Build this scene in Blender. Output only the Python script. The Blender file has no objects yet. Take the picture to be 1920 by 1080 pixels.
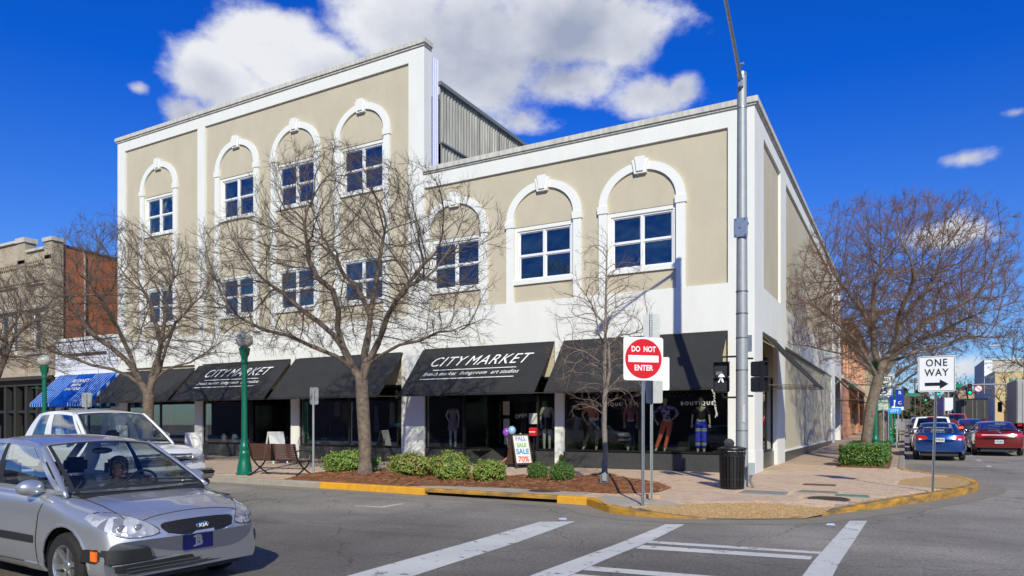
import bpy, bmesh, math, random
import numpy as np
from mathutils import Vector, Matrix
from mathutils.bvhtree import BVHTree
R = math.radians
C = bpy.context.scene.collection
scn = bpy.context.scene

# ------------------------------------------------------------------ camera, sky, sun, exposure
CAM = (3.698, -20.688, 1.6)
YAW = 29.18
cam_d = bpy.data.cameras.new("camera")
cam = bpy.data.objects.new("camera", cam_d)
C.objects.link(cam)
cam.location = CAM
cam.rotation_euler = (R(90), 0, R(YAW))
cam_d.sensor_width = 36
cam_d.lens = 36 * 1318 / 1920
cam_d.shift_y = 252 / 1920
cam_d.clip_start = 0.1
cam_d.clip_end = 3000
scn.camera = cam

SUN = Vector((0.457, -0.720, 0.522)).normalized()
sd = bpy.data.lights.new("sun", 'SUN')
sd.energy = 4.5
sd.angle = R(0.5)
sd.color = (1.0, 0.96, 0.76)
so = bpy.data.objects.new("sun", sd)
C.objects.link(so)
so.rotation_euler = SUN.to_track_quat('Z', 'Y').to_euler()

scn.view_settings.view_transform = 'Standard'
scn.view_settings.look = 'None'
scn.view_settings.exposure = 0.0
scn.view_settings.gamma = 1.0
scn.view_settings.use_curve_mapping = False

W = bpy.data.worlds.new("World")
scn.world = W
W.use_nodes = True
nt = W.node_tree
nt.nodes.clear()
def wn(t, **k):
    n = nt.nodes.new(t)
    for a, b in k.items():
        setattr(n, a, b)
    return n
def wl(a, b):
    nt.links.new(a, b)
def vm(op, a, b=None):
    n = wn('ShaderNodeVectorMath', operation=op)
    for i, v in enumerate((a, b)):
        if v is None: continue
        if isinstance(v, (tuple, list)): n.inputs[i].default_value = v
        else: wl(v, n.inputs[i])
    return n
def fm(op, a, b=None, clamp=False):
    n = wn('ShaderNodeMath', operation=op, use_clamp=clamp)
    for i, v in enumerate((a, b)):
        if v is None: continue
        if isinstance(v, (int, float)): n.inputs[i].default_value = v
        else: wl(v, n.inputs[i])
    return n.outputs[0]
sky = wn('ShaderNodeTexSky', sky_type='NISHITA')
sky.sun_disc = False
sky.sun_elevation = R(31.5)
sky.sun_rotation = math.atan2(SUN.x, SUN.y)
sky.air_density = 1.0
sky.dust_density = 0.25
sky.ozone_density = 3.0
tint = wn('ShaderNodeMix', data_type='RGBA', blend_type='MULTIPLY')
tint.inputs[0].default_value = 1
wl(sky.outputs[0], tint.inputs[6])
tc = wn('ShaderNodeTexCoord')
sep = wn('ShaderNodeSeparateXYZ')
wl(tc.outputs['Generated'], sep.inputs[0])
# deep polarised blue of the air, fading paler to the horizon all round
hz = wn('ShaderNodeMapRange')
hz.inputs[1].default_value = 0.0; hz.inputs[2].default_value = 0.42
wl(sep.outputs[2], hz.inputs[0])
tcol = wn('ShaderNodeMix', data_type='RGBA')
tcol.inputs[6].default_value = (0.62, 0.84, 1.1, 1)
tcol.inputs[7].default_value = (0.03, 0.50, 1.62, 1)
wl(hz.outputs[0], tcol.inputs[0])
wl(tcol.outputs[2], tint.inputs[7])
bg1 = wn('ShaderNodeBackground')
wl(tint.outputs[2], bg1.inputs[0])
bg1.inputs[1].default_value = 0.10
az = fm('ARCTAN2', sep.outputs[0], sep.outputs[1])
el = fm('ARCSINE', sep.outputs[2])
ae = wn('ShaderNodeCombineXYZ')
wl(az, ae.inputs[0]); wl(el, ae.inputs[1])
# cumulus heaps: azimuth and elevation in degrees, half-widths, weight
CL = [(-52.2, 24.1, 4.1, 3.0, 1), (-48.4, 27.0, 5.0, 2.8, 1), (-44.1, 25.9, 4.9, 2.6, 1), (-54.0, 21.7, 2.7, 1.9, 0.95), (-37.8, 28.8, 5.9, 3.6, 1.1), (-32.2, 27.7, 8.7, 5.1, 1.15), (-24.8, 29.0, 8.2, 4.0, 1.15), (-24.4, 25.9, 7.3, 2.6, 1), (-20.1, 28.4, 4.2, 3.3, 1.05), (-18.6, 24.5, 5.0, 2.0, 1.0), (-15.7, 24.8, 2.3, 1.5, 0.9), (-28.3, 23.3, 5.2, 1.8, 0.8), (-57.1, 22.8, 1.5, 1.1, 0.62), (3.5, 17.5, 3.7, 1.3, 0.52), (2.4, 12.6, 4.7, 2.1, 0.72), (6.5, 19.7, 2.3, 0.9, 0.4), (3.0, 3.7, 3.7, 1.5, 0.62), (-40.3, 23.8, 12.6, 2.5, 0.8),
      (40, 24, 16, 7, .8), (75, 14, 14, 5, .7), (112, 30, 16, 8, .8), (150, 16, 18, 6, .7), (-110, 18, 14, 6, .8), (-88, 46, 16, 8, .8)]
acc = None
for a, e, ra, re, w in CL:
    s = vm('SUBTRACT', ae.outputs[0], (R(a), R(e), 0))
    m = vm('MULTIPLY', s.outputs[0], (1 / R(ra), 1 / R(re), 0))
    l = vm('LENGTH', m.outputs[0])
    v = fm('SUBTRACT', w, l.outputs['Value'])
    acc = v if acc is None else fm('SMOOTH_MAX', acc, v)
for n in nt.nodes:
    if n.type == 'MATH' and n.operation == 'SMOOTH_MAX': n.inputs[2].default_value = 0.12
def noise(scale, detail, rough, off=(0, 0, 0), sc=(1, 1, 1.5)):
    mp = wn('ShaderNodeMapping')
    mp.inputs[1].default_value = off
    mp.inputs[3].default_value = sc
    wl(tc.outputs['Generated'], mp.inputs[0])
    n = wn('ShaderNodeTexNoise')
    n.inputs['Scale'].default_value = scale
    n.inputs['Detail'].default_value = detail
    n.inputs['Roughness'].default_value = rough
    wl(mp.outputs[0], n.inputs['Vector'])
    return n.outputs[0]
n1 = noise(5.2, 10, 0.60)
n2 = noise(6.0, 5, 0.5, (0.035, -0.055, 0.075))
n3 = noise(3.1, 3, 0.5, (3, 1, 2))
n4 = noise(17.0, 8, 0.62, (1, 2, 3))
dens = fm('ADD', fm('ADD', acc, fm('MULTIPLY', fm('SUBTRACT', n1, 0.49), 1.9)), fm('MULTIPLY', fm('SUBTRACT', n4, 0.5), 0.75))
mask = wn('ShaderNodeMapRange', interpolation_type='SMOOTHSTEP')
wl(dens, mask.inputs[0])
mask.inputs[1].default_value = 0.0
mask.inputs[2].default_value = 0.56
# light side minus shade side of the billows, plus grey bellies where the cloud is thick
lit = fm('ADD', fm('MULTIPLY', fm('SUBTRACT', n1, n2), 2.2), fm('MULTIPLY', fm('SUBTRACT', n4, 0.5), 0.55))
thick = wn('ShaderNodeMapRange'); wl(fm('ADD', dens, fm('MULTIPLY', fm('SUBTRACT', n3, 0.5), 1.6)), thick.inputs[0])
thick.inputs[1].default_value = 0.12; thick.inputs[2].default_value = 1.1
shade = fm('ADD', fm('SUBTRACT', 0.88, fm('MULTIPLY', thick.outputs[0], 0.50)), lit, clamp=True)
ccol = wn('ShaderNodeMix', data_type='RGBA')
ccol.inputs[6].default_value = (0.38, 0.43, 0.58, 1)
ccol.inputs[7].default_value = (0.90, 0.92, 0.97, 1)
wl(shade, ccol.inputs[0])
bg2 = wn('ShaderNodeBackground')
wl(ccol.outputs[2], bg2.inputs[0])
bg2.inputs[1].default_value = 0.92
mx = wn('ShaderNodeMixShader')
wl(mask.outputs[0], mx.inputs[0]); wl(bg1.outputs[0], mx.inputs[1]); wl(bg2.outputs[0], mx.inputs[2])
out = wn('ShaderNodeOutputWorld')
wl(mx.outputs[0], out.inputs[0])

# ------------------------------------------------------------------ materials
MATS = {}
def mat(name, col, rough=0.8, metal=0.0, var=0.0, vs=6.0, bump=0.0, bs=40.0, col2=None, coat=0.0, spec=0.5, emis=None, es=0.0, stretch=None):
    """principled material; var mixes towards col2 (or darker) by noise of scale vs; bump by noise of scale bs"""
    if name in MATS: return MATS[name]
    m = bpy.data.materials.new(name)
    m.use_nodes = True
    t = m.node_tree
    b = t.nodes['Principled BSDF']
    b.inputs['Base Color'].default_value = (*col, 1)
    b.inputs['Roughness'].default_value = rough
    b.inputs['Metallic'].default_value = metal
    b.inputs['Specular IOR Level'].default_value = spec
    if coat:
        b.inputs['Coat Weight'].default_value = coat
        b.inputs['Coat Roughness'].default_value = 0.04
    if emis:
        b.inputs['Emission Color'].default_value = (*emis, 1)
        b.inputs['Emission Strength'].default_value = es
    if var or bump:
        g = t.nodes.new('ShaderNodeNewGeometry')
        vec = g.outputs['Position']
        if stretch:
            mp = t.nodes.new('ShaderNodeMapping')
            mp.inputs[3].default_value = stretch
            t.links.new(vec, mp.inputs[0]); vec = mp.outputs[0]
    if var:
        n = t.nodes.new('ShaderNodeTexNoise')
        n.inputs['Scale'].default_value = vs
        n.inputs['Detail'].default_value = 8
        n.inputs['Roughness'].default_value = 0.62
        t.links.new(vec, n.inputs['Vector'])
        rp = t.nodes.new('ShaderNodeMapRange')
        rp.inputs[1].default_value = 0.32; rp.inputs[2].default_value = 0.68
        rp.inputs[4].default_value = var
        t.links.new(n.outputs[0], rp.inputs[0])
        mi = t.nodes.new('ShaderNodeMix'); mi.data_type = 'RGBA'
        mi.inputs[6].default_value = (*col, 1)
        c2 = col2 or tuple(c * 0.45 for c in col)
        mi.inputs[7].default_value = (*c2, 1)
        t.links.new(rp.outputs[0], mi.inputs[0])
        t.links.new(mi.outputs[2], b.inputs['Base Color'])
    if bump:
        n = t.nodes.new('ShaderNodeTexNoise')
        n.inputs['Scale'].default_value = bs
        n.inputs['Detail'].default_value = 5
        t.links.new(vec, n.inputs['Vector'])
        bp = t.nodes.new('ShaderNodeBump')
        bp.inputs['Strength'].default_value = min(1, bump)
        bp.inputs['Distance'].default_value = 0.01 * max(1, bump)
        t.links.new(n.outputs[0], bp.inputs['Height'])
        t.links.new(bp.outputs[0], b.inputs['Normal'])
    MATS[name] = m
    return m

def glassmat(name, tintc=(0.8, 0.85, 0.85), refl=0.5, rough=0.0, base=0.06, wave=0.0):
    if name in MATS: return MATS[name]
    m = bpy.data.materials.new(name); m.use_nodes = True
    t = m.node_tree; t.nodes.clear()
    tr = t.nodes.new('ShaderNodeBsdfTransparent'); tr.inputs[0].default_value = (*tintc, 1)
    gl = t.nodes.new('ShaderNodeBsdfGlossy'); gl.inputs['Roughness'].default_value = rough
    gl.inputs[0].default_value = (1, 1, 1, 1)
    if wave:
        g = t.nodes.new('ShaderNodeNewGeometry'); n = t.nodes.new('ShaderNodeTexNoise'); n.inputs['Scale'].default_value = 1.1; n.inputs['Detail'].default_value = 2
        t.links.new(g.outputs['Position'], n.inputs['Vector']); bp = t.nodes.new('ShaderNodeBump'); bp.inputs['Strength'].default_value = wave; bp.inputs['Distance'].default_value = .12
        t.links.new(n.outputs[0], bp.inputs['Height']); t.links.new(bp.outputs[0], gl.inputs['Normal'])
    lw = t.nodes.new('ShaderNodeLayerWeight'); lw.inputs[0].default_value = 0.35
    mr = t.nodes.new('ShaderNodeMapRange'); mr.inputs[3].default_value = base; mr.inputs[4].default_value = base + refl
    t.links.new(lw.outputs['Fresnel'], mr.inputs[0])
    mx_ = t.nodes.new('ShaderNodeMixShader')
    t.links.new(mr.outputs[0], mx_.inputs[0]); t.links.new(tr.outputs[0], mx_.inputs[1]); t.links.new(gl.outputs[0], mx_.inputs[2])
    o = t.nodes.new('ShaderNodeOutputMaterial'); t.links.new(mx_.outputs[0], o.inputs[0])
    MATS[name] = m
    return m

def brickmat(name, c1, c2, mortar, bw=0.22, bh=0.075, axis='xz', ms=0.012, rough=0.9, soot=0.35, sootcol=(0.08, 0.07, 0.06)):
    if name in MATS: return MATS[name]
    m = bpy.data.materials.new(name); m.use_nodes = True
    t = m.node_tree; b = t.nodes['Principled BSDF']; b.inputs['Roughness'].default_value = rough
    g = t.nodes.new('ShaderNodeNewGeometry')
    s = t.nodes.new('ShaderNodeSeparateXYZ'); t.links.new(g.outputs['Position'], s.inputs[0])
    cb = t.nodes.new('ShaderNodeCombineXYZ')
    t.links.new(s.outputs['XYZ'.index(axis[0].upper())], cb.inputs[0]); t.links.new(s.outputs['XYZ'.index(axis[1].upper())], cb.inputs[1])
    br = t.nodes.new('ShaderNodeTexBrick')
    br.inputs['Scale'].default_value = 1
    br.inputs['Brick Width'].default_value = bw; br.inputs['Row Height'].default_value = bh
    br.inputs['Mortar Size'].default_value = ms; br.inputs['Color1'].default_value = (*c1, 1)
    br.inputs['Color2'].default_value = (*c2, 1); br.inputs['Mortar'].default_value = (*mortar, 1)
    t.links.new(cb.outputs[0], br.inputs['Vector'])
    n = t.nodes.new('ShaderNodeTexNoise'); n.inputs['Scale'].default_value = 0.9; n.inputs['Detail'].default_value = 9
    t.links.new(g.outputs['Position'], n.inputs['Vector'])
    mr = t.nodes.new('ShaderNodeMapRange'); mr.inputs[1].default_value = .4; mr.inputs[2].default_value = .7; mr.inputs[4].default_value = soot
    t.links.new(n.outputs[0], mr.inputs[0])
    mi = t.nodes.new('ShaderNodeMix'); mi.data_type = 'RGBA'
    t.links.new(mr.outputs[0], mi.inputs[0]); t.links.new(br.outputs[0], mi.inputs[6]); mi.inputs[7].default_value = (*sootcol, 1)
    t.links.new(mi.outputs[2], b.inputs['Base Color'])
    bp = t.nodes.new('ShaderNodeBump'); bp.inputs['Distance'].default_value = 0.01; bp.inputs['Strength'].default_value = 0.7; bp.invert = True
    t.links.new(br.outputs['Fac'], bp.inputs['Height']); t.links.new(bp.outputs[0], b.inputs['Normal'])
    MATS[name] = m
    return m

# ------------------------------------------------------------------ mesh helpers
class MB:
    def __init__(s): s.v = []; s.f = []; s.m = []; s.cur = 0
    def add(s, vs, fs):
        o = len(s.v); s.v.extend(vs); s.f.extend([tuple(i + o for i in f) for f in fs]); s.m.extend([s.cur] * len(fs)); return s
    def box(s, x0, x1, y0, y1, z0, z1):
        return s.add([(x0, y0, z0), (x1, y0, z0), (x1, y1, z0), (x0, y1, z0), (x0, y0, z1), (x1, y0, z1), (x1, y1, z1), (x0, y1, z1)],
                     [(0, 3, 2, 1), (4, 5, 6, 7), (0, 1, 5, 4), (1, 2, 6, 5), (2, 3, 7, 6), (3, 0, 4, 7)])
    def hexa(s, b, t):   # bottom 4 and top 4 corners, same winding
        return s.add(list(b) + list(t), [(0, 3, 2, 1), (4, 5, 6, 7), (0, 1, 5, 4), (1, 2, 6, 5), (2, 3, 7, 6), (3, 0, 4, 7)])
    def bbox(s, x0, x1, y0, y1, z0, z1, r=0.02):   # box with chamfered edges
        cx, cy, cz = (x0 + x1) / 2, (y0 + y1) / 2, (z0 + z1) / 2
        bm = bmesh.new(); bmesh.ops.create_cube(bm, size=1)
        for v in bm.verts: v.co = Vector((cx + v.co.x * (x1 - x0), cy + v.co.y * (y1 - y0), cz + v.co.z * (z1 - z0)))
        bmesh.ops.bevel(bm, geom=bm.edges[:], offset=r, segments=2, affect='EDGES')
        bm.verts.index_update()
        s.add([tuple(v.co) for v in bm.verts], [tuple(v.index for v in f.verts) for f in bm.faces]); bm.free(); return s
    def tube(s, pts, rad, n=8, cap=True, flat=1.0):
        pts = [Vector(p) for p in pts]
        if not isinstance(rad, (list, tuple)): rad = [rad] * len(pts)
        vs = []; fs = []
        up = None
        for i, p in enumerate(pts):
            d = (pts[min(i + 1, len(pts) - 1)] - pts[max(i - 1, 0)])
            if d.length < 1e-9: d = Vector((0, 0, 1))
            d.normalize()
            if up is None: up = Vector((0, 0, 1)) if abs(d.z) < 0.9 else Vector((1, 0, 0))
            a = d.cross(up).normalized(); b = a.cross(d).normalized(); up = b
            for k in range(n):
                t = 2 * math.pi * k / n
                vs.append(tuple(p + a * (math.cos(t) * rad[i]) + b * (math.sin(t) * rad[i] * flat)))
        for i in range(len(pts) - 1):
            for k in range(n):
                k2 = (k + 1) % n
                fs.append((i * n + k, i * n + k2, (i + 1) * n + k2, (i + 1) * n + k))
        if cap:
            fs.append(tuple(range(n - 1, -1, -1))); fs.append(tuple((len(pts) - 1) * n + k for k in range(n)))
        return s.add(vs, fs)
    def lathe(s, prof, n=20, c=(0, 0, 0), axis='z', cap=True):
        vs = []; fs = []
        for r, z in prof:
            for k in range(n):
                t = 2 * math.pi * k / n
                x, y = r * math.cos(t), r * math.sin(t)
                p = {'z': (x, y, z), 'y': (x, z, -y), 'x': (z, x, y)}[axis]
                vs.append((p[0] + c[0], p[1] + c[1], p[2] + c[2]))
        for i in range(len(prof) - 1):
            for k in range(n):
                k2 = (k + 1) % n
                fs.append((i * n + k, i * n + k2, (i + 1) * n + k2, (i + 1) * n + k))
        if cap:
            if prof[0][0] > 1e-4: fs.append(tuple(range(n - 1, -1, -1)))
            if prof[-1][0] > 1e-4: fs.append(tuple((len(prof) - 1) * n + k for k in range(n)))
        return s.add(vs, fs)
    def prism(s, poly, d0, d1, axis='y'):   # poly in the plane normal to axis, extruded d0..d1
        n = len(poly)
        def P3(a, b, d): return {'y': (a, d, b), 'x': (d, a, b), 'z': (a, b, d)}[axis]
        vs = [P3(a, b, d0) for a, b in poly] + [P3(a, b, d1) for a, b in poly]
        fs = [tuple(range(n)), tuple(range(2 * n - 1, n - 1, -1))] + [(i, n + i, n + (i + 1) % n, (i + 1) % n) for i in range(n)]
        return s.add(vs, fs)
    def grid(s, fn, nu, nv):
        vs = [tuple(fn(i / nu, j / nv)) for i in range(nu + 1) for j in range(nv + 1)]
        fs = [(i * (nv + 1) + j, (i + 1) * (nv + 1) + j, (i + 1) * (nv + 1) + j + 1, i * (nv + 1) + j + 1) for i in range(nu) for j in range(nv)]
        return s.add(vs, fs)
    def ball(s, c, r, n=14, m=9, sc=(1, 1, 1)):
        pr = []
        vs = []; fs = []
        for i in range(m + 1):
            ph = math.pi * i / m
            for k in range(n):
                t = 2 * math.pi * k / n
                vs.append((c[0] + r * sc[0] * math.sin(ph) * math.cos(t), c[1] + r * sc[1] * math.sin(ph) * math.sin(t), c[2] + r * sc[2] * math.cos(ph)))
        for i in range(m):
            for k in range(n):
                k2 = (k + 1) % n
                fs.append((i * n + k, (i + 1) * n + k, (i + 1) * n + k2, i * n + k2))
        return s.add(vs, fs)
    def build(s, name, mats, parent=None, smooth=False, world=False, fix=True, label=None, kind=None):
        me = bpy.data.meshes.new(name)
        me.from_pydata(s.v, [], s.f)
        if not isinstance(mats, (list, tuple)): mats = [mats]
        for m in mats: me.materials.append(m)
        if len(mats) > 1: me.polygons.foreach_set('material_index', s.m)
        if fix and len(s.f) < 60000:
            bm = bmesh.new(); bm.from_mesh(me)
            bmesh.ops.recalc_face_normals(bm, faces=bm.faces[:])
            bm.to_mesh(me); bm.free()
        if smooth: me.polygons.foreach_set('use_smooth', [True] * len(me.polygons))
        if smooth == 'auto':
            me.polygons.foreach_set('use_smooth', [True] * len(me.polygons))
            me.set_sharp_from_angle(angle=R(35))
        me.update()
        o = bpy.data.objects.new(name, me)
        C.objects.link(o)
        if parent is not None:
            o.parent = parent
            if world and parent.parent is None: o.location = -Vector(parent.location)
        if label: o['label'] = label
        if kind: o['kind'] = kind
        return o

def thing(name, label, cat, loc=(0, 0, 0), rz=0.0, group=None):
    o = bpy.data.objects.new(name, None)
    C.objects.link(o); o.location = loc; o.rotation_euler = (0, 0, rz); o.empty_display_size = 0.2
    o['label'] = label; o['category'] = cat
    if group: o['group'] = group
    return o
def tag(o, label, cat, group=None):
    o['label'] = label; o['category'] = cat
    if group: o['group'] = group
    return o
def place(o, loc, rz=0.0, parent=None):
    o.location = loc; o.rotation_euler = (0, 0, rz); return o
def text(body, size, m, parent, loc, rot, name='lettering', ext=0.002, sx=1.0, shear=0.0, bold=0.0, align='CENTER', sp=1.0):
    cu = bpy.data.curves.new(name, 'FONT')
    cu.body = body; cu.size = size; cu.extrude = ext; cu.shear = shear; cu.offset = bold
    cu.align_x = align; cu.align_y = 'CENTER'; cu.space_character = sp; cu.resolution_u = 3
    cu.materials.append(m)
    tmp = bpy.data.objects.new('tmp', cu)
    me = bpy.data.meshes.new_from_object(tmp)
    bpy.data.objects.remove(tmp); bpy.data.curves.remove(cu)
    me.name = name
    o = bpy.data.objects.new(name, me)
    C.objects.link(o); o.location = loc; o.rotation_euler = rot; o.scale = (sx, 1, 1)
    if parent is not None: o.parent = parent
    return o
def copy_tree(o, parent=None):
    c = o.copy(); C.objects.link(c)
    if parent is not None: c.parent = parent
    for ch in list(o.children): copy_tree(ch, c)
    return c
def gz(y): return 0.010 * max(0.0, y)   # the side street climbs gently

# colours that more than one thing shares
white_stucco = mat('white_stucco', (0.77, 0.77, 0.74), 0.9, var=0.34, vs=2.0, col2=(0.62, 0.61, 0.56), bump=0.6, bs=50, stretch=(1, 1, .3))
white_trim = mat('white_trim', (0.78, 0.78, 0.75), 0.8, var=0.10, vs=2.5, col2=(0.62, 0.61, 0.57), bump=0.25, bs=60)
tan_stucco = mat('tan_stucco', (0.545, 0.485, 0.365), 0.92, var=0.5, vs=1.3, col2=(0.44, 0.395, 0.30), bump=0.6, bs=60, stretch=(1, 1, .6))
coping = mat('weathered_coping', (0.66, 0.64, 0.58), 0.9, var=0.75, vs=2.6, col2=(0.33, 0.32, 0.29), bump=0.4, bs=30, stretch=(3, 3, 0.4))
vinyl = mat('white_vinyl', (0.80, 0.80, 0.80), 0.4, var=0.08, vs=3)
dark_stone = mat('dark_granite', (0.048, 0.050, 0.054), 0.32, var=0.5, vs=14, col2=(0.085, 0.082, 0.08), bump=0.1, bs=90)
black_metal = mat('black_metal', (0.012, 0.012, 0.014), 0.4, var=0.2, vs=9)
black_fabric = mat('black_canvas', (0.020, 0.020, 0.021), 0.85, var=0.5, vs=2.2, col2=(0.034, 0.034, 0.036), bump=0.3, bs=120)
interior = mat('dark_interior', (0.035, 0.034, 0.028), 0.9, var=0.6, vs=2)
glass_shop = glassmat('shop_glass', (0.90, 0.93, 0.91), 0.55, base=0.035)
glass_upper = glassmat('window_glass', (0.55, 0.60, 0.62), 0.6, base=0.10, wave=.5)
galv = mat('galvanised_steel', (0.42, 0.45, 0.47), 0.38, metal=0.75, var=0.5, vs=18, col2=(0.25, 0.28, 0.30), bump=0.1, bs=60)
galv_dull = mat('dull_galvanised', (0.36, 0.38, 0.39), 0.55, metal=0.35, var=0.4, vs=7, col2=(0.22, 0.24, 0.25))
sign_white = mat('sign_white', (0.80, 0.82, 0.84), 0.35, var=0.06, vs=6)
sign_black = mat('sign_black', (0.01, 0.01, 0.01), 0.4)
sign_red = mat('sign_red', (0.62, 0.006, 0.012), 0.35, var=0.1, vs=5, col2=(0.5, 0.01, 0.015))
sign_green = mat('sign_green', (0.0, 0.22, 0.12), 0.4)
sign_blue = mat('sign_blue', (0.005, 0.04, 0.36), 0.4)

# ================================================================== BUILDINGS
def holed(mb, a0, a1, z0, z1, holes, d0, d1, side=False):
    """a slab between depths d0 and d1 with rectangular holes (a0,a1,z0,z1), built as butted blocks"""
    xs = sorted({a0, a1, *[h[0] for h in holes], *[h[1] for h in holes]})
    for i in range(len(xs) - 1):
        xa, xb = xs[i], xs[i + 1]
        if xb <= a0 or xa >= a1: continue
        zs = sorted([(h[2], h[3]) for h in holes if h[0] <= xa + 1e-6 and h[1] >= xb - 1e-6])
        z = z0
        for lo, hi in zs + [(z1, z1)]:
            if lo > z + 1e-6:
                if side: mb.box(d0, d1, xa, xb, z, lo)
                else: mb.box(xa, xb, d0, d1, z, lo)
            z = hi
    return mb

def sash_window(b, cx, zb, zt, w, y=0.10, front=True, glass=None, fm_=None):
    """white vinyl twin double-hung window with four panes"""
    fm_ = fm_ or vinyl
    m = MB(); x0, x1 = cx - w / 2, cx + w / 2
    t = 0.055
    m.box(x0, x0 + t, y, y + .12, zb, zt); m.box(x1 - t, x1, y, y + .12, zb, zt)
    m.box(x0 + t, x1 - t, y, y + .12, zt - t, zt); m.box(x0 + t, x1 - t, y, y + .12, zb, zb + t)
    m.box(cx - .042, cx + .042, y, y + .12, zb + t, zt - t)
    zm = (zb + zt) / 2
    for sx0, sx1 in ((x0 + t, cx - .042), (cx + .042, x1 - t)):
        m.box(sx0, sx1, y + .03, y + .11, zm - .024, zm + .024)
        for z0, z1, dy in ((zb + t, zm - .024, .06), (zm + .024, zt - t, .035)):
            m.box(sx0, sx0 + .028, y + dy, y + dy + .04, z0, z1); m.box(sx1 - .028, sx1, y + dy, y + dy + .04, z0, z1)
            m.box(sx0 + .035, sx1 - .028, y + dy, y + dy + .04, z0, z0 + .028); m.box(sx0 + .035, sx1 - .028, y + dy, y + dy + .04, z1 - .028, z1)
    f = m.build('window', fm_, b, world=True)
    for sx0, sx1 in ((x0 + t, cx - .042), (cx + .042, x1 - t)):
        for z0, z1, dy in ((zb + t, zm - .024, .08), (zm + .024, zt - t, .055)):
            MB().box(sx0 + .028, sx1 - .028, y + dy, y + dy + .006, z0 + .028, z1 - .028).build('pane', glass or glass_upper, f)
    return f

def arch_trim(b, cx, zs, ri=1.1, ro=1.375, rz=1.2):
    m = MB(); n = 28
    for i in range(n):
        a0, a1 = math.pi * i / n, math.pi * (i + 1) / n
        q = []
        for a, r, k in ((a0, ri, rz - .24), (a0, ro, rz), (a1, ro, rz), (a1, ri, rz - .24)):
            q.append((cx + r * math.cos(a), zs + k * math.sin(a)))
        m.prism(q, 0.0, .078, 'y')
    m.build('arch', white_trim, b, world=True)
    k = MB()
    k.prism([(cx - .10, zs + rz - .30), (cx + .10, zs + rz - .30), (cx + .16, zs + rz + .14), (cx - .16, zs + rz + .14)], -.09, -.002, 'y')
    k.prism([(cx - .19, zs + rz - .36), (cx + .19, zs + rz - .36), (cx + .27, zs + rz + .07), (cx - .27, zs + rz + .07)], -.045, .076, 'y')
    k.build('keystone', white_trim, b, world=True)
    for s in (-1, 1):
        a, c = sorted((cx + s * (ri - .03), cx + s * (ro + .035)))
        MB().box(a, c, -.03, .076, zs - .23, zs).build('impost', white_trim, b, world=True)

def pilasters(b, cx, z0, z1, ri=1.1, ro=1.375):
    for s in (-1, 1):
        a, c = sorted((cx + s * ri, cx + s * ro))
        MB().box(a, c, 0.002, .076, z0, z1).build('pilaster', white_trim, b, world=True)
def sill(b, cx, z, w=2.2):
    MB().box(cx - w / 2, cx + w / 2, 0.006, .2, z - .12, z + .03).build('window_sill', white_trim, b, world=True)

FZ = 0.15   # pavement level
def tiles(b, x0, x1, z0=FZ, z1=.65, y=.0, n=None, side=False):
    n = n or max(1, round(abs(x1 - x0) / 1.3))
    for i in range(n):
        a, c = x0 + (x1 - x0) * i / n + .004, x0 + (x1 - x0) * (i + 1) / n - .004
        m = MB()
        if side: m.box(y - .12, y, a, c, z0, z1)
        else: m.box(a, c, y, y + .12, z0, z1)
        m.build('stone_tile', dark_stone, b, world=True)

def shop_glass(b, pts, z0=.68, z1=3.1, name='display_window', gname='pane'):
    """black framed panes along a plan polyline"""
    m = MB()
    panes = []
    for (xa, ya), (xb, yb) in zip(pts[:-1], pts[1:]):
        d = Vector((xb - xa, yb - ya, 0)).normalized(); nn = Vector((-d.y, d.x, 0)) * .03
        A = Vector((xa, ya, 0)); B = Vector((xb, yb, 0))
        def bar(p, q, za, zb):
            m.hexa([tuple(p - nn + Vector((0, 0, za))), tuple(q - nn + Vector((0, 0, za))), tuple(q + nn + Vector((0, 0, za))), tuple(p + nn + Vector((0, 0, za)))],
                   [tuple(p - nn + Vector((0, 0, zb))), tuple(q - nn + Vector((0, 0, zb))), tuple(q + nn + Vector((0, 0, zb))), tuple(p + nn + Vector((0, 0, zb)))])
        bar(A, A + d * .05, z0, z1); bar(B - d * .05, B, z0, z1)
        bar(A + d * .05, B - d * .05, z0, z0 + .05); bar(A + d * .05, B - d * .05, z1 - .06, z1)
        panes.append((A + d * .05, B - d * .05, nn * .1))
    f = m.build(name, black_metal, b, world=True)
    for A, B, q in panes:
        p = MB(); za, zb = z0 + .05, z1 - .06
        p.hexa([tuple(A - q + Vector((0, 0, za))), tuple(B - q + Vector((0, 0, za))), tuple(B + q + Vector((0, 0, za))), tuple(A + q + Vector((0, 0, za)))],
               [tuple(A - q + Vector((0, 0, zb))), tuple(B - q + Vector((0, 0, zb))), tuple(B + q + Vector((0, 0, zb))), tuple(A + q + Vector((0, 0, zb)))])
        p.build(gname, glass_shop, f)
    return f

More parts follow.
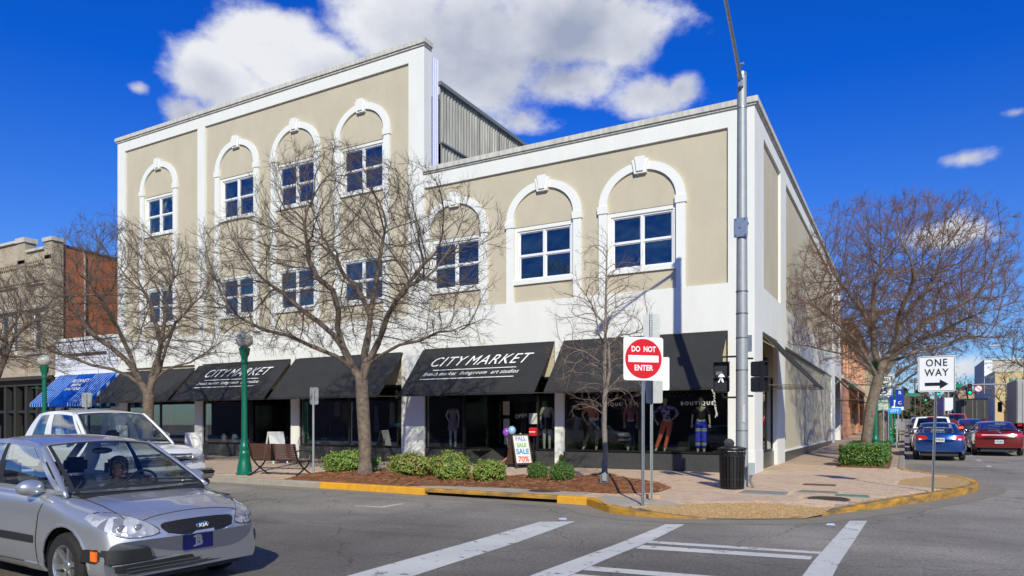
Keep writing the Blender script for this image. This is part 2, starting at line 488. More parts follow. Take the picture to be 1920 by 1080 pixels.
AWN_Y, AWN_Z0 = -1.42, 2.56
def awning(b, x0, x1, zt=4.25, y1=AWN_Y, z1=AWN_Z0, m_=None, side=False, label=None):
    """a stretched canvas on a welded frame, open at both ends"""
    m = MB()
    def pt(a, y, z): return (-y, a, z) if side else (a, y, z)
    n = 8
    def surf(off):
        return lambda u, v: pt(x0 + (x1 - x0) * u, (0.005 + (y1 - .005) * v), zt - .02 + (z1 - zt + .02) * v + off - .03 * math.sin(math.pi * v) * (.25 + abs(math.sin(u * 4 * math.pi))) + .006 * math.sin(u * 47 + v * 9))
    m.grid(surf(0), 48, 8); m.grid(surf(-.012), 48, 8)
    m.grid(lambda u, v: pt(x0 + (x1 - x0) * u, y1 - .004, z1 - .07 * v + .0), 32, 1)
    a = m.build('awning', m_ or black_fabric, b, smooth='auto', world=True, label=label, fix=False)
    for k in (1, 2, 3):
        f_ = surf(.004); MB().tube([f_(k / 4, v / 10) for v in range(11)], .007, 4).build('awning_seam', mat('canvas_seam', (.045, .045, .047), .9), a)
    fr = MB()
    for x in (x0 + .03, (x0 + x1) / 2, x1 - .03):
        fr.tube([pt(x, .0, zt - .07), pt(x, y1 + .03, z1 - .03)], .016, 6)
        fr.tube([pt(x, .0, z1 - .0), pt(x, y1 + .03, z1 - .04)], .016, 6)
    fr.tube([pt(x0 + .03, y1 + .03, z1 - .04), pt(x1 - .03, y1 + .03, z1 - .04)], .018, 6)
    fr.build('awning_frame', mat('bronze_tube', (.12, .09, .06), .5, metal=.3), a)
    return a

def awning_text(a, x, s, w1=1.0):
    """white script on the canvas; v is the distance down the slope"""
    sl = Vector((0, AWN_Y, AWN_Z0 - 4.23)); L = sl.length; d = sl / L
    ang = math.atan2(-d.z, -d.y)
    lw = mat('awning_white', (.78, .78, .76), .8)
    def T(body, size, dx, v, shear=.45, sp=1.0, bold=0.0, sx=1.0):
        p = Vector((x + dx, 0, 4.23)) + d * v + Vector((0, -.012, .012))
        return text(body, size, lw, a, p, (ang, 0, 0), shear=shear, sp=sp, bold=bold, sx=sx, ext=.001)
    T('CITY', .64 * s, -1.22 * s, .72, sp=1.12, bold=.0, sx=.92)
    T('MARKET', .64 * s, .80 * s, .72, sp=1.10, bold=.0, sx=.92)
    T('french market', .235 * s, -1.25 * s, 1.29, bold=.002, sp=1.1, sx=.9)
    T('living:room', .235 * s, .12 * s, 1.29, bold=.002, sp=1.1, sx=.9)
    T('art studios', .235 * s, 1.33 * s, 1.29, bold=.002, sp=1.1, sx=.9)
    for v, w, dx in ((1.08, 3.3, .05), (1.50, 3.7, -.1)):
        p0 = Vector((x + dx * s - w / 2 * s, 0, 4.23)) + d * v + Vector((0, -.004, .006)); m = MB()
        q = d * .032
        P0 = p0; P1 = p0 + Vector((w * s, 0, 0))
        nrm = Vector((0, d.z, -d.y)) * -.006
        if nrm.z < 0: nrm = -nrm
        m.hexa([tuple(P0), tuple(P1), tuple(P1 + q), tuple(P0 + q)], [tuple(P0 + nrm), tuple(P1 + nrm), tuple(P1 + q + nrm), tuple(P0 + q + nrm)])
        m.build('underline', lw, a)

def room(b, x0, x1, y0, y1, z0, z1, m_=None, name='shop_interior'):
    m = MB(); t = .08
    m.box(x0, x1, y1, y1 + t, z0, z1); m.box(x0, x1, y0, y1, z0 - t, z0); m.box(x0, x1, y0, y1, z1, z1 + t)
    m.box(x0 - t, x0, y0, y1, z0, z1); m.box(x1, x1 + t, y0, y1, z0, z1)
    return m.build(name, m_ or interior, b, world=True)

bulk = mat('tan_bulkhead', (.50, .44, .32), .9, var=.2, vs=2)

# ---------------- the two-storey corner block
B2 = thing('corner_building', 'two storey beige and white stucco building on the corner with three arched upstairs windows', 'building', (-5.7, 15, FZ))
XL = -11.5
wins2 = (-10.2, -6.71, -3.355)
m = MB(); holes = [(c - 1.1, c + 1.1, 6.33, 8.15) for c in wins2]
holed(m, XL, -.74, 5.62, 10.09, holes, .08, .34)
m.build('facade_panel', tan_stucco, B2, world=True)
fr = MB()
fr.box(-.74, 0, 0, .34, FZ, 10.62); fr.box(XL, -.74, 0, .34, 10.09, 10.62); fr.box(XL, -.74, 0, .34, 4.25, 5.62)
fr.box(-6.26, -5.96, 0, .34, FZ, 4.25)
fr.box(-.76, .02, -.02, 0, FZ, .78); fr.box(0, .02, 0, 1.28, FZ, .78)
fr.build('facade_frame', white_stucco, B2, world=True)
m = MB(); m.box(XL, .10, -.10, .30, 10.64, 10.80); m.box(-.30, .10, .30, 31.0, 10.64, 10.80); m.box(XL, .05, -.05, .30, 10.585, 10.638); m.box(-.2, .05, .30, 31.0, 10.585, 10.638)
m.build('coping', coping, B2, world=True)
for c in wins2:
    pilasters(B2, c, 5.62, 8.15); arch_trim(B2, c, 8.38); sill(B2, c, 6.33)
    sash_window(B2, c, 6.36, 8.02, 1.98, y=.14)
    m = MB(); m.box(c - 1.098, c - .992, .10, .2, 6.36, 8.149); m.box(c + .992, c + 1.098, .10, .2, 6.36, 8.149); m.box(c - .99, c + .99, .10, .2, 8.022, 8.149)
    m.build('window_casing', white_trim, B2, world=True)
    MB().box(c - 1.1, c + 1.1, 1.2, 1.3, 6.2, 8.3).build('dark_backing', mat('room_wall', (.16, .15, .13), .9), B2, world=True)  # dark panel standing in for the dim room behind the glass
# side wall along the one-way street
sp = [(1.47, 4.76), (6.05, 25.2), (27.2, 29.9)]
m = MB(); m.box(-.34, -.08, 1.4, 30, 5.5, 10.2); m.build('side_panel', tan_stucco, B2, world=True)
m = MB()
holed(m, .34, 31.0, 4.45, 10.62, [(a, c, 5.65, 10.13) for a, c in sp], -.078, 0, side=True)
holed(m, .34, 31.0, FZ - .05, 4.45, [(1.28, 4.11, 0, 4.32), (5.79, 24.3, 0, 4.3), (26.4, 30.0, 0, 4.45)], -.3, 0, side=True)
m.build('side_frame', white_stucco, B2, world=True)
m = MB(); m.box(-.28, -.07, 5.79, 24.3, .60, 4.3); m.build('side_infill', tan_stucco, B2, world=True)
m = MB(); m.box(-.06, .012, 5.79, 24.3, .56, .62); m.build('side_ledge', white_trim, B2, world=True)
m = MB(); m.box(-.07, .03, 5.79, 20.6, 4.20, 4.27); m.build('awning_rail', mat('bronze_tube', (.12, .09, .06), .5, metal=.3), B2, world=True)
tiles(B2, 5.8, 24.29, z1=.555, y=-.01, n=13, side=True)
tiles(B2, 1.29, 4.10, z1=.66, y=-.11, n=2, side=True)
shop_glass(B2, [(-.18, 1.28), (-.18, 2.95), (-.18, 4.11)], .68, 3.1)
MB().box(-.3, -.14, 1.28, 4.11, 3.1, 4.3).build('bulkhead', bulk, B2, world=True)
MB().box(-.6, -.5, 26.4, 30.0, FZ, 4.45).build('side_door', black_metal, B2, world=True)
MB().box(-.30, -.1, 26.4, 27.6, FZ, .95).build('side_door_plinth', white_stucco, B2, world=True)
awning(B2, 1.25, 4.15, zt=4.3, y1=-1.4, z1=2.72, side=True)
awning(B2, 26.3, 30.1, zt=4.4, y1=-1.3, z1=3.0, side=True)
m = MB(); m.box(-.75, -.55, .9, 1.2, 3.3, 3.6); m.tube([(-.3, 1.05, 3.6), (-.6, 1.05, 3.55)], .02, 6); m.box(-.2, -.02, 2.2, 2.5, 3.35, 3.62)
m.build('loudspeaker', black_metal, B2, world=True)
# body and roof behind
m = MB(); m.box(XL, -.35, .9, 30.9, 10.0, 10.2); m.box(XL, -.36, 30.7, 31.0, .1, 10.6); m.box(-.5, -.36, 5.7, 30.7, .1, 5.4); m.box(XL + .1, -.5, 3.5, 3.8, 3.4, 10.0)
m.box(XL, -.36, .35, 3.4, 4.26, 4.5)
m.build('roof', mat('roof_felt', (.2, .2, .2), .9), B2, world=True)
# shop bays
tiles(B2, -5.95, -.75, y=.02, n=4)
shop_glass(B2, [(-5.96, .16), (-3.42, .16), (-.74, .16)])
MB().box(-5.96, -.74, .12, .3, 3.1, 4.25).build('bulkhead', bulk, B2, world=True)
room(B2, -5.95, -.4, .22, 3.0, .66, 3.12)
tiles(B2, -11.5, -9.84, y=.02, n=2); tiles(B2, -6.94, -6.27, y=.02, n=1)
shop_glass(B2, [(-11.5, .1), (-9.83, .1), (-9.1, 1.7)]); shop_glass(B2, [(-7.5, 1.7), (-6.95, .1), (-6.26, .1)])
def slant(b, p, q, z0, z1, m_):
    d = (Vector((q[0], q[1], 0)) - Vector((p[0], p[1], 0))).normalized(); n_ = Vector((-d.y, d.x, 0)) * .05
    c_ = [Vector((p[0], p[1], 0)) - n_, Vector((q[0], q[1], 0)) - n_, Vector((q[0], q[1], 0)) + n_, Vector((p[0], p[1], 0)) + n_]
    MB().hexa([(v.x, v.y, z0) for v in c_], [(v.x, v.y, z1) for v in c_]).build('stone_tile', m_, b, world=True)
slant(B2, (-9.80, .16), (-9.1, 1.68), FZ, .65, dark_stone); slant(B2, (-7.5, 1.68), (-6.98, .16), FZ, .65, dark_stone)
MB().box(-11.5, -6.26, .12, .3, 3.1, 4.25).build('bulkhead', bulk, B2, world=True)
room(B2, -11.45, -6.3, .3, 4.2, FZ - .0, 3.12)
MB().box(-11.4, -9.3, .3, 1.9, .60, .66).build('display_shelf', interior, B2, world=True)
MB().box(-7.4, -6.3, .3, 1.9, .60, .66).build('display_shelf', interior, B2, world=True)
def glazed_doors(b, x0, x1, y, number='101'):
    m = MB(); xm = (x0 + x1) / 2
    m.box(x0, x0 + .06, y - .03, y + .03, FZ, 3.1); m.box(x1 - .06, x1, y - .03, y + .03, FZ, 3.1); m.box(x0 + .06, x1 - .06, y - .03, y + .03, 2.5, 2.58); m.box(x0 + .06, x1 - .06, y - .03, y + .03, 3.02, 3.1)
    f = m.build('door_frame', black_metal, b, world=True)
    for a, c in ((x0 + .07, xm - .01), (xm + .01, x1 - .07)):
        m = MB(); m.box(a, a + .09, y - .025, y + .025, FZ + .01, 2.49); m.box(c - .09, c, y - .025, y + .025, FZ + .01, 2.49)
        m.box(a + .09, c - .09, y - .025, y + .025, FZ + .01, .42); m.box(a + .09, c - .09, y - .025, y + .025, 2.38, 2.49)
        dd = m.build('door', black_metal, b, world=True)
        MB().box(a + .09, c - .09, y - .004, y + .004, .42, 2.38).build('pane', glass_shop, dd)
        hx = c - .05 if a < xm - .3 else a + .05
        MB().tube([(hx, y - .03, .9), (hx, y - .09, .92), (hx, y - .09, 1.6), (hx, y - .03, 1.62)], .014, 6).build('handle', mat('chrome', (.6, .6, .62), .12, metal=1), dd)
    MB().box(x0 + .06, x1 - .06, y - .004, y + .004, 2.58, 3.02).build('transom_pane', glass_shop, f)
    text(number, .26, mat('number_grey', (.55, .52, .46), .6), f, (xm, y - .012, 2.80), (R(90), 0, 0), bold=.004)
    return f
glazed_doors(B2, -9.1, -7.5, 1.72)
paper = mat('notice_paper', (.62, .62, .58), .8, var=.6, vs=22, col2=(.3, .33, .36))
for x, z, w, h in ((-9.72, 1.72, .28, .5), (-9.70, 1.12, .26, .42), (-9.66, .62, .3, .44)):
    MB().box(x + .62, x + .62 + w, 1.55, 1.56, z - h / 2 + .4, z + h / 2 + .4).build('notice', paper, B2, world=True)
o_ = MB().box(-8.62, -8.14, 1.62, 1.64, 1.70, 1.96).build('open_sign', sign_black, B2, world=True)
text('OPEN', .19, sign_white, o_, (-8.38, 1.612, 1.83), (R(90), R(-8), 0), bold=.004)
a1 = awning(B2, -5.95, -.75); a2 = awning(B2, -11.55, -6.27); awning_text(a2, -9.0, 1.0)
script_w = mat('window_script', (.75, .75, .72), .7)
for x in (-5.05, -2.2):
    text('BOUTIQUE', .15, script_w, B2, (x + 5.7 + .55, .10 - 15, 2.16 - FZ), (R(90), 0, 0), name='window_lettering', sp=1.45, bold=.002)

# ---------------- the three-storey block
B3 = thing('tall_stucco_building', 'three storey beige and white stucco building with four arched top windows and high parapet', 'building', (-20.8, 12, FZ))
cs3 = (-26.9, -21.53, -18.02, -14.49)
hl = []
for c in cs3: hl += [(c - 1.1, c + 1.1, 6.2, 7.95), (c - 1.1, c + 1.1, 10.45, 12.3)]
m = MB(); holed(m, -29.43, -24.05, 5.5, 14.8, [h for h in hl if h[0] < -25], .08, .34); m.build('facade_panel', tan_stucco, B3, world=True)
m = MB(); holed(m, -23.54, -12.21, 5.5, 14.8, [h for h in hl if h[0] > -24], .08, .34); m.build('facade_panel', tan_stucco, B3, world=True)
fr = MB()
XT = -11.502
fr.box(-30.03, -29.43, 0, .34, FZ, 15.3); fr.box(-24.05, -23.54, 0, .34, 5.5, 14.8); fr.box(-12.21, XT, 0, .34, 5.5, 15.3)
fr.box(-29.43, -12.21, 0, .34, 14.8, 15.3); fr.box(-29.43, XT, 0, .34, 4.2, 5.5)
for a, c in ((-12.53, XT), (-18.22, -17.77), (-24.24, -23.73), (-29.43, -29.3)): fr.box(a, c, 0, .34, FZ, 4.2)
fr.build('facade_frame', white_stucco, B3, world=True)
m = MB(); m.box(-30.12, XT + .1, -.10, .44, 15.34, 15.50); m.box(-30.08, XT + .05, -.05, .42, 15.27, 15.338); m.build('coping', coping, B3, world=True)
MB().box(XT - .35, XT + .002, .341, .46, 10.8, 15.27).build('parapet_return', white_stucco, B3, world=True)
for c in cs3:
    pilasters(B3, c, 5.5, 12.4); arch_trim(B3, c, 12.63)
    for zb, zt in ((6.25, 7.85), (10.5, 12.18)):
        sill(B3, c, zb); sash_window(B3, c, zb + .03, zt, 1.98, y=.14)
        m = MB(); m.box(c - 1.098, c - .992, .10, .2, zb + .03, zt + .1); m.box(c + .992, c + 1.098, .10, .2, zb + .03, zt + .1); m.box(c - .99, c + .99, .10, .2, zt + .002, zt + .1)
        m.build('window_casing', white_trim, B3, world=True)
        MB().box(c - 1.1, c + 1.1, 1.2, 1.3, zb - .1, zt + .2).build('dark_backing', mat('room_wall', (.16, .15, .13), .9), B3, world=True)  # dark-coloured backing in place of the dim room
        q_ = (c * 7 + zb * 3) % 1; MB().box(c - .97, c - .97 + .15 + .25 * q_, .34, .37, zb + .05, zt - .05).build('curtain', mat('curtain', (.45, .47, .42), .9), B3, world=True)
        if q_ > .45: MB().box(c + .05, c + .95, .36, .38, zt - .25 - .6 * q_, zt - .04).build('roller_blind', mat('roller_blind', (.42, .38, .30), .9), B3, world=True)
# ribbed metal side above the lower roof
def ribbed(name, x, y0, y1, z0, z1, m_, pitch=.2, dep=.045):
    k = MB(); n = int((y1 - y0) / pitch)
    pts = []
    for i in range(n):
        a = y0 + i * pitch
        pts += [(x, a), (x, a + pitch * .5), (x - dep, a + pitch * .6), (x - dep, a + pitch * .9)]
    pts.append((x, y0 + n * pitch))
    for (xa, ya), (xb, yb) in zip(pts[:-1], pts[1:]):
        k.add([(xa, ya, z0), (xb, yb, z0), (xb, yb, z1), (xa, ya, z1)], [(0, 1, 2, 3)])
    return k.build(name, m_, B3, world=True, fix=False)
rib = mat('ribbed_metal', (.50, .49, .44), .7, var=.9, vs=1.1, col2=(.13, .125, .11), stretch=(1, 2.5, .22))
lav = mat('pale_flashing', (.62, .64, .86), .45)
ribbed('flashing', XT + .03, .46, .96, 10.8, 15.1, lav, .125, .03)
ribbed('ribbed_cladding', XT, .97, 16, 12.1, 14.2, rib)
ribbed('ribbed_cladding', XT + .05, .97, 16, 10.2, 12.04, rib)
m = MB(); m.box(XT - .05, XT + .12, .9, 16, 14.2, 14.34); m.box(XT - .02, XT + .13, .97, 16, 12.04, 12.1); m.build('drip_edge', mat('grey_flashing', (.16, .18, .2), .6), B3, world=True)
m = MB(); m.box(-29.9, XT - .06, .4, 30, 4.3, 4.5); m.box(-29.9, XT - .06, 1.5, 30, 14.0, 14.19); m.box(-30.02, -29.8, .35, 30, .1, 15.2); m.box(-29.8, XT - .1, 3.6, 3.8, 3.4, 14.0)
m.build('roof', mat('roof_felt', (.2, .2, .2), .9), B3, world=True)
# shop bays of the tall block
tiles(B3, -17.76, -12.54, y=.02, n=4)
shop_glass(B3, [(-17.77, .1), (-15.15, .1), (-12.53, .1)], .68, 3.0); MB().box(-17.77, -12.53, .12, .3, 3.0, 4.2).build('bulkhead', bulk, B3, world=True)
room(B3, -17.7, -12.6, .3, 4.5, .6, 3.02)
tiles(B3, -23.72, -20.7, y=.02, n=3)
shop_glass(B3, [(-23.73, .1), (-20.7, .1), (-20.1, 1.6)], .68, 3.0); slant(B3, (-20.66, .16), (-20.1, 1.6), FZ, .65, dark_stone)
shop_glass(B3, [(-18.6, 1.6), (-18.35, .1), (-18.22, .1)], .68, 3.0)
MB().box(-23.73, -18.22, .12, .3, 3.0, 4.2).build('bulkhead', bulk, B3, world=True)
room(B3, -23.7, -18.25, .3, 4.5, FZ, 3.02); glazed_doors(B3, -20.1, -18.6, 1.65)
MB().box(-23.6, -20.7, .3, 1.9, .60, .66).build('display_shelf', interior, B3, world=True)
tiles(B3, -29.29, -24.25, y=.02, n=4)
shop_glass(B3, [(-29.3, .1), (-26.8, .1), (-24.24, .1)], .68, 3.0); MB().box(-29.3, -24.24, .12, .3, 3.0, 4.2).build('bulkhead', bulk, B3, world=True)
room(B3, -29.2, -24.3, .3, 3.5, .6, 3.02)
awning(B3, -17.95, -12.45, zt=4.2); a4 = awning(B3, -23.95, -18.2, zt=4.16); awning_text(a4, -21.0, 1.0); awning(B3, -29.75, -24.2, zt=4.08)

# ---------------- low white shop with the blue awning
B1 = thing('low_white_shop', 'single storey white clapboard shop with a blue striped awning', 'shop', (-33, 6, FZ))
clap = mat('white_clapboard', (.70, .72, .80), .7, var=.3, vs=1.2, col2=(.5, .5, .52))
m = MB()
for k in range(9): m.hexa([(-35.5, -.02, 4.1 + k * .19), (-30.06, -.02, 4.1 + k * .19), (-30.06, .1, 4.1 + k * .19), (-35.5, .1, 4.1 + k * .19)],
                          [(-35.5, .0, 4.285 + k * .19), (-30.06, .0, 4.285 + k * .19), (-30.06, .1, 4.285 + k * .19), (-35.5, .1, 4.285 + k * .19)])
m.build('clapboard', clap, B1, world=True, kind='stuff')
m = MB(); m.box(-35.5, -30.06, -.1, .3, 5.81, 5.95); m.box(-35.5, -30.06, -.06, .1, 4.0, 4.1); m.build('coping', white_trim, B1, world=True)
MB().box(-34.6, -30.9, -.10, -.03, 5.05, 5.15).build('sign_rail', mat('rust', (.07, .045, .04), .8), B1, world=True)
m = MB(); m.box(-35.5, -35.0, 0, .3, FZ, 4.0); m.box(-30.6, -30.06, 0, .3, FZ, 4.0); m.box(-35.0, -30.6, 0, .3, 3.0, 4.0); m.build('wall', white_stucco, B1, world=True)
MB().box(-35.5, -30.06, .3, 12, 5.3, 5.5).build('roof', mat('roof_felt', (.2, .2, .2), .9), B1, world=True)
shop_glass(B1, [(-35.0, .2), (-32.8, .2), (-30.6, .2)], .6, 3.0); room(B1, -35.0, -30.6, .35, 3, .5, 3.0)
MB().box(-35.0, -30.6, .1, .3, FZ, .6).build('stall_riser', dark_stone, B1, world=True)
blue = mat('blue_canvas', (.003, .075, .42), .95, var=.3, vs=3, spec=.1); stripe = mat('stripe_canvas', (.34, .50, .72), .9, spec=.1)
m = MB(); X0, X1 = -35.0, -29.95; NY, zt_, zb_ = -1.5, 4.12, 2.55
n = 96
for i in range(n):
    u0, u1 = i / n, (i + 1) / n
    mid = .36 < u0 < .66
    m.cur = 1 if (not mid and i % 4 == 0) else 0
    xa, xb = X0 + (X1 - X0) * u0, X0 + (X1 - X0) * u1
    m.add([(xa, 0, zt_), (xb, 0, zt_), (xb, NY, zb_), (xa, NY, zb_)], [(0, 1, 2, 3)])
    m.add([(xa, NY, zb_), (xb, NY, zb_), (xb, NY, zb_ - .17 - .03 * (i % 2)), (xa, NY, zb_ - .17 - .03 * (i % 2))], [(0, 1, 2, 3)])
for X in (X0, X1):
    for i in range(10):
        m.cur = 1 if i % 3 == 0 else 0
        y0_, y1_ = NY * i / 10, NY * (i + 1) / 10
        m.add([(X, y0_, zt_ + (zb_ - zt_) * i / 10), (X, y1_, zt_ + (zb_ - zt_) * (i + 1) / 10), (X, y1_, zb_ - .18), (X, y0_, zb_ - .18)], [(0, 1, 2, 3)])
ba = m.build('awning', [blue, stripe], B1, world=True, fix=False, label='blue and white striped awning')
ang = math.atan2(zt_ - zb_, -NY)
for i, (s_, z_) in enumerate((("RUDINE'S", .62), ('BRIDAL', .92), ('BOUTIQUE', 1.2))):
    sl = Vector((0, NY, zb_ - zt_)).normalized()
    p = Vector((-32.4, 0, zt_)) + sl * z_ + Vector((0, -.01, .012))
    text(s_, .34 if i == 0 else .26, sign_white, ba, p, (ang, 0, 0), bold=.006, ext=.001)

# ---------------- old brick block at the far left
# weathered seams on the black canvas belong to its frame
BB = thing('brick_building', 'old two storey brick building with buff front, corbelled cornice and red side wall', 'building', (-41, 6, FZ))
buff = brickmat('buff_brick', (.54, .45, .32), (.42, .35, .24), (.44, .39, .32), soot=.3, sootcol=(.07, .055, .045))
redb = brickmat('red_brick', (.55, .13, .045), (.42, .10, .04), (.36, .17, .10), axis='yz', soot=.45, sootcol=(.20, .07, .04))
m = MB(); wh = [(-37.8, -37.05, 5.5, 7.6), (-36.75, -36.1, 5.5, 7.6), (-41.2, -40.4, 5.5, 7.6), (-40.0, -39.3, 5.5, 7.6), (-45.2, -44.4, 5.5, 7.6)]
wh = [(a - .0, b_, c_, d_) for a, b_, c_, d_ in wh]
holed(m, -50, -35.7, 4.1, 10.3, wh, .05, .4); m.build('front_wall', buff, BB, world=True)
for i, (a, c, t) in enumerate(((-36.35, -35.6, 11.2), (-39.05, -38.3, 11.45), (-43.6, -42.9, 11.2), (-50, -49.2, 11.2))): MB().box(a, c, -.12, .45, 4.1, t).build('brick_pier', buff, BB, world=True)
m = MB(); m.box(-50, -35.7, -.12, .4, 10.3, 10.5)
for i in range(60):
    x = -49.9 + i * .24
    m.box(x, x + .12, -.1, .05, 10.14, 10.3)
m.box(-50, -39.05, -.02, .4, 10.5, 11.5); m.box(-38.3, -36.35, -.02, .4, 10.5, 10.85)
m.box(-50, -35.7, -.16, .05, 9.2, 9.32); m.box(-50, -35.7, -.1, .05, 9.08, 9.18)
m.build('cornice', buff, BB, world=True)
m = MB(); m.box(-50, -39.1, -.15, .45, 11.52, 11.66); m.box(-39.15, -38.2, -.2, .5, 11.46, 11.72); m.box(-38.2, -36.4, -.15, .45, 10.87, 11.0); m.box(-36.45, -35.5, -.2, .5, 11.22, 11.42)
m.box(-38.6, -35.8, -.2, .05, 7.72, 7.92); m.box(-41.6, -39.0, -.2, .05, 7.72, 7.92); m.box(-38.3, -35.9, -.1, .05, 5.3, 5.45); m.box(-46, -39.1, -.1, .05, 5.3, 5.45)
m.build('stone_trim', mat('pale_stone', (.6, .57, .52), .9, var=.5, vs=3), BB, world=True)
for a, c, z0_, z1_ in wh:
    m = MB(); m.box(a, a + .09, .1, .2, z0_, z1_); m.box(c - .09, c, .1, .2, z0_, z1_); m.box(a + .09, c - .09, .1, .2, z1_ - .09, z1_); m.box(a + .09, c - .09, .1, .2, z0_, z0_ + .09); m.box(a + .09, c - .09, .12, .2, 6.5, 6.57)
    w_ = m.build('window', vinyl, BB, world=True)
    MB().box(a + .09, c - .09, .16, .17, z0_ + .09, z1_ - .09).build('pane', glass_upper, w_)
    MB().box(a, c, .5, .55, z0_, z1_).build('dark_backing', interior, BB, world=True)  # dark sheet standing for the unlit room behind the pane
m = MB()
def sz(y): return 11.0 - .045 * y
m.prism([(.4, FZ), (22, FZ), (22, 10.0), (.4, 11.05)], -36.1, -35.72, 'x'); m.build('side_wall', redb, BB, world=True)
m = MB(); m.prism([(.3, 11.06), (22, 10.01), (22, 10.11), (.3, 11.16)], -36.15, -35.66, 'x'); m.build('side_coping', mat('rust_cap', (.10, .05, .04), .8), BB, world=True)
MB().tube([(-35.64, 1.5, 11.05), (-35.64, 1.6, 10.7), (-35.62, 1.6, 9.6), (-35.62, 1.6, 5.5)], .05, 8).build('downpipe', mat('pipe', (.45, .42, .4), .6, var=.8, vs=3), BB, world=True)
m = MB(); m.box(-50, -35.75, -.05, .4, 3.6, 4.1); m.box(-50, -35.75, -.35, -.05, 3.9, 4.08); m.build('shop_fascia', mat('dark_fascia', (.04, .035, .03), .7), BB, world=True)
m = MB()
for x in (-45.5, -43.8, -42.2, -40.6, -39.55, -38.4, -37.3, -35.95): m.box(x - .12, x + .12, -.02, .3, FZ, 3.6)
m.build('shop_post', mat('dark_paint', (.025, .025, .025), .6), BB, world=True)
for x in (-40.1, -38.95, -37.85, -43.0, -44.6):
    MB().box(x - .2, x + .2, .35, .42, .5, 2.1).build('lower_blind', mat('pale_green_board', (.42, .46, .36), .8), BB, world=True)
    MB().box(x - .2, x + .2, .35, .42, 2.3, 3.5).build('upper_blind', mat('pale_green_board', (.42, .46, .36), .8), BB, world=True)
MB().box(-50, -35.8, .05, .12, 2.12, 2.26).build('shop_rail', mat('dark_paint', (.025, .025, .025), .6), BB, world=True)
room(BB, -50, -35.9, .5, 3, FZ, 3.6); MB().box(-50, -35.9, .3, 22, 9.8, 10.0).build('roof', mat('roof_felt', (.2, .2, .2), .9), BB, world=True)

# ---------------- the salmon building up the side street
BS = thing('salmon_building', 'salmon pink masonry building with heavy bracketed cornice on the side street', 'building', (-6, 45, .4))
salm = mat('salmon_block', (.56, .27, .15), .85, var=.35, vs=1.2, col2=(.44, .19, .10), bump=.3, bs=30)
salmd = mat('salmon_dark', (.30, .13, .07), .85)
m = MB(); Y0, Y1 = 31.05, 63
sh = []
y = 36.5
while y < 61: sh.append((y, y + 1.1, 5.2, 7.0)); y += 3.0
holed(m, Y0, Y1, .2, 7.5, sh + [(38.2, 39.4, 1.2, 3.3), (42, 50, .3, 3.3), (52, 60, .3, 3.3)], -.35, 0, side=True); m.build('wall', salm, BS, world=True)
m = MB(); m.box(-12, -.36, Y0, Y0 + .3, .2, 7.5); m.box(-12, -.36, Y1 - .3, Y1, .2, 7.4); m.box(-12, -.36, Y0 + .3, Y1 - .3, 7.2, 7.5); m.build('end_wall', salm, BS, world=True)
m = MB()
for k in range(13): m.box(0, .012, Y0 + .05, Y1, .62 + k * .55, .645 + k * .55)
m.build('stone_course', salmd, BS, world=True, kind='stuff')
for y in [32.6 + 3 * i for i in range(10)]: MB().box(0.013, .14, y, y + .35, 4.9, 7.35).build('pilaster', mat('pale_salmon', (.62, .36, .24), .85), BS, world=True)
m = MB(); m.box(-.3, .16, Y0, Y1, 4.55, 4.8); m.box(-.3, .2, Y0, Y1, 7.36, 7.5); m.build('belt_course', mat('buff_stone', (.52, .43, .33), .85, var=.3), BS, world=True)
cm = mat('cornice_brown', (.16, .10, .07), .8, var=.6, vs=3, col2=(.42, .33, .24))
m = MB(); m.box(-.5, .25, Y0 - .1, Y1, 7.5, 7.9); m.box(-.5, .75, Y0 - .1, Y1, 8.25, 8.5); m.box(-.5, .45, Y0 - .1, Y1, 7.9, 8.0)
for i in range(26): y = Y0 + .3 + i * 1.25; m.box(.2, .68, y, y + .28, 7.75, 8.25)
m.build('cornice', cm, BS, world=True)
for a, c, z0_, z1_ in sh:
    MB().box(-.2, -.15, a, c, z0_, z1_).build('window', glass_upper, BS, world=True)
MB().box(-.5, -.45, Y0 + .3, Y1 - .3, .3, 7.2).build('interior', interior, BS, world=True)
for a, c in ((42, 50), (52, 60)):
    MB().box(-.2, -.17, a, c, .6, 3.3).build('shop_window', glass_shop, BS, world=True)
cream = mat('striped_canvas', (.30, .27, .22), .8, var=.5, vs=3)
awning(BS, 38.0, 50, zt=4.5, y1=-1.5, z1=3.3, m_=cream, side=True); awning(BS, 51.5, 61, zt=4.5, y1=-1.5, z1=3.2, m_=black_fabric, side=True)
m = MB(); m.tube([(0, 50, 3.4), (1.8, 50, 3.4)], .05, 6); m.box(1.0, 1.8, 49.9, 50.1, 2.9, 3.4); m.build('projecting_sign', mat('dark_paint', (.025, .025, .025), .6), BS, world=True)

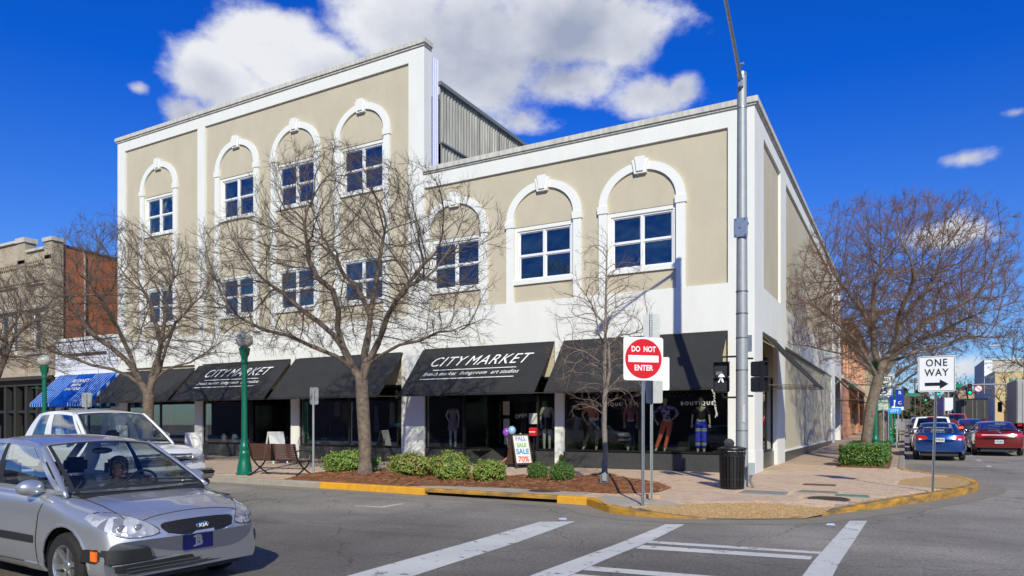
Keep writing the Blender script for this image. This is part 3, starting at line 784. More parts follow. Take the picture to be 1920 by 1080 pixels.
def plain_block(name, label, loc, x0, x1, y0, y1, z1, m_, wins=(), face='x', cope=True, roofm=None):
    b = thing(name, label, 'building', loc)
    m = MB(); m.box(x0, x1, y0, y1, .0, z1); m.build('wall', m_, b, world=True)
    if cope: m = MB(); m.box(x0 - .1, x1 + .1, y0 - .1, y1 + .1, z1, z1 + .25); m.build('coping', coping, b, world=True)
    for w_ in wins:
        k = MB()
        if w_[0] == 'w': k.box(x0 - .03, x0 + .05, w_[1], w_[2], w_[3], w_[4])
        elif w_[0] == 'e': k.box(x1 - .05, x1 + .03, w_[1], w_[2], w_[3], w_[4])
        else: k.box(w_[1], w_[2], y0 - .03, y0 + .05, w_[3], w_[4])
        k.build('window', glass_upper if len(w_) < 6 else w_[5], b, world=True)
    return b
buffs = mat('buff_paint', (.46, .38, .26), .9, var=.3, vs=1)
plain_block('tan_building', 'plain tan building beyond the salmon block, behind the street trees', (-6, 70, .5), -12, .4, 64, 78, 7.4, buffs, [('e', y, y + 1.2, 4.6, 6.2) for y in (66, 69, 72, 75)] + [('e', 65, 76, 1, 3.4)])
plain_block('far_low_shops', 'row of low shopfronts in the distance beyond the street trees', (-6, 110, 1), -12, .8, 92, 140, 5.5, mat('faded_brick', (.34, .2, .14), .9, var=.4, vs=.5), [('e', y, y + 3, 1.3, 3.6) for y in range(94, 138, 5)])
grey = mat('shade_grey', (.40, .41, .43), .9, var=.2, vs=.6)  # shade of the street-facing sides, painted in as grey
yel = mat('yellow_brick', (.62, .46, .22), .9, var=.15, vs=.8)
BY = plain_block('yellow_building', 'yellow fronted two storey building with green letters across the far junction', (22, 118, 1), 15.9, 30, 110, 126, 9.3, yel, [('w', y, y + 1.2, 5, 6.6) for y in (113, 117, 121)] + [('y', 17, 18.8, 1.5, 3.6), ('y', 21, 24, 1.5, 3.6)])
for s_, z_ in (('M I L', 7.8), ('B A', 6.4)):
    text(s_, 1.5, mat('green_letters', (.05, .3, .2), .5), BY, (19.2 - 22, 109.9 - 118, z_ - 1), (R(90), 0, 0), bold=.03, ext=.04)
MB().box(15.84, 15.9, 110, 126, 1, 9.3).build('side_wall', grey, BY, world=True)  # yellow building's street side, its shade put into the colour
BW = plain_block('pale_block', 'taller pale building standing behind the yellow one', (22, 140, 1.3), 16.2, 34, 130, 150, 12.6, mat('pale_render', (.55, .5, .42), .9, var=.3, vs=.4), [('w', y, y + 1.2, 6, 8) for y in (133, 138, 143)])
MB().box(16.12, 17.3, 129.9, 130, 1, 12.6).build('corner_strip', mat('white_paint', (.8, .82, .85), .8), BW, world=True); MB().box(16.12, 16.2, 130, 150, 1, 12.6).build('side_wall', grey, BW, world=True)  # grey side wall carries its shade in the colour
plain_block('distant_orange_building', 'small orange and cream building far up the street', (20, 190, 2), 15, 30, 180, 196, 9, mat('orange_cream', (.5, .33, .2), .9, var=.4, vs=.5))
plain_block('right_terrace', 'dark terrace of shops on the right hand side of the side street', (22, 88, .7), 19.5, 34, 74, 100, 5.5, mat('dull_brick', (.22, .14, .11), .9, var=.4))
plain_block('brown_terrace', 'long plain brown brick terrace continuing left of the buff brick building', (-75, 8, 0), -110, -50.1, .2, 18, 8.2, mat('brown_terrace_brick', (.26, .16, .11), .9, var=.5, vs=.6), [('y', x, x + 1.2, 4.8, 6.6) for x in range(-106, -52, 3)] + [('y', x, x + 3.6, .6, 3.0) for x in range(-106, -54, 5)])
# shops across the main street: they are what the plate glass reflects
plain_block('opposite_shops', 'row of dark brick shops across the main street, mirrored in the display windows', (-14, -40, 0), -70, 22, -48, -36, 8.5, mat('opposite_brick', (.14, .09, .07), .9, var=.4, vs=.5), cope=False)

# ================================================================== GROUND
def asphalt():
    m = bpy.data.materials.new('asphalt'); m.use_nodes = True
    t = m.node_tree; b = t.nodes['Principled BSDF']; b.inputs['Roughness'].default_value = .82
    g = t.nodes.new('ShaderNodeNewGeometry'); pos = g.outputs['Position']
    def N(sc, det, ro=.6, st=None, kind='ShaderNodeTexNoise'):
        v = pos
        if st:
            mp = t.nodes.new('ShaderNodeMapping'); mp.inputs[3].default_value = st; t.links.new(pos, mp.inputs[0]); v = mp.outputs[0]
        n = t.nodes.new(kind); n.inputs['Scale'].default_value = sc
        if kind == 'ShaderNodeTexNoise': n.inputs['Detail'].default_value = det; n.inputs['Roughness'].default_value = ro
        t.links.new(v, n.inputs['Vector']); return n.outputs[0]
    def mr(v, a, b_, c, d):
        n = t.nodes.new('ShaderNodeMapRange'); n.inputs[1].default_value = a; n.inputs[2].default_value = b_; n.inputs[3].default_value = c; n.inputs[4].default_value = d
        t.links.new(v, n.inputs[0]); return n.outputs[0]
    def mul(a, b_):
        n = t.nodes.new('ShaderNodeMath'); n.operation = 'MULTIPLY'; t.links.new(a, n.inputs[0]); t.links.new(b_, n.inputs[1]); return n.outputs[0]
    v = mul(mr(N(70, 4, .75), .3, .7, .40, 1.7), mr(N(.5, 6), .35, .65, .78, 1.18))
    v = mul(v, mr(N(1.6, 8, .65, (.25, 1.4, 1)),   .50, .70, 1.0, .80))      # tyre-polished bands and drips along the lane
    v = mul(v, mr(N(3.5, 9, .7), .60, .70, 1.0, .62))      # oil spots
    v = mul(v, mr(N(30, 2, .5), .60, .74, 1.0, 1.7)); v = mul(v, mr(N(22, 3, .6, (1, 1, 1)), .3, .7, .72, 1.28)); v = mul(v, mr(N(.22, 4, .5), .4, .6, .9, 1.12))
    # tar-sealed cracks
    vo = t.nodes.new('ShaderNodeTexVoronoi'); vo.feature = 'DISTANCE_TO_EDGE'; vo.inputs['Scale'].default_value = .33
    wv = t.nodes.new('ShaderNodeVectorMath'); wv.operation = 'ADD'; nz = t.nodes.new('ShaderNodeTexNoise'); nz.inputs['Scale'].default_value = 1.2; nz.inputs['Detail'].default_value = 6
    t.links.new(pos, nz.inputs['Vector']); t.links.new(pos, wv.inputs[0]); t.links.new(nz.outputs['Color'], wv.inputs[1]); t.links.new(wv.outputs[0], vo.inputs['Vector'])
    v = mul(v, mr(vo.outputs['Distance'], .0, .006, .45, 1.0))
    # older, paler surface in the parking lane beside the kerb
    sp3 = t.nodes.new('ShaderNodeSeparateXYZ'); t.links.new(pos, sp3.inputs[0])
    wob = t.nodes.new('ShaderNodeMath'); wob.operation = 'MULTIPLY_ADD'; t.links.new(N(.8, 7, .7), wob.inputs[0]); wob.inputs[1].default_value = 1.6; t.links.new(sp3.outputs[1], wob.inputs[2])
    lane = mul(mr(wob.outputs[0], -12.4, -9.6, 1.0, 1.7), mr(sp3.outputs[0], -2.5, .5, 1.0, 1.0))
    v = mul(v, lane)
    hv = t.nodes.new('ShaderNodeMix'); hv.data_type = 'RGBA'; hv.inputs[0].default_value = 1; hv.blend_type = 'MULTIPLY'
    hv.inputs[6].default_value = (.152, .136, .112, 1); t.links.new(v, hv.inputs[7])
    t.links.new(hv.outputs[2], b.inputs['Base Color'])
    bp = t.nodes.new('ShaderNodeBump'); bp.inputs['Strength'].default_value = .6; bp.inputs['Distance'].default_value = .008
    t.links.new(N(110, 3, .7), bp.inputs['Height']); t.links.new(bp.outputs[0], b.inputs['Normal'])
    MATS['asphalt'] = m; return m
asph = asphalt()
old_asph = mat('pale_old_asphalt', (.185, .175, .155), .9, var=.6, vs=4, col2=(.13, .125, .115), bump=.8, bs=90)
def struct(o): o['kind'] = 'structure'; return o
m = MB(); m.add([(-400, -300, -.03), (400, -300, -.03), (400, 0, -.03), (-400, 0, -.03), (400, 1500, 14.9), (-400, 1500, 14.9)], [(0, 1, 2, 3), (3, 2, 4, 5)])
struct(m.build('ground', mat('bare_ground', (.16, .14, .11), .95, var=.4, vs=.3), fix=False))
m = MB()
m.add([(-150, -60, 0), (150, -60, 0), (150, 0, 0), (-150, 0, 0)], [(0, 1, 2, 3)])
m.add([(0, 0, 0), (40, 0, 0), (40, 60, .6), (14.2, 60, .6), (14.2, 420, 4.2), (0, 420, 4.2), (0, 60, .6)], [(0, 1, 2, 3, 6), (6, 3, 4, 5)])
struct(m.build('road', asph, fix=False))

# kerb line round the corner, foot of the kerb at road level: (x, y, top height, colour)
KB = [(-60, -8.1, .15, 'g'), (-30, -8.1, .15, 'g'), (-20, -8.1, .15, 'g'), (-15, -8.1, .15, 'g'), (-12.5, -8.1, .15, 'g'), (-10.6, -8.1, .15, 'g'), (-8.7, -8.08, .15, 'y'), (-7.1, -8.1, .15, 'y'), (-5.5, -8.14, .15, 'd'),
      (-3.9, -8.14, .15, 'd'), (-2.3, -8.12, .15, 'y'), (-1.65, -8.16, .15, 'y'), (-1.25, -8.6, .15, 'y'), (-.85, -9.05, .14, 'w'), (-.3, -9.22, .10, 'w'), (.35, -9.18, .05, 'w'), (.85, -9.0, .01, 'n'),
      (1.5, -8.7, .01, 'n'), (2.1, -8.3, .01, 'w'), (2.6, -7.35, .06, 'w'), (3.1, -6.35, .11, 'w'), (3.65, -5.25, .14, 'w'), (4.2, -4.0, .15, 'w'), (4.75, -2.6, .15, 'w'), (5.12, -1.4, .15, 'w'),
      (5.28, -.3, .15, 'y'), (5.22, .7, .15, 'y'), (4.9, 1.6, .15, 'y'), (4.3, 2.5, .15, 'y'), (3.85, 3.3, .15, 'y'), (3.7, 4.2, .15, 'g'), (3.7, 9, .15, 'g'), (3.7, 20, .15, 'g'), (3.7, 40, .15, 'g'), (3.7, 66, .15, 'g')]
def gtop(x, y, t): return t + gz(y)
kyel = mat('yellow_kerb_paint', (.80, .38, .008), .75, var=.6, vs=7, col2=(.40, .22, .05), bump=.4, bs=60)
kworn = mat('worn_yellow_kerb', (.60, .30, .02), .85, var=.95, vs=2.4, col2=(.09, .08, .06), bump=.5, bs=50, stretch=(1, 1, 3))
kgrey = mat('grey_kerb', (.38, .335, .27), .9, var=.5, vs=4, col2=(.2, .185, .165), bump=.5, bs=60)
kerb = bpy.data.objects.new('kerb', None); C.objects.link(kerb); kerb['kind'] = 'structure'
inner = []
for i, (x, y, t, c) in enumerate(KB):
    a = Vector(KB[max(i - 1, 0)][:2]); b = Vector(KB[min(i + 1, len(KB) - 1)][:2]); d = (b - a).normalized(); n_ = Vector((-d.y, d.x))
    inner.append((x + n_.x * .17, y + n_.y * .17))
for i in range(len(KB) - 1):
    (xa, ya, ta, c), (xb, yb, tb, _) = KB[i], KB[i + 1]
    if c == 'n': continue
    L = math.hypot(xb - xa, yb - ya); k = max(1, min(6, round(L / 1.8)))
    for j in range(k):
        g = .006 / L if k > 1 or L > .8 else 0
        u0, u1 = j / k + g, (j + 1) / k - g
        def lp(p, q, u): return p + (q - p) * u
        o0, o1 = (lp(xa, xb, u0), lp(ya, yb, u0)), (lp(xa, xb, u1), lp(ya, yb, u1))
        i0 = (lp(inner[i][0], inner[i + 1][0], u0), lp(inner[i][1], inner[i + 1][1], u0)); i1 = (lp(inner[i][0], inner[i + 1][0], u1), lp(inner[i][1], inner[i + 1][1], u1))
        t0, t1 = lp(ta, tb, u0) + gz(o0[1]) + .004, lp(ta, tb, u1) + gz(o1[1]) + .004
        z0 = .075 if c == 'd' else -.05
        q = .022
        def ins(o, n_): return (o[0] + (n_[0] - o[0]) * .14, o[1] + (n_[1] - o[1]) * .14)
        m = MB()
        vs = [(*o0, z0 + gz(o0[1])), (*o1, z0 + gz(o1[1])), (*o1, max(t1 - q, 0)), (*ins(o1, i1), t1), (*i1, t1), (*i1, z0), (*ins(o0, i0), t0), (*o0, max(t0 - q, 0)), (*i0, t0), (*i0, z0)]
        m.add(vs, [(0, 1, 2, 7), (7, 2, 3, 6), (6, 3, 4, 8), (8, 4, 5, 9), (9, 5, 1, 0), (0, 7, 6, 8, 9), (1, 5, 4, 3, 2)])
        m.build('kerb_stone', {'g': kgrey, 'y': kyel, 'w': kworn, 'd': kworn}[c], kerb)
# storm drain behind the hollow kerb, and the dished concrete gutter pan
m = MB(); m.box(-5.5, -2.3, -8.02, -7.9, -.3, .1); m.build('drain_throat', mat('drain_black', (.006, .006, .006), 1), kerb)
gut = mat('concrete_gutter', (.29, .25, .19), .9, var=.6, vs=2.2, col2=(.19, .168, .135), bump=.5, bs=60)
m = MB(); P_ = []
for i, (x, y, t, c) in enumerate(KB):
    if x < -30 or y > 5: continue
    a = Vector(KB[max(i - 1, 0)][:2]); b = Vector(KB[min(i + 1, len(KB) - 1)][:2]); d = (b - a).normalized(); n_ = Vector((d.y, -d.x))
    P_.append(((x - n_.x * .02, y - n_.y * .02, .004 + gz(y)), (x + n_.x * .55, y + n_.y * .55, .004 + gz(y))))
for (a, b), (c, d) in zip(P_[:-1], P_[1:]): m.add([a, b, d, c], [(0, 1, 2, 3)])
struct(m.build('gutter', gut, fix=False))
for x0, x1 in ((-5.9, -1.9),):
    m = MB(); m.box(x0, x1, -7.92, -7.0, .10, .156); m.build('drain_slab', mat('sidewalk_concrete', (.44, .385, .30), .9, var=.5, vs=3, col2=(.32, .28, .22), bump=.4, bs=60), kerb)

# pavement base sheet under the pavers
jcol = mat('paving_joint', (.10, .085, .07), .95, var=.4, vs=8)
conc = MATS['sidewalk_concrete']
m = MB()
bm_poly = [(x, y) for x, y in inner]
def pave_sheet(z, pts, mat_, name, hole=None):
    bm = bmesh.new()
    vs = [bm.verts.new((x, y, z + gz(y))) for x, y in pts]
    es = [bm.edges.new((vs[i], vs[(i + 1) % len(vs)])) for i in range(len(vs))]
    bmesh.ops.triangle_fill(bm, use_beauty=True, edges=es)
    me = bpy.data.meshes.new(name); bm.to_mesh(me); bm.free(); me.materials.append(mat_)
    o = bpy.data.objects.new(name, me); C.objects.link(o)
    return o
near = [p for p, k in zip(inner, KB) if k[1] <= .0 or k[0] > 5]
lowered = []
def ktop(px, py):   # interpolated kerb-top height of the nearest kerb point, for the dropped ramp
    best = min(KB, key=lambda k: (k[0] - px) ** 2 + (k[1] - py) ** 2)
    return best[2]
# front strip as a height-field so the ramp can dip to the road
KSEG = [(a, b) for a, b in zip(KB[:-1], KB[1:]) if a[0] > -1.8 and (a[2] < .15 or b[2] < .15)]
def surf_h(x, y):
    if x < -2 or y > 1: return .15 + gz(y)
    h = .15
    for (xa, ya, ta, _), (xb, yb, tb, _) in KSEG:   # near the dropped kerb the paving runs down to the kerb top
        dx, dy = xb - xa, yb - ya; u = max(0, min(1, ((x - xa) * dx + (y - ya) * dy) / (dx * dx + dy * dy)))
        d = max(0, math.hypot(x - xa - dx * u, y - ya - dy * u) - .17); t_ = ta + (tb - ta) * u
        h = min(h, t_ + .004 + d * .11)
    return h + gz(y)
def inside(px, py, poly):
    c = False; j = len(poly) - 1
    for i in range(len(poly)):
        xi, yi = poly[i]; xj, yj = poly[j]
        if (yi > py) != (yj > py) and px < (xj - xi) * (py - yi) / (yj - yi) + xi: c = not c
        j = i
    return c
outline = [p for p in inner if p[1] < 66.5] + [(0.0, 66), (-.25, 31), (-.25, 4.0), (-.25, .3), (-6.3, .3), (-6.3, 2), (-11.5, 2), (-11.5, .3), (-18.3, .3), (-18.3, 2), (-23.7, 2), (-23.7, .3), (-60, .3)]
bm = bmesh.new()
vs = [bm.verts.new((x, y, 0)) for x, y in outline]
es = [bm.edges.new((vs[i], vs[(i + 1) % len(vs)])) for i in range(len(vs))]
bmesh.ops.triangle_fill(bm, use_beauty=True, edges=es)
for k in range(-12, 7):
    bmesh.ops.bisect_plane(bm, geom=bm.verts[:] + bm.edges[:] + bm.faces[:], plane_co=(k * .5 + 1, 0, 0), plane_no=(1, 0, 0))
for k in range(-22, 1):
    bmesh.ops.bisect_plane(bm, geom=bm.verts[:] + bm.edges[:] + bm.faces[:], plane_co=(0, k * .45, 0), plane_no=(0, 1, 0))
for v in bm.verts: v.co.z = surf_h(v.co.x, v.co.y) - .012
bmesh.ops.recalc_face_normals(bm, faces=bm.faces[:])
me = bpy.data.meshes.new('sidewalk'); bm.to_mesh(me); bm.free()
pavefar = brickmat('brick_paving', (.60, .44, .30), (.50, .37, .26), (.20, .16, .12), bw=.2, bh=.1, axis='xy', ms=.006, soot=.35, sootcol=(.22, .16, .13))
me.materials.append(pavefar)
walk = bpy.data.objects.new('sidewalk', me); C.objects.link(walk); walk['kind'] = 'structure'
# real pavers on the corner: running bond, each with its own lift
pm = mat('clay_paver', (.66, .47, .31), .9, var=.9, vs=1.1, col2=(.54, .40, .28), bump=.5, bs=70)
pm2 = mat('clay_paver_dark', (.56, .38, .26), .9, var=.6, vs=5, col2=(.45, .32, .23), bump=.5, bs=70)
pm3 = mat('clay_paver_grey', (.62, .48, .35), .9, var=.6, vs=5, col2=(.42, .35, .29), bump=.5, bs=70)
rng = random.Random(5)
fines = []
agg = [(-.35, -8.95), (-.2, -8.5), (.2, -8.05), (1.4, -7.25), (2.55, -7.05), (2.5, -7.75), (2.25, -8.2), (1.4, -8.72), (.85, -8.98), (.2, -9.1)]
agg2 = [(3.62, -.2), (3.55, -1.9), (4.2, -2.6), (4.65, -2.4), (5.0, -1.2), (5.1, -.2), (5.05, .6), (4.75, 1.35), (4.2, .9)]
bed = [(-10.1, -7.9), (-9.4, -7.93), (-6.2, -7.93), (-5.6, -7.55), (-3.8, -7.25), (-2.4, -7.3), (-1.5, -7.2), (-.75, -6.5), (-.8, -5.4), (-1.5, -4.2), (-2.8, -3.3), (-4.0, -3.4), (-5.5, -4.3), (-7.5, -4.0), (-9.2, -3.8), (-11.0, -4.6), (-10.9, -6.0)]
hedgebed = [(1.8, 3.75), (3.3, 3.75), (3.3, 11.2), (1.8, 11.2)]
covers = [(2.42, -6.0, .37, 'r'), (1.98, -2.94, .36, 's'), (2.11, -4.74, .36, 's'), (2.78, -5.22, .3, 's'), (1.15, -5.4, .45, 's')]
near_list, far_mb = [], [MB(), MB(), MB()]
PW, PH = .2, .1
slab = (-5.95, -1.85, -8.0, -6.98)
for iy in range(int(-9.3 / PH), int(4.4 / PH)):
    y0 = iy * PH
    for ix in range(int(-13 / PW), int(5.6 / PW)):
        x0 = ix * PW + (PW / 2 if iy % 2 else 0)
        cx, cy = x0 + PW / 2, y0 + PH / 2
        if cy > 0 and cx < 0: continue
        if cx < -6 and cy < -4.8 and cx < -11.3: pass
        if not inside(cx, cy, outline) or not inside(cx + .12, cy - .08, outline) : continue
        if inside(cx, cy, agg) or inside(cx, cy, agg2) or inside(cx, cy, bed) or inside(cx, cy, hedgebed): continue
        if slab[0] < cx < slab[1] and slab[2] < cy < slab[3]: continue
        if any(abs(cx - a) < s + .06 and abs(cy - b) < s * .8 + .02 for a, b, s, k in covers): continue
        dd = (cx - CAM[0]) ** 2 + (cy - CAM[1]) ** 2
        near_list.append((dd, x0, y0, rng.random(), rng.uniform(-.002, .002)))
near_list.sort()
def paver(mb, x0, y0, dz, g=.0065):
    z = surf_h(x0 + .1, y0 + .05) + dz
    xs, ys = (x0 + g, x0 + PW - g), (y0 + g, y0 + PH - g)
    zz = [surf_h(x, y) + dz for x in xs for y in ys]
    mb.add([(xs[0], ys[0], z - .03), (xs[1], ys[0], z - .03), (xs[1], ys[1], z - .03), (xs[0], ys[1], z - .03),
            (xs[0], ys[0], zz[0]), (xs[1], ys[0], zz[2]), (xs[1], ys[1], zz[3]), (xs[0], ys[1], zz[1])],
           [(4, 5, 6, 7), (0, 1, 5, 4), (1, 2, 6, 5), (2, 3, 7, 6), (3, 0, 4, 7)])
pms = (pm, pm2, pm3)
for k, (dd, x0, y0, r_, dz) in enumerate(near_list):
    c = 0 if r_ < .6 else (1 if r_ < .82 else 2)
    if k < 300:
        q = MB(); paver(q, x0, y0, dz); q.build('paver', pms[c], walk, fix=False)
    else: paver(far_mb[c], x0, y0, dz)
for c in range(3):
    o = far_mb[c].build('paver_field', pms[c], walk, fix=False); o['kind'] = 'stuff'
# exposed aggregate panels
def aggm():
    m = bpy.data.materials.new('exposed_aggregate'); m.use_nodes = True; t = m.node_tree; b = t.nodes['Principled BSDF']; b.inputs['Roughness'].default_value = .8
    g = t.nodes.new('ShaderNodeNewGeometry'); v = t.nodes.new('ShaderNodeTexVoronoi'); v.inputs['Scale'].default_value = 55; t.links.new(g.outputs['Position'], v.inputs['Vector'])
    cr = t.nodes.new('ShaderNodeValToRGB'); e = cr.color_ramp.elements
    e[0].color = (.62, .35, .11, 1); e[1].color = (.80, .64, .38, 1); x = cr.color_ramp.elements.new(.5); x.color = (.36, .21, .08, 1); x = cr.color_ramp.elements.new(.75); x.color = (.68, .44, .16, 1)
    s = t.nodes.new('ShaderNodeSeparateColor'); t.links.new(v.outputs['Color'], s.inputs[0]); t.links.new(s.outputs[0], cr.inputs[0])
    t.links.new(cr.outputs[0], b.inputs['Base Color'])
    bp = t.nodes.new('ShaderNodeBump'); bp.inputs['Distance'].default_value = .01; bp.invert = True; t.links.new(v.outputs['Distance'], bp.inputs['Height']); t.links.new(bp.outputs[0], b.inputs['Normal'])
    return m
aggmat = aggm()
def sheet(name, poly, m_, dz, cut=.3, parent=None):
    bm = bmesh.new(); vs = [bm.verts.new((x, y, 0)) for x, y in poly]
    es = [bm.edges.new((vs[i], vs[(i + 1) % len(vs)])) for i in range(len(vs))]
    bmesh.ops.triangle_fill(bm, use_beauty=True, edges=es)
    xs = [p[0] for p in poly]; ys = [p[1] for p in poly]
    k = min(xs)
    while k < max(xs): bmesh.ops.bisect_plane(bm, geom=bm.verts[:] + bm.edges[:] + bm.faces[:], plane_co=(k, 0, 0), plane_no=(1, 0, 0)); k += cut
    k = min(ys)
    while k < max(ys): bmesh.ops.bisect_plane(bm, geom=bm.verts[:] + bm.edges[:] + bm.faces[:], plane_co=(0, k, 0), plane_no=(0, 1, 0)); k += cut
    for v in bm.verts: v.co.z = surf_h(v.co.x, v.co.y) + dz
    bmesh.ops.recalc_face_normals(bm, faces=bm.faces[:])
    if bm.faces and sum(f.normal.z for f in bm.faces) < 0: bmesh.ops.reverse_faces(bm, faces=bm.faces[:])
    me = bpy.data.meshes.new(name); bm.to_mesh(me); bm.free(); me.materials.append(m_)
    o = bpy.data.objects.new(name, me); C.objects.link(o)
    if parent: o.parent = parent
    return o
sheet('aggregate_panel', agg, aggmat, .0, parent=walk); sheet('aggregate_panel', agg2, aggmat, .0, parent=walk)
sheet('concrete_border', [(.0, -8.0), (.25, -8.15), (-.3, -8.55), (-.55, -9.05), (-.95, -8.95), (-1.45, -8.3), (-1.5, -7.6)], conc, .003, parent=walk)

m = MB(); m.hexa([(14.2, 8, .05), (19.5, 8, .05), (19.5, 300, 3.0), (14.2, 300, 3.0)], [(14.2, 8, .21), (19.5, 8, .21), (19.5, 300, 3.14), (14.2, 300, 3.14)])
m.hexa([(-.3, 66, .6), (3.7, 66, .6), (3.7, 300, 3.0), (-.3, 300, 3.0)], [(-.3, 66, .8), (3.7, 66, .8), (3.7, 300, 3.14), (-.3, 300, 3.14)])
struct(m.build('far_sidewalk', conc))
# road paint, 4 mm above the asphalt, worn through by noise
def paint():
    m = bpy.data.materials.new('road_paint'); m.use_nodes = True; t = m.node_tree; b = t.nodes['Principled BSDF']; b.inputs['Roughness'].default_value = .7
    b.inputs['Base Color'].default_value = (.66, .66, .63, 1)
    g = t.nodes.new('ShaderNodeNewGeometry')
    n = t.nodes.new('ShaderNodeTexNoise'); n.inputs['Scale'].default_value = 3.2; n.inputs['Detail'].default_value = 12; n.inputs['Roughness'].default_value = .78; t.links.new(g.outputs['Position'], n.inputs['Vector'])
    mr = t.nodes.new('ShaderNodeMapRange'); mr.inputs[1].default_value = .56; mr.inputs[2].default_value = .62; t.links.new(n.outputs[0], mr.inputs[0])
    n2_ = t.nodes.new('ShaderNodeTexNoise'); n2_.inputs['Scale'].default_value = 1.1; n2_.inputs['Detail'].default_value = 6; t.links.new(g.outputs['Position'], n2_.inputs['Vector'])
    mi = t.nodes.new('ShaderNodeMix'); mi.data_type = 'RGBA'; mi.inputs[6].default_value = (.78, .77, .68, 1); mi.inputs[7].default_value = (.46, .46, .44, 1)
    t.links.new(n2_.outputs[0], mi.inputs[0]); t.links.new(mi.outputs[2], b.inputs['Base Color'])
    tr = t.nodes.new('ShaderNodeBsdfTransparent'); mx_ = t.nodes.new('ShaderNodeMixShader')
    mu = t.nodes.new('ShaderNodeMath'); mu.operation = 'MULTIPLY'; mu.inputs[1].default_value = .85; t.links.new(mr.outputs[0], mu.inputs[0])
    t.links.new(mu.outputs[0], mx_.inputs[0]); t.links.new(b.outputs[0], mx_.inputs[1]); t.links.new(tr.outputs[0], mx_.inputs[2])
    t.links.new(mx_.outputs[0], t.nodes['Material Output'].inputs[0]); return m
rp = paint()
def mark(poly, z=.0045, name='road_marking'):
    m = MB(); m.add([(x, y, z + gz(y)) for x, y in poly], [tuple(range(len(poly)))])
    o = struct(m.build(name, rp, fix=False)); return o
mark([(-1.42, -10.62), (-.94, -10.29), (-.80, -12.5), (-.75, -15.5), (-.72, -19), (-1.32, -19), (-1.36, -15.5), (-1.38, -12.6)], name='stop_line')
mark([(.43, -9.9), (.69, -9.76), (.72, -11.5), (.66, -13.0), (.60, -19), (.28, -19), (.30, -14), (.40, -12.0)], name='crossing_line')
mark([(.72, -11.50), (2.80, -11.25), (2.80, -11.42), (.72, -11.70)], name='crossing_line')
mark([(.72, -11.88), (2.74, -11.62), (2.74, -11.86), (.72, -12.16)], name='crossing_line')
mark([(2.92, -8.06), (3.17, -7.92), (3.05, -12), (3.02, -19), (2.7, -19), (2.78, -12)], name='crossing_line')
mark([(.66, -13.45), (2.7, -13.2), (2.7, -13.4), (.66, -13.68)], name='crossing_line')
mark([(.66, -13.9), (2.7, -13.66), (2.7, -13.9), (.66, -14.2)], name='crossing_line')
mark([(-5.48, -10.46), (-4.86, -10.34), (-4.86, -9.68), (-4.96, -9.68), (-4.96, -10.26), (-5.48, -10.36)], name='parking_mark')
for y in (8.1, 15.5, 22.5): mark([(5.3, y), (6.3, y), (6.3, y + .8), (6.18, y + .8), (6.18, y + .12), (5.3, y + .12)], name='parking_mark')
for y in (11.5, 12.2, 21): mark([(6.15, y), (6.3, y), (6.3, y + .5), (6.15, y + .5)], name='parking_mark')
for y in (2, 3.6): mark([(7.3, y), (11, y), (11, y + .12), (7.3, y + .12)], name='crossing_line')
for k in range(8): mark([(9.0, 10 + k * 9), (9.12, 10 + k * 9), (9.12, 13 + k * 9), (9.0, 13 + k * 9)], name='lane_line')
# covers let into the paving
iron = mat('cast_iron', (.09, .06, .045), .7, metal=.3, var=.5, vs=12, bump=.5, bs=50)
def cover(x, y, s, kind, m_, label, z=None):
    m = MB(); z = surf_h(x, y) if z is None else z
    if kind == 'r': m.lathe([(s, z - .03), (s, z - .004), (s - .02, z + .004), (s - .06, z + .004), (s - .065, z - .004), (0.001, z - .002)], 28, (x, y, 0))
    else: m.box(x - s, x + s, y - s * .8, y + s * .8, z - .03, z - .002); m.box(x - s + .03, x + s - .03, y - s * .8 + .03, y + s * .8 - .03, z - .002, z + .004)
    o = m.build('access_cover', m_); tag(o, label, 'manhole cover'); return o
cover(2.42, -6.0, .37, 'r', iron, 'round dark iron manhole cover near the worn kerb at the corner')
cover(1.98, -2.94, .36, 's', mat('rusty_plate', (.20, .10, .07), .8, var=.4, vs=9), 'rust brown rectangular access cover, furthest from the kerb')
cover(2.11, -4.74, .36, 's', mat('grey_plate', (.27, .25, .19), .85, var=.4, vs=9), 'grey green square utility lid between the brown cover and the manhole')
cover(2.78, -5.22, .3, 's', mat('green_plate', (.12, .32, .22), .6, var=.5, vs=9), 'green plastic utility lid beside the round manhole')
cover(1.15, -5.4, .45, 's', mat('grey_plate2', (.30, .29, .27), .85, var=.4, vs=9), 'pale grey concrete utility lid nearest the bin')
cover(-2.95, -7.4, .34, 'r', iron, 'round iron manhole cover in the concrete slab before the pine straw', z=.16)
cover(-4.6, -2.0, .13, 'r', iron, 'small round iron cap in the brick paving near the round bushes')
MB_ = MB()

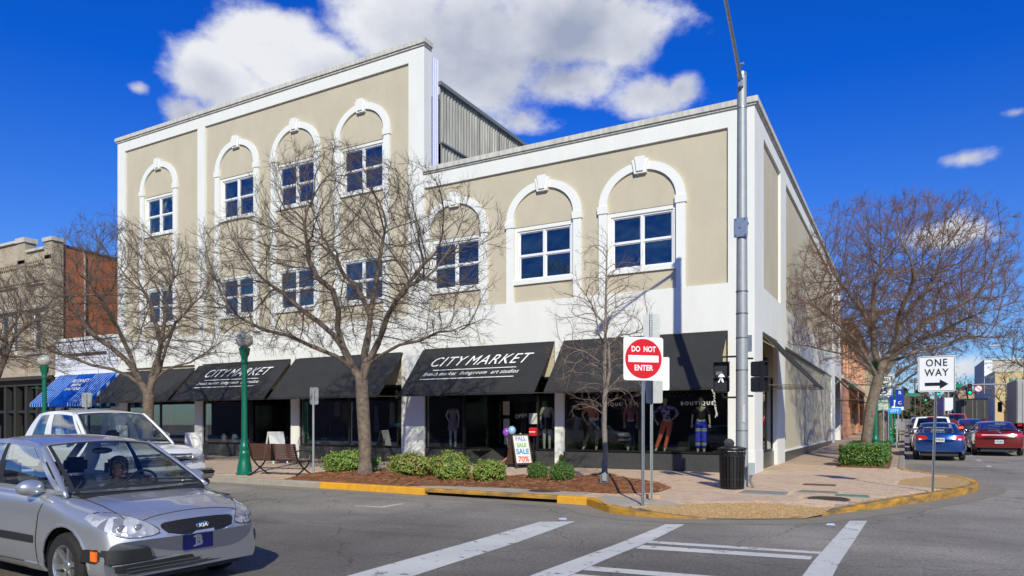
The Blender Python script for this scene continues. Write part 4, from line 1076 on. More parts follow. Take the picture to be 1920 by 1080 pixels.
# pine straw bed
straw = mat('pine_straw', (.33, .125, .045), .95, var=1.0, vs=9, col2=(.14, .055, .025), bump=3, bs=45)
def bed_h(x, y):
    d = math.hypot(x + 2.1, (y + 6.1)); h = .26 * math.exp(-(d / .8) ** 2)
    h += .12 * math.exp(-((x + 8.3) / 1.5) ** 2 - ((y + 6.9) / .9) ** 2)
    return .155 + .05 + h + .03 * math.sin(x * 5.1 + y * 3) * math.sin(y * 4.3 - x)
def strawbed(name, poly, hf, label):
    bm = bmesh.new(); vs = [bm.verts.new((x, y, 0)) for x, y in poly]
    es = [bm.edges.new((vs[i], vs[(i + 1) % len(vs)])) for i in range(len(vs))]
    bmesh.ops.triangle_fill(bm, use_beauty=True, edges=es)
    xs = [p[0] for p in poly]; ys = [p[1] for p in poly]
    k = min(xs)
    while k < max(xs): bmesh.ops.bisect_plane(bm, geom=bm.verts[:] + bm.edges[:] + bm.faces[:], plane_co=(k, 0, 0), plane_no=(1, 0, 0)); k += .22
    k = min(ys)
    while k < max(ys): bmesh.ops.bisect_plane(bm, geom=bm.verts[:] + bm.edges[:] + bm.faces[:], plane_co=(0, k, 0), plane_no=(0, 1, 0)); k += .22
    def edge(x, y):
        best = 9
        for i in range(len(poly)):
            a = Vector(poly[i]); b = Vector(poly[(i + 1) % len(poly)]); p = Vector((x, y)); ab = b - a
            t = max(0, min(1, (p - a).dot(ab) / ab.length_squared)); best = min(best, (p - a - ab * t).length)
        return best
    for v in bm.verts:
        e = min(1, edge(v.co.x, v.co.y) / .35); v.co.z = .153 + gz(v.co.y) + (hf(v.co.x, v.co.y) - .153) * e
    bmesh.ops.recalc_face_normals(bm, faces=bm.faces[:])
    if sum(f.normal.z for f in bm.faces) < 0: bmesh.ops.reverse_faces(bm, faces=bm.faces[:])
    me = bpy.data.meshes.new(name); bm.to_mesh(me); tree = BVHTree.FromBMesh(bm); bm.free(); me.materials.append(straw)
    o = bpy.data.objects.new(name, me); C.objects.link(o); o['kind'] = 'stuff'; o['label'] = label; o['category'] = 'mulch'
    return o, tree
bedo, bedt = strawbed('pine_straw', bed, bed_h, 'reddish pine straw mulch under the row of shrubs')
hb, hbt = strawbed('pine_straw', hedgebed, lambda x, y: .2, 'pine straw mulch under the clipped hedge')
# loose needles and chips lying on it
rng = random.Random(3); nm = MB(); cols = 3
for tr_, poly, N in ((bedt, bed, 9000), (hbt, hedgebed, 900)):
    xs = [p[0] for p in poly]; ys = [p[1] for p in poly]; k = 0
    while k < N:
        x, y = rng.uniform(min(xs) - .15, max(xs) + .15), rng.uniform(min(ys) - .1, max(ys) + .1)
        ok = inside(x, y, poly)
        if not ok and rng.random() > .03: continue
        h = tr_.ray_cast(Vector((x, y, 3)), Vector((0, 0, -1)))
        z = h[0].z if h[0] else surf_h(x, y) + .003
        if z < .1: continue
        k += 1; a = rng.uniform(0, 6.28); l = rng.uniform(.03, .09); w_ = rng.uniform(.002, .007); t = rng.uniform(-.02, .03)
        dx, dy = math.cos(a) * l, math.sin(a) * l; ex, ey = -math.sin(a) * w_, math.cos(a) * w_
        nm.cur = 0 if rng.random() < .5 else (1 if rng.random() < .6 else 2)
        z += .004
        nm.add([(x - dx - ex, y - dy - ey, z), (x + dx - ex, y + dy - ey, z + abs(t)), (x + dx + ex, y + dy + ey, z + abs(t) + .003), (x - dx + ex, y - dy + ey, z + .003)], [(0, 1, 2, 3)])
no = nm.build('pine_needles', [mat('needle_orange', (.42, .17, .06), .9), mat('needle_brown', (.2, .08, .035), .9), mat('needle_pale', (.55, .33, .17), .9)], fix=False, kind='stuff')
no['label'] = 'loose pine needles scattered over the mulch'; no['category'] = 'pine needles'

# ================================================================== VEHICLES
def lerp_tab(tab, x):
    if x <= tab[0][0]: return tab[0][1]
    for (a, u), (b, v) in zip(tab[:-1], tab[1:]):
        if x <= b: t = (x - a) / (b - a); return u + (v - u) * t
    return tab[-1][1]
def smooth_tab(tab, x, h=.05):
    return (lerp_tab(tab, x - h) + 2 * lerp_tab(tab, x) + lerp_tab(tab, x + h)) / 4
def car_paint(name, col, metal=.5, rough=.28):
    if name in MATS: return MATS[name]
    m = mat(name, col, rough, metal=metal, coat=1.0, var=.10, vs=1.5)
    return m
tyre_m = mat('tyre_rubber', (.018, .018, .018), .85, var=.4, vs=20)
alloy = mat('alloy', (.55, .56, .58), .3, metal=.85)
plastic_b = mat('black_plastic', (.022, .022, .024), .55)
car_glass = glassmat('car_glass', (.70, .75, .73), .36, base=.035)
dark_glass = glassmat('tinted_glass', (.08, .09, .09), .6, base=.08)
seat_m = mat('seat_cloth', (.05, .05, .055), .9)
chrome = mat('chrome', (.6, .6, .62), .12, metal=1)
lampred = mat('tail_lamp_red', (.45, .004, .008), .15, coat=1, spec=.8, emis=(.6, .01, .01), es=.12)
amber = mat('amber_lens', (.85, .16, .01), .2, coat=1, emis=(.8, .15, .01), es=.2)
plate_m = mat('plate_white', (.62, .64, .68), .5, var=.5, vs=30)
def lens():
    m = bpy.data.materials.new('headlamp'); m.use_nodes = True; t = m.node_tree; b = t.nodes['Principled BSDF']
    b.inputs['Metallic'].default_value = .25; b.inputs['Roughness'].default_value = .22; b.inputs['Coat Weight'].default_value = 1
    g = t.nodes.new('ShaderNodeTexCoord'); v = t.nodes.new('ShaderNodeTexVoronoi'); v.inputs['Scale'].default_value = 8; t.links.new(g.outputs['Object'], v.inputs['Vector'])
    cr = t.nodes.new('ShaderNodeValToRGB'); e = cr.color_ramp.elements; e[0].color = (.22, .23, .25, 1); e[1].color = (.70, .71, .73, 1)
    s = t.nodes.new('ShaderNodeSeparateColor'); t.links.new(v.outputs['Color'], s.inputs[0]); t.links.new(s.outputs[0], cr.inputs[0]); t.links.new(cr.outputs[0], b.inputs['Base Color'])
    n = t.nodes.new('ShaderNodeTexVoronoi'); n.inputs['Scale'].default_value = 16; t.links.new(g.outputs['Object'], n.inputs['Vector'])
    bp = t.nodes.new('ShaderNodeBump'); bp.inputs['Distance'].default_value = .012; t.links.new(n.outputs['Distance'], bp.inputs['Height']); t.links.new(bp.outputs[0], b.inputs['Normal'])
    MATS['headlamp'] = m; return m
lens_m = lens()

def wheel(car, x, y, r, w, spokes, side, rim=alloy, rimr=.64):
    """a wheel: tyre > rim; origin at the hub"""
    s = -1 if side < 0 else 1
    m = MB(); w2 = w / 2
    m.lathe([(r * rimr, -w2), (r * .9, -w2), (r * .975, -w2 * .8), (r, -w2 * .55), (r, w2 * .55), (r * .975, w2 * .8), (r * .9, w2), (r * rimr, w2), (r * rimr, -w2)], 36, axis='y', cap=False)
    for k in range(3):
        z = (-.3 + .3 * k) * w
    t = m.build('wheel', tyre_m, car, smooth='auto'); t.location = (x, y, r)
    q = MB(); R_ = r * rimr
    q.lathe([(R_, -w2), (R_, w2 * .95), (R_ * .97, w2 * .98), (R_ * .93, w2 * .8), (R_ * .93, -w2 * .6), (.01, -w2 * .6)], 32, axis='y', cap=False)
    q.lathe([(R_ * .24, w2 * .2), (R_ * .24, w2 * .72), (R_ * .18, w2 * .8), (.005, w2 * .8)], 16, axis='y', cap=False)
    for k in range(spokes):
        a = 2 * math.pi * k / spokes + .2; ca, sa = math.cos(a), math.sin(a); h = R_ * (.13 if spokes > 5 else .17)
        def pt(rr, off, yy): return (ca * rr - sa * off, -yy if False else yy, -(sa * rr + ca * off)) if True else None
        f = [pt(R_ * .15, -h, w2 * .62), pt(R_ * .95, -h * .72, w2 * .86), pt(R_ * .95, h * .72, w2 * .86), pt(R_ * .15, h, w2 * .62)]
        b_ = [(p[0], p[1] - .03, p[2]) for p in f]
        q.hexa(b_, f)
    # lathe on axis y maps z->y with sign: flip for right-hand wheels
    rr = q.build('rim', rim, t, smooth='auto')
    d = MB().lathe([(R_ * .92, -w2 * .5), (R_ * .55, -w2 * .5), (R_ * .55, w2 * .05), (.01, w2 * .05)], 20, axis='y', cap=False).build('brake_disc', mat('brake_dark', (.05, .05, .05), .6, metal=.5), t)
    if s < 0: t.rotation_euler = (0, 0, math.pi)
    return t

class Car:
    def __init__(s, name, label, cat, loc, rz, L, w, paint, top, bot, hw, wheels, arch, gh, sh=None, bow=(.22, .18), group=None, cls=None, nsec=26, glass=car_glass, dx=.05, pillar=.035, tuck=.90):
        s.t = thing(name, label, cat, loc, rz, group); s.L = L; s.w = w; s.paint = paint; s.gh = gh; s.glass = glass
        s.top = top; s.hw = hw
        # stations, dense near both ends
        xs = [0, -.012, -.03, -.055, -.09, -.13, -.18, -.24]
        x = -.29
        while x > -L + .27: xs.append(x); x -= dx
        xs += [-L + .24, -L + .18, -L + .13, -L + .09, -L + .055, -L + .03, -L + .012, -L]
        sh = sh or [(0, 0)]
        nh = 24; rows = []
        for x in xs:
            zt = smooth_tab(top, -x, .03); zb = lerp_tab(bot, -x); W_ = smooth_tab(hw, -x, .05) * w
            dz = lerp_tab(sh, -x)
            zs = zt - .055 - dz; H = zs - zb
            ctrl = [(W_ * tuck, zb), (W_ * .972, zb + H * .12), (W_ * .998, zb + H * .36), (W_, zb + H * .55), (W_ * .988, zb + H * .8), (W_ * .965, zb + H * .94), (W_ * .925, zs + .018), (W_ * .84, zt - .018 - dz * .55), (W_ * .60, zt - .004 - dz * .12), (W_ * .3, zt), (0, zt + .004)]
            pts = []
            for i in range(nh + 1):
                u = i / nh * (len(ctrl) - 1); k = min(int(u), len(ctrl) - 2); f = u - k
                p0, p1, p2, p3 = ctrl[max(k - 1, 0)], ctrl[k], ctrl[k + 1], ctrl[min(k + 2, len(ctrl) - 1)]
                pts.append(tuple(.5 * (2 * p1[j] + (p2[j] - p0[j]) * f + (2 * p0[j] - 5 * p1[j] + 4 * p2[j] - p3[j]) * f * f + (3 * p1[j] - p0[j] - 3 * p2[j] + p3[j]) * f ** 3) for j in (0, 1)))
            row = [(-p[0], p[1]) for p in pts[:-1]] + [(0, pts[-1][1])] + [p for p in reversed(pts[:-1])]
            rows.append([[x, p[0], p[1]] for p in row])
        n = len(rows[0])
        for i, row in enumerate(rows):
            for p in row:
                k = min(1, abs(p[1]) / w)
                if p[0] > -.9: p[0] -= bow[0] * k ** 2.4 * max(0, 1 + p[0] / .9)
                if p[0] < -L + .9: p[0] += bow[1] * k ** 2.4 * max(0, 1 - (p[0] + L) / .9)
        inarch = set()
        for i, row in enumerate(rows):
            for j, p in enumerate(row):
                if abs(p[1]) < w * .72: continue
                for wx in wheels[:2]:
                    dx_, dz_ = p[0] - wx, p[2] - wheels[2]; d = math.hypot(dx_, dz_)
                    if d < arch: inarch.add((i, j))
        keep = []
        for i in range(len(rows) - 1):
            for j in range(n - 1):
                c = [(i, j), (i + 1, j), (i + 1, j + 1), (i, j + 1)]
                if all(q in inarch for q in c): continue
                keep.append(c)
        for (i, j) in inarch:
            p = rows[i][j]
            wx = min(wheels[:2], key=lambda a: abs(a - p[0])); dx_, dz_ = p[0] - wx, p[2] - wheels[2]; d = math.hypot(dx_, dz_) or 1e-3
            p[0] = wx + dx_ / d * arch; p[2] = wheels[2] + dz_ / d * arch
        s.rows = rows
        groups = {}
        for c in keep:
            ctr = [sum(rows[i][j][k] for i, j in c) / 4 for k in range(3)]
            nm = cls(ctr) if cls else 'body'
            groups.setdefault(nm, []).append(c)
        caps = [[(0, j) for j in range(n)], [(len(rows) - 1, j) for j in range(n - 1, -1, -1)]]
        groups.setdefault(cls([.0, 0, .4]) if cls else 'body', []).append(caps[0]); groups.setdefault(cls([-L, 0, .4]) if cls else 'body', []).append(caps[1])
        allmb = MB(); s.parts = {}
        for nm, fs in groups.items():
            idx = {}; m = MB()
            for c in fs:
                f = []
                for q in c:
                    if q not in idx: idx[q] = len(m.v); m.v.append(tuple(rows[q[0]][q[1]]))
                    f.append(idx[q])
                m.f.append(tuple(f)); m.m.append(0)
            allmb.add(m.v, m.f)
            base = nm.split('#')[0]
            s.parts[nm] = m.build(base, paint, s.t, smooth='auto')
        s.bvh = BVHTree.FromPolygons([Vector(v) for v in allmb.v], allmb.f)
        # wheel arch liners and underbody
        m = MB()
        zl = min(b for a, b in bot)
        m.box(-L + .25, -.25, -w * .70, w * .70, zl - .02, zl + .3)
        m.build('underbody', plastic_b, s.t)
        for wx in wheels[:2]:
            for sy in (-1, 1):
                q = MB(); n_ = 16
                for k in range(n_):
                    a0, a1 = math.pi * k / n_, math.pi * (k + 1) / n_
                    r_ = arch + .004
                    P0 = (wx + math.cos(a0) * r_, wheels[2] + math.sin(a0) * r_); P1 = (wx + math.cos(a1) * r_, wheels[2] + math.sin(a1) * r_)
                    q.add([(P0[0], sy * w * .68, P0[1]), (P1[0], sy * w * .68, P1[1]), (P1[0], sy * w * .955, P1[1]), (P0[0], sy * w * .955, P0[1])], [(0, 1, 2, 3)])
                    q.add([(P0[0], sy * w * .69, P0[1]), (P1[0], sy * w * .69, P1[1]), (wx, sy * w * .69, wheels[2])], [(0, 1, 2)])
                q.build('wheel_arch', mat('arch_black', (.01, .01, .01), .9), s.t, fix=False)
        s.greenhouse()
    def greenhouse(s):
        g = s.gh; P = s.paint
        (xa0, wa0, za0), (xa1, wa1, za1), (xc1, wc1, zc1), (xc0, wc0, zc0) = g['A0'], g['A1'], g['C1'], g['C0']
        rb = g.get('roofbow', .05); fb = g.get('bow', .16); rbk = g.get('rbow', .08); tb = g.get('tbow', .10)
        def base_f(u): return Vector((xa0 + fb * (1 - u * u), u * wa0, za0 + .02 * (1 - u * u)))
        def top_f(u): return Vector((xa1 + tb * (1 - u * u), u * wa1, za1 + rb * .55 * (1 - abs(u) ** 2.2)))
        def base_r(u): return Vector((xc0 - rbk * (1 - u * u), u * wc0, zc0 + .02 * (1 - u * u)))
        def top_r(u): return Vector((xc1 - rbk * .6 * (1 - u * u), u * wc1, zc1 + rb * .55 * (1 - abs(u) ** 2.2)))
        def ruled(a, b, bulge):
            def f(u, v):
                U = -1 + 2 * u; p = a(U).lerp(b(U), v); nrm = Vector((1 if a is base_f else -1, 0, .8)).normalized()
                return p + nrm * (bulge * 4 * v * (1 - v) * (1 - U * U * .6))
            return f
        def sub(f, u0, u1, v0, v1, off=0): return lambda u, v: f(u0 + (u1 - u0) * u, v0 + (v1 - v0) * v)
        ws = ruled(base_f, top_f, .025); rw = ruled(base_r, top_r, .02)
        s.ws = ws
        MB().grid(sub(ws, .045, .955, .0, .955), 14, 8).build('windscreen', s.glass, s.t, smooth=True, fix=False)
        MB().grid(sub(rw, .07, .93, .08, .93), 12, 6).build('rear_window', g.get('rglass', s.glass), s.t, smooth=True, fix=False)
        m = MB()
        m.grid(sub(ws, 0, 1, .95, 1.0), 12, 1)
        for u0, u1 in ((0, .075), (.925, 1)): m.grid(sub(rw, u0, u1, 0, 1), 2, 8)
        m.grid(sub(rw, .07, .93, .92, 1), 8, 1); m.grid(sub(rw, .07, .93, 0, .09), 8, 1)
        # roof
        def roof(u, v):
            U = -1 + 2 * u; a, b = top_f(U), top_r(U); p = a.lerp(b, v); p.z += rb * (4 * v * (1 - v)) * .7
            return p
        m.grid(roof, 14, 14)
        roof_o = m.build('roof', P, s.t, smooth='auto', fix=False)
        # edge of the side glass
        blt = g.get('belt', [(0, 0), (1, 0)]); top_ = g.get('edge', [(0, 0), (1, 0)])
        for sy in (-1, 1):
            def side(u, v, sy=sy):
                lo = Vector((xa0 + (xc0 - xa0) * u, sy * (wa0 + (wc0 - wa0) * u + .035 * math.sin(math.pi * u)), za0 + (zc0 - za0) * u + lerp_tab(blt, u)))
                hi = Vector((xa1 + (xc1 - xa1) * u, sy * (wa1 + (wc1 - wa1) * u + .02 * math.sin(math.pi * u)), za1 + (zc1 - za1) * u + rb * .7 * 4 * u * (1 - u)))
                p = lo.lerp(hi, v); p.y += sy * .035 * 4 * v * (1 - v); return p
            s.side = side
            k = MB()
            cuts = g['cuts']   # list of (u0,u1,kind)
            k.grid(lambda u, v: side(u, .90 + .10 * v), 24, 2); k.grid(lambda u, v: side(u, -.06 + .10 * v), 24, 1)
            for u0, u1, kind in cuts:
                if kind == 'p': k.grid(lambda u, v: side(u0 + (u1 - u0) * u, .03 + .88 * v), 3, 6)
            k.build('door_frame', P, s.t, smooth='auto', fix=False)
            for u0, u1, kind in cuts:
                if kind == 'g':
                    def gs(u, v):
                        p = side(u0 + (u1 - u0) * u, .03 + .88 * v); p.y -= sy * .006; return p
                    MB().grid(gs, 6, 6).build('side_window', g.get('sglass', s.glass), s.t, smooth=True, fix=False)
                elif kind == 'b':
                    MB().grid(lambda u, v: side(u0 + (u1 - u0) * u, .03 + .88 * v), 2, 6).build('door_pillar', plastic_b, s.t, smooth=True, fix=False)
            a = MB(); N = 10
            a.tube([ws(.008 if sy < 0 else .992, -.06 + i / N * 1.06) - Vector((0, 0, .006)) for i in range(N + 1)], [g.get('pr', .036) * (.75 + .25 * min(1, i / 3)) for i in range(N + 1)], 8)
            a.build('windscreen_pillar', P, s.t, smooth=True)
        # black ceramic edge, mirror and seats
        b = MB(); 
        for vv0, vv1 in ((.0, .045), (.93, .96)): b.grid(lambda u, v: ws(.05 + .9 * u, vv0 + (vv1 - vv0) * v) + Vector((.003, 0, .004)), 12, 1)
        for uu0, uu1 in ((.035, .06), (.94, .965)): b.grid(lambda u, v: ws(uu0 + (uu1 - uu0) * u, v * .95) + Vector((.003, 0, .004)), 1, 8)
        b.build('windscreen_seal', plastic_b, s.t, fix=False)
        c = MB(); zf = za0 - .62
        c.box(xc0 + .1, xa0 + .1, -wa0 * .9, wa0 * .9, zf, zf + .06)
        c.bbox(xa0 - .25, xa0 + .20, -wa0 * .93, wa0 * .93, za0 - .28, za0 - .02, .05)
        c.build('dashboard', plastic_b, s.t)
        for sx in g.get('seats', (-1.0, -1.85)):
            for sy in (-1, 1):
                q = MB(); x = xa0 + sx; q.bbox(x - .12, x + .1, sy * .36 - .25, sy * .36 + .25, zf + .2, za0 + .02, .06); q.bbox(x - .1, x + .42, sy * .36 - .25, sy * .36 + .25, zf + .08, zf + .26, .05)
                q.bbox(x - .13, x - .02, sy * .36 - .13, sy * .36 + .13, za0 + .05, za0 + .24, .04)
                q.build('seat', seat_m, s.t, smooth='auto')
    def hit(s, o, d, off=0):
        h = s.bvh.ray_cast(Vector(o), Vector(d))
        if h[0] is None: return None
        return h[0] - Vector(d) * off
    def decal(s, name, cols, axis, m_, off=.008, nv=4, sub=3, depth=.02, parent=None, smooth=True):
        """cols: (a, lo, hi) columns; axis 'f' front (a=y), 'r' rear (a=y), 'R'/'L' side (a=x)"""
        A = []
        cs = []
        for (a0, l0, h0), (a1, l1, h1) in zip(cols[:-1], cols[1:]):
            for k in range(sub): t = k / sub; cs.append((a0 + (a1 - a0) * t, l0 + (l1 - l0) * t, h0 + (h1 - h0) * t))
        cs.append(cols[-1]); m = MB()
        O = {'f': lambda a, z: ((1, a, z), (-1, 0, 0)), 'r': lambda a, z: ((-s.L - 1, a, z), (1, 0, 0)), 'R': lambda a, z: ((a, -s.w - 1, z), (0, 1, 0)), 'L': lambda a, z: ((a, s.w + 1, z), (0, -1, 0)), 't': lambda a, z: ((a, z, 3), (0, 0, -1))}[axis]
        last = None
        for a, l, h in cs:
            row = []
            for j in range(nv + 1):
                z = l + (h - l) * j / nv; o, d = O(a, z); p = s.hit(o, d, off)
                if p is None: p = last if last is not None else Vector(o) + Vector(d) * 1.0
                last = p; row.append(p)
            A.append(row)
        d = Vector(O(0, 0)[1]) * depth
        nr = len(A); nc = nv + 1
        vs = [tuple(p) for r_ in A for p in r_] + [tuple(p + d) for r_ in A for p in r_]
        fs = [(i * nc + j, (i + 1) * nc + j, (i + 1) * nc + j + 1, i * nc + j + 1) for i in range(nr - 1) for j in range(nc - 1)]
        q = nr * nc
        for i in range(nr - 1):
            for j in (0, nc - 1): fs.append((i * nc + j, (i + 1) * nc + j, q + (i + 1) * nc + j, q + i * nc + j))
        for j in range(nc - 1):
            for i in (0, nr - 1): fs.append((i * nc + j, i * nc + j + 1, q + i * nc + j + 1, q + i * nc + j))
        m.add(vs, fs)
        return m.build(name, m_, parent or s.t, smooth='auto')
    def line(s, name, pts, axis, m_=None, r=.004, parent=None, n=5, sink=.0):
        O = {'f': lambda a, z: ((1, a, z), (-1, 0, 0)), 'r': lambda a, z: ((-s.L - 1, a, z), (1, 0, 0)), 'R': lambda a, z: ((a, -s.w - 1, z), (0, 1, 0)), 'L': lambda a, z: ((a, s.w + 1, z), (0, -1, 0)), 't': lambda a, z: ((a, z, 3), (0, 0, -1))}[axis]
        out = []
        for (a0, z0), (a1, z1) in zip(pts[:-1], pts[1:]):
            k = max(2, int(math.hypot(a1 - a0, z1 - z0) / .06))
            for i in range(k):
                t = i / k; o, d = O(a0 + (a1 - a0) * t, z0 + (z1 - z0) * t); p = s.hit(o, d, -sink)
                if p is not None: out.append(p)
        o, d = O(*pts[-1]); p = s.hit(o, d, -sink)
        if p is not None: out.append(p)
        if len(out) < 2: return None
        return MB().tube(out, r, n).build(name, m_ or mat('panel_gap', (.012, .012, .012), .8), parent or s.t)
    def mirror(s, x, z, m_, size=(.10, .2, .13), y=None):
        for sy in (-1, 1):
            q = MB(); y0 = sy * (y or s.w * .93)
            c = (x, y0 + sy * .13, z)
            q.ball(c, 1, 14, 9, (size[0], size[1] * .62, size[2] * .62)); q.tube([(x + .02, y0 - sy * .04, z - .05), (x, y0 + sy * .08, z - .02)], .025, 6)
            o = q.build('wing_mirror', m_, s.t, smooth=True)
            g = MB().ball((x - size[0] * .55, c[1], c[2]), 1, 12, 7, (.035 + size[0] * .3, size[1] * .5, size[2] * .48)).build('mirror_glass', chrome, o, smooth=True)
    def plate(s, rear, z, body=None, y=0, w_=.31, h_=.155, m_=None, tilt=0):
        p = s.hit((1 if not rear else -s.L - 1, y, z), (-1, 0, 0) if not rear else (1, 0, 0)); d = 1 if not rear else -1
        o = MB().bbox(p.x - .004 + d * .012, p.x + .004 + d * .012, y - w_ / 2, y + w_ / 2, z - h_ / 2, z + h_ / 2, .002).build('licence_plate', m_ or plate_m, s.t)
        if body: text(body, h_ * .62, mat('plate_ink', (.03, .05, .2), .5), o, (p.x + d * .018, y, z), (R(90), 0, R(90) * d), bold=.002)
        return o, p

# ---------------- the silver saloon in the foreground
silver = car_paint('silver_paint', (.50, .52, .57), .62, .30)
def kcls(c):
    x, y, z = c
    if x > -.86 + .0 and z > .60 and abs(y) < .60 + .02 * 0 and x < -.17: return 'bonnet'
    if x > -.42 and z < .70: return 'front_bumper'
    if x < -3.85 and z < .66: return 'rear_bumper'
    if -2.42 < x < -1.30 and abs(y) > .72 and .27 < z < .93: return 'door#' + ('R' if y < 0 else 'L') + '1'
    if -3.30 < x <= -2.42 and abs(y) > .72 and .27 < z < .95 and math.hypot(x + 3.34, z - .30) > .40: return 'door#' + ('R' if y < 0 else 'L') + '2'
    return 'body'
K = Car('silver_saloon', 'silver four door saloon in the foreground driving right, navy front plate with letter B', 'car', (-2.07, -16.32, 0), R(-1.9), 4.24, .845, silver,
        top=[(0, .54), (.012, .61), (.05, .685), (.12, .745), (.22, .79), (.5, .86), (.8, .895), (1.0, .925), (1.2, .945), (3.3, .985), (3.6, 1.0), (4.1, .99), (4.2, .9), (4.24, .75)],
        bot=[(0, .22), (.15, .19), (.6, .19), (4.0, .22), (4.24, .32)], hw=[(0, .93), (.1, .95), (.45, .985), (.8, 1.0), (3.4, 1.0), (4.0, .96), (4.24, .90)],
        sh=[(0, .0), (.15, .02), (.5, .055), (.95, .03), (1.3, 0)],
        wheels=(-.835, -3.34, .30), arch=.355,
        gh=dict(A0=(-1.03, .735, .945), A1=(-1.80, .565, 1.375), C1=(-3.05, .56, 1.38), C0=(-3.72, .66, 1.0), bow=.20, tbow=.12, roofbow=.075, pr=.030,
                cuts=[(.0, .045, 'p'), (.045, .42, 'g'), (.42, .47, 'b'), (.47, .80, 'g'), (.80, 1.0, 'p')], seats=(-.98, -1.85)), cls=kcls, dx=.035, bow=(.30, .2))
for (x, y) in ((-.835, -.74), (-.835, .74), (-3.34, -.74), (-3.34, .74)): wheel(K.t, x, y, .30, .19, 6, y)
# bonnet creases and shut lines
K.line('shut_line', [(-.172, y_) for y_ in (-.60, -.3, 0, .3, .60)], 't', r=.005)
for sy in (-1, 1):
    K.line('shut_line', [(-.19, sy * .60), (-.5, sy * .615), (-.86, sy * .62), (-1.06, sy * .70)], 't', r=.005)
    K.line('bonnet_crease', [(-.2, sy * .33), (-.5, sy * .40), (-.95, sy * .50)], 't', silver, r=.012, sink=.008)
    ax = 'R' if sy < 0 else 'L'
    for pts in ([(-1.30, .27), (-1.30, .5), (-1.27, .75), (-1.20, .90)], [(-2.42, .27), (-2.42, .95)], [(-1.30, .27), (-2.9, .265)], [(-3.30, .66), (-3.38, .8), (-3.42, .95)]):
        K.line('shut_line', pts, ax, r=.006)
    K.decal('rub_strip', [(-1.34, .475, .54), (-1.7, .475, .545), (-2.38, .475, .545)], ax, plastic_b, .014, 2); K.decal('rub_strip', [(-2.46, .475, .545), (-2.95, .475, .545)], ax, plastic_b, .014, 2)
    K.decal('sill', [(-1.25, .20, .275), (-2.2, .2, .275), (-2.9, .2, .275)], ax, silver, .012, 2)
    for x in (-2.22, -3.12): K.decal('door_handle', [(x - .1, .80, .825), (x, .795, .83), (x + .08, .80, .825)], ax, silver, .028, 2)
    K.line('wheel_lip', [(-.835 + .372 * math.cos(a), .30 + .372 * math.sin(a)) for a in [math.pi * k / 12 for k in range(0, 13)]], ax, silver, r=.014, sink=.004)
    K.line('wheel_lip', [(-3.34 + .372 * math.cos(a), .30 + .372 * math.sin(a)) for a in [math.pi * k / 12 for k in range(0, 13)]], ax, silver, r=.014, sink=.004)
    # headlamps: large almonds wrapping on to the wings
    c = [(.405, .615, .64), (.46, .595, .70), (.55, .585, .755), (.63, .587, .785), (.70, .605, .79), (.755, .64, .775), (.785, .69, .745)]
    hl = K.decal('headlamp', [(sy * a, lo, hi) for a, lo, hi in c], 'f', lens_m, .010, 5, 3, .03)
    K.decal('headlamp_seal', [(sy * a, lo - .009, hi + .006) for a, lo, hi in [(.395, .615, .642)] + c[1:-1]], 'f', plastic_b, .004, 4, 2, .02)
    for yy in (.54, .66): 
        p = K.hit((1, sy * yy, .66), (-1, 0, 0)); MB().ball((p.x + .0, sy * yy, .665), 0.042, 14, 8, (.4, 1, .85)).build('reflector_bowl', mat('bowl_grey', (.30, .31, .33), .2, metal=.5), hl, smooth=True)
    K.decal('bumper_insert', [(sy * .38, .355, .36), (sy * .42, .355, .47), (sy * .60, .36, .475), (sy * .76, .365, .485), (sy * .828, .37, .49)], 'f', plastic_b, .012, 3)
    K.decal('side_reflector', [(-.40, .39, .475), (-.335, .385, .47)], ax, amber, .018, 2)
    K.decal('bumper_return', [(-.55, .37, .48), (-.45, .37, .485), (-.36, .365, .485)], ax, plastic_b, .010, 2)
gr = K.decal('grille', [(-.375, .645, .675), (-.33, .600, .692), (-.2, .572, .702), (0, .562, .706), (.2, .572, .702), (.33, .600, .692), (.375, .645, .675)], 'f', mat('grille_black', (.012, .012, .013), .45), .006, 4)
m = MB()
for k in range(-26, 27):
    for sgn in (-1, 1):
        y0 = k * .03
        pts = []
        for t in range(5):
            z = .568 + t * .031; y = y0 + sgn * t * .022
            if abs(y) < .36 and z > .572 + .1 * max(0, abs(y) - .2): 
                p = K.hit((1, y, z), (-1, 0, 0), .012)
                if p is not None: pts.append(p)
        if len(pts) > 1: m.tube(pts, .003, 4, cap=False)
m.build('grille_mesh', plastic_b, gr, kind='stuff')
K.line('grille_surround', [(-.395, .655), (-.34, .59), (-.2, .559), (0, .549), (.2, .559), (.34, .59), (.395, .655)], 'f', silver, r=.012)
p = K.hit((1, .0, .636), (-1, 0, 0))
e = MB().ball((p.x + .012, 0, .636), 1, 24, 10, (.012, .070, .036)).build('badge', chrome, K.t, smooth=True)
MB().ball((p.x + .0165, 0, .636), 1, 24, 10, (.0095, .058, .026)).build('badge_field', mat('badge_field', (.02, .025, .05), .3), e, smooth=True)
text('KIA', .046, sign_white, e, (p.x + .0275, 0, .636), (R(90), 0, R(90)), sx=1.25, bold=.0012, ext=.0015)
K.decal('lower_intake', [(-.72, .285, .335), (-.55, .25, .338), (0, .235, .338), (.55, .25, .338), (.72, .285, .335)], 'f', plastic_b, .014, 4)
for z in (.262, .295): K.line('intake_bar', [(-.62, z + .012), (0, z), (.62, z + .012)], 'f', mat('grey_plastic', (.07, .07, .07), .5), r=.006, sink=-.014)
K.line('bumper_lip', [(-.74, .345), (-.4, .345), (0, .345), (.4, .345), (.74, .345)], 'f', silver, r=.007)
navy = mat('navy_plate', (.008, .012, .19), .35)
pl, p = K.plate(False, .465, None, .075, .315, .158, navy)
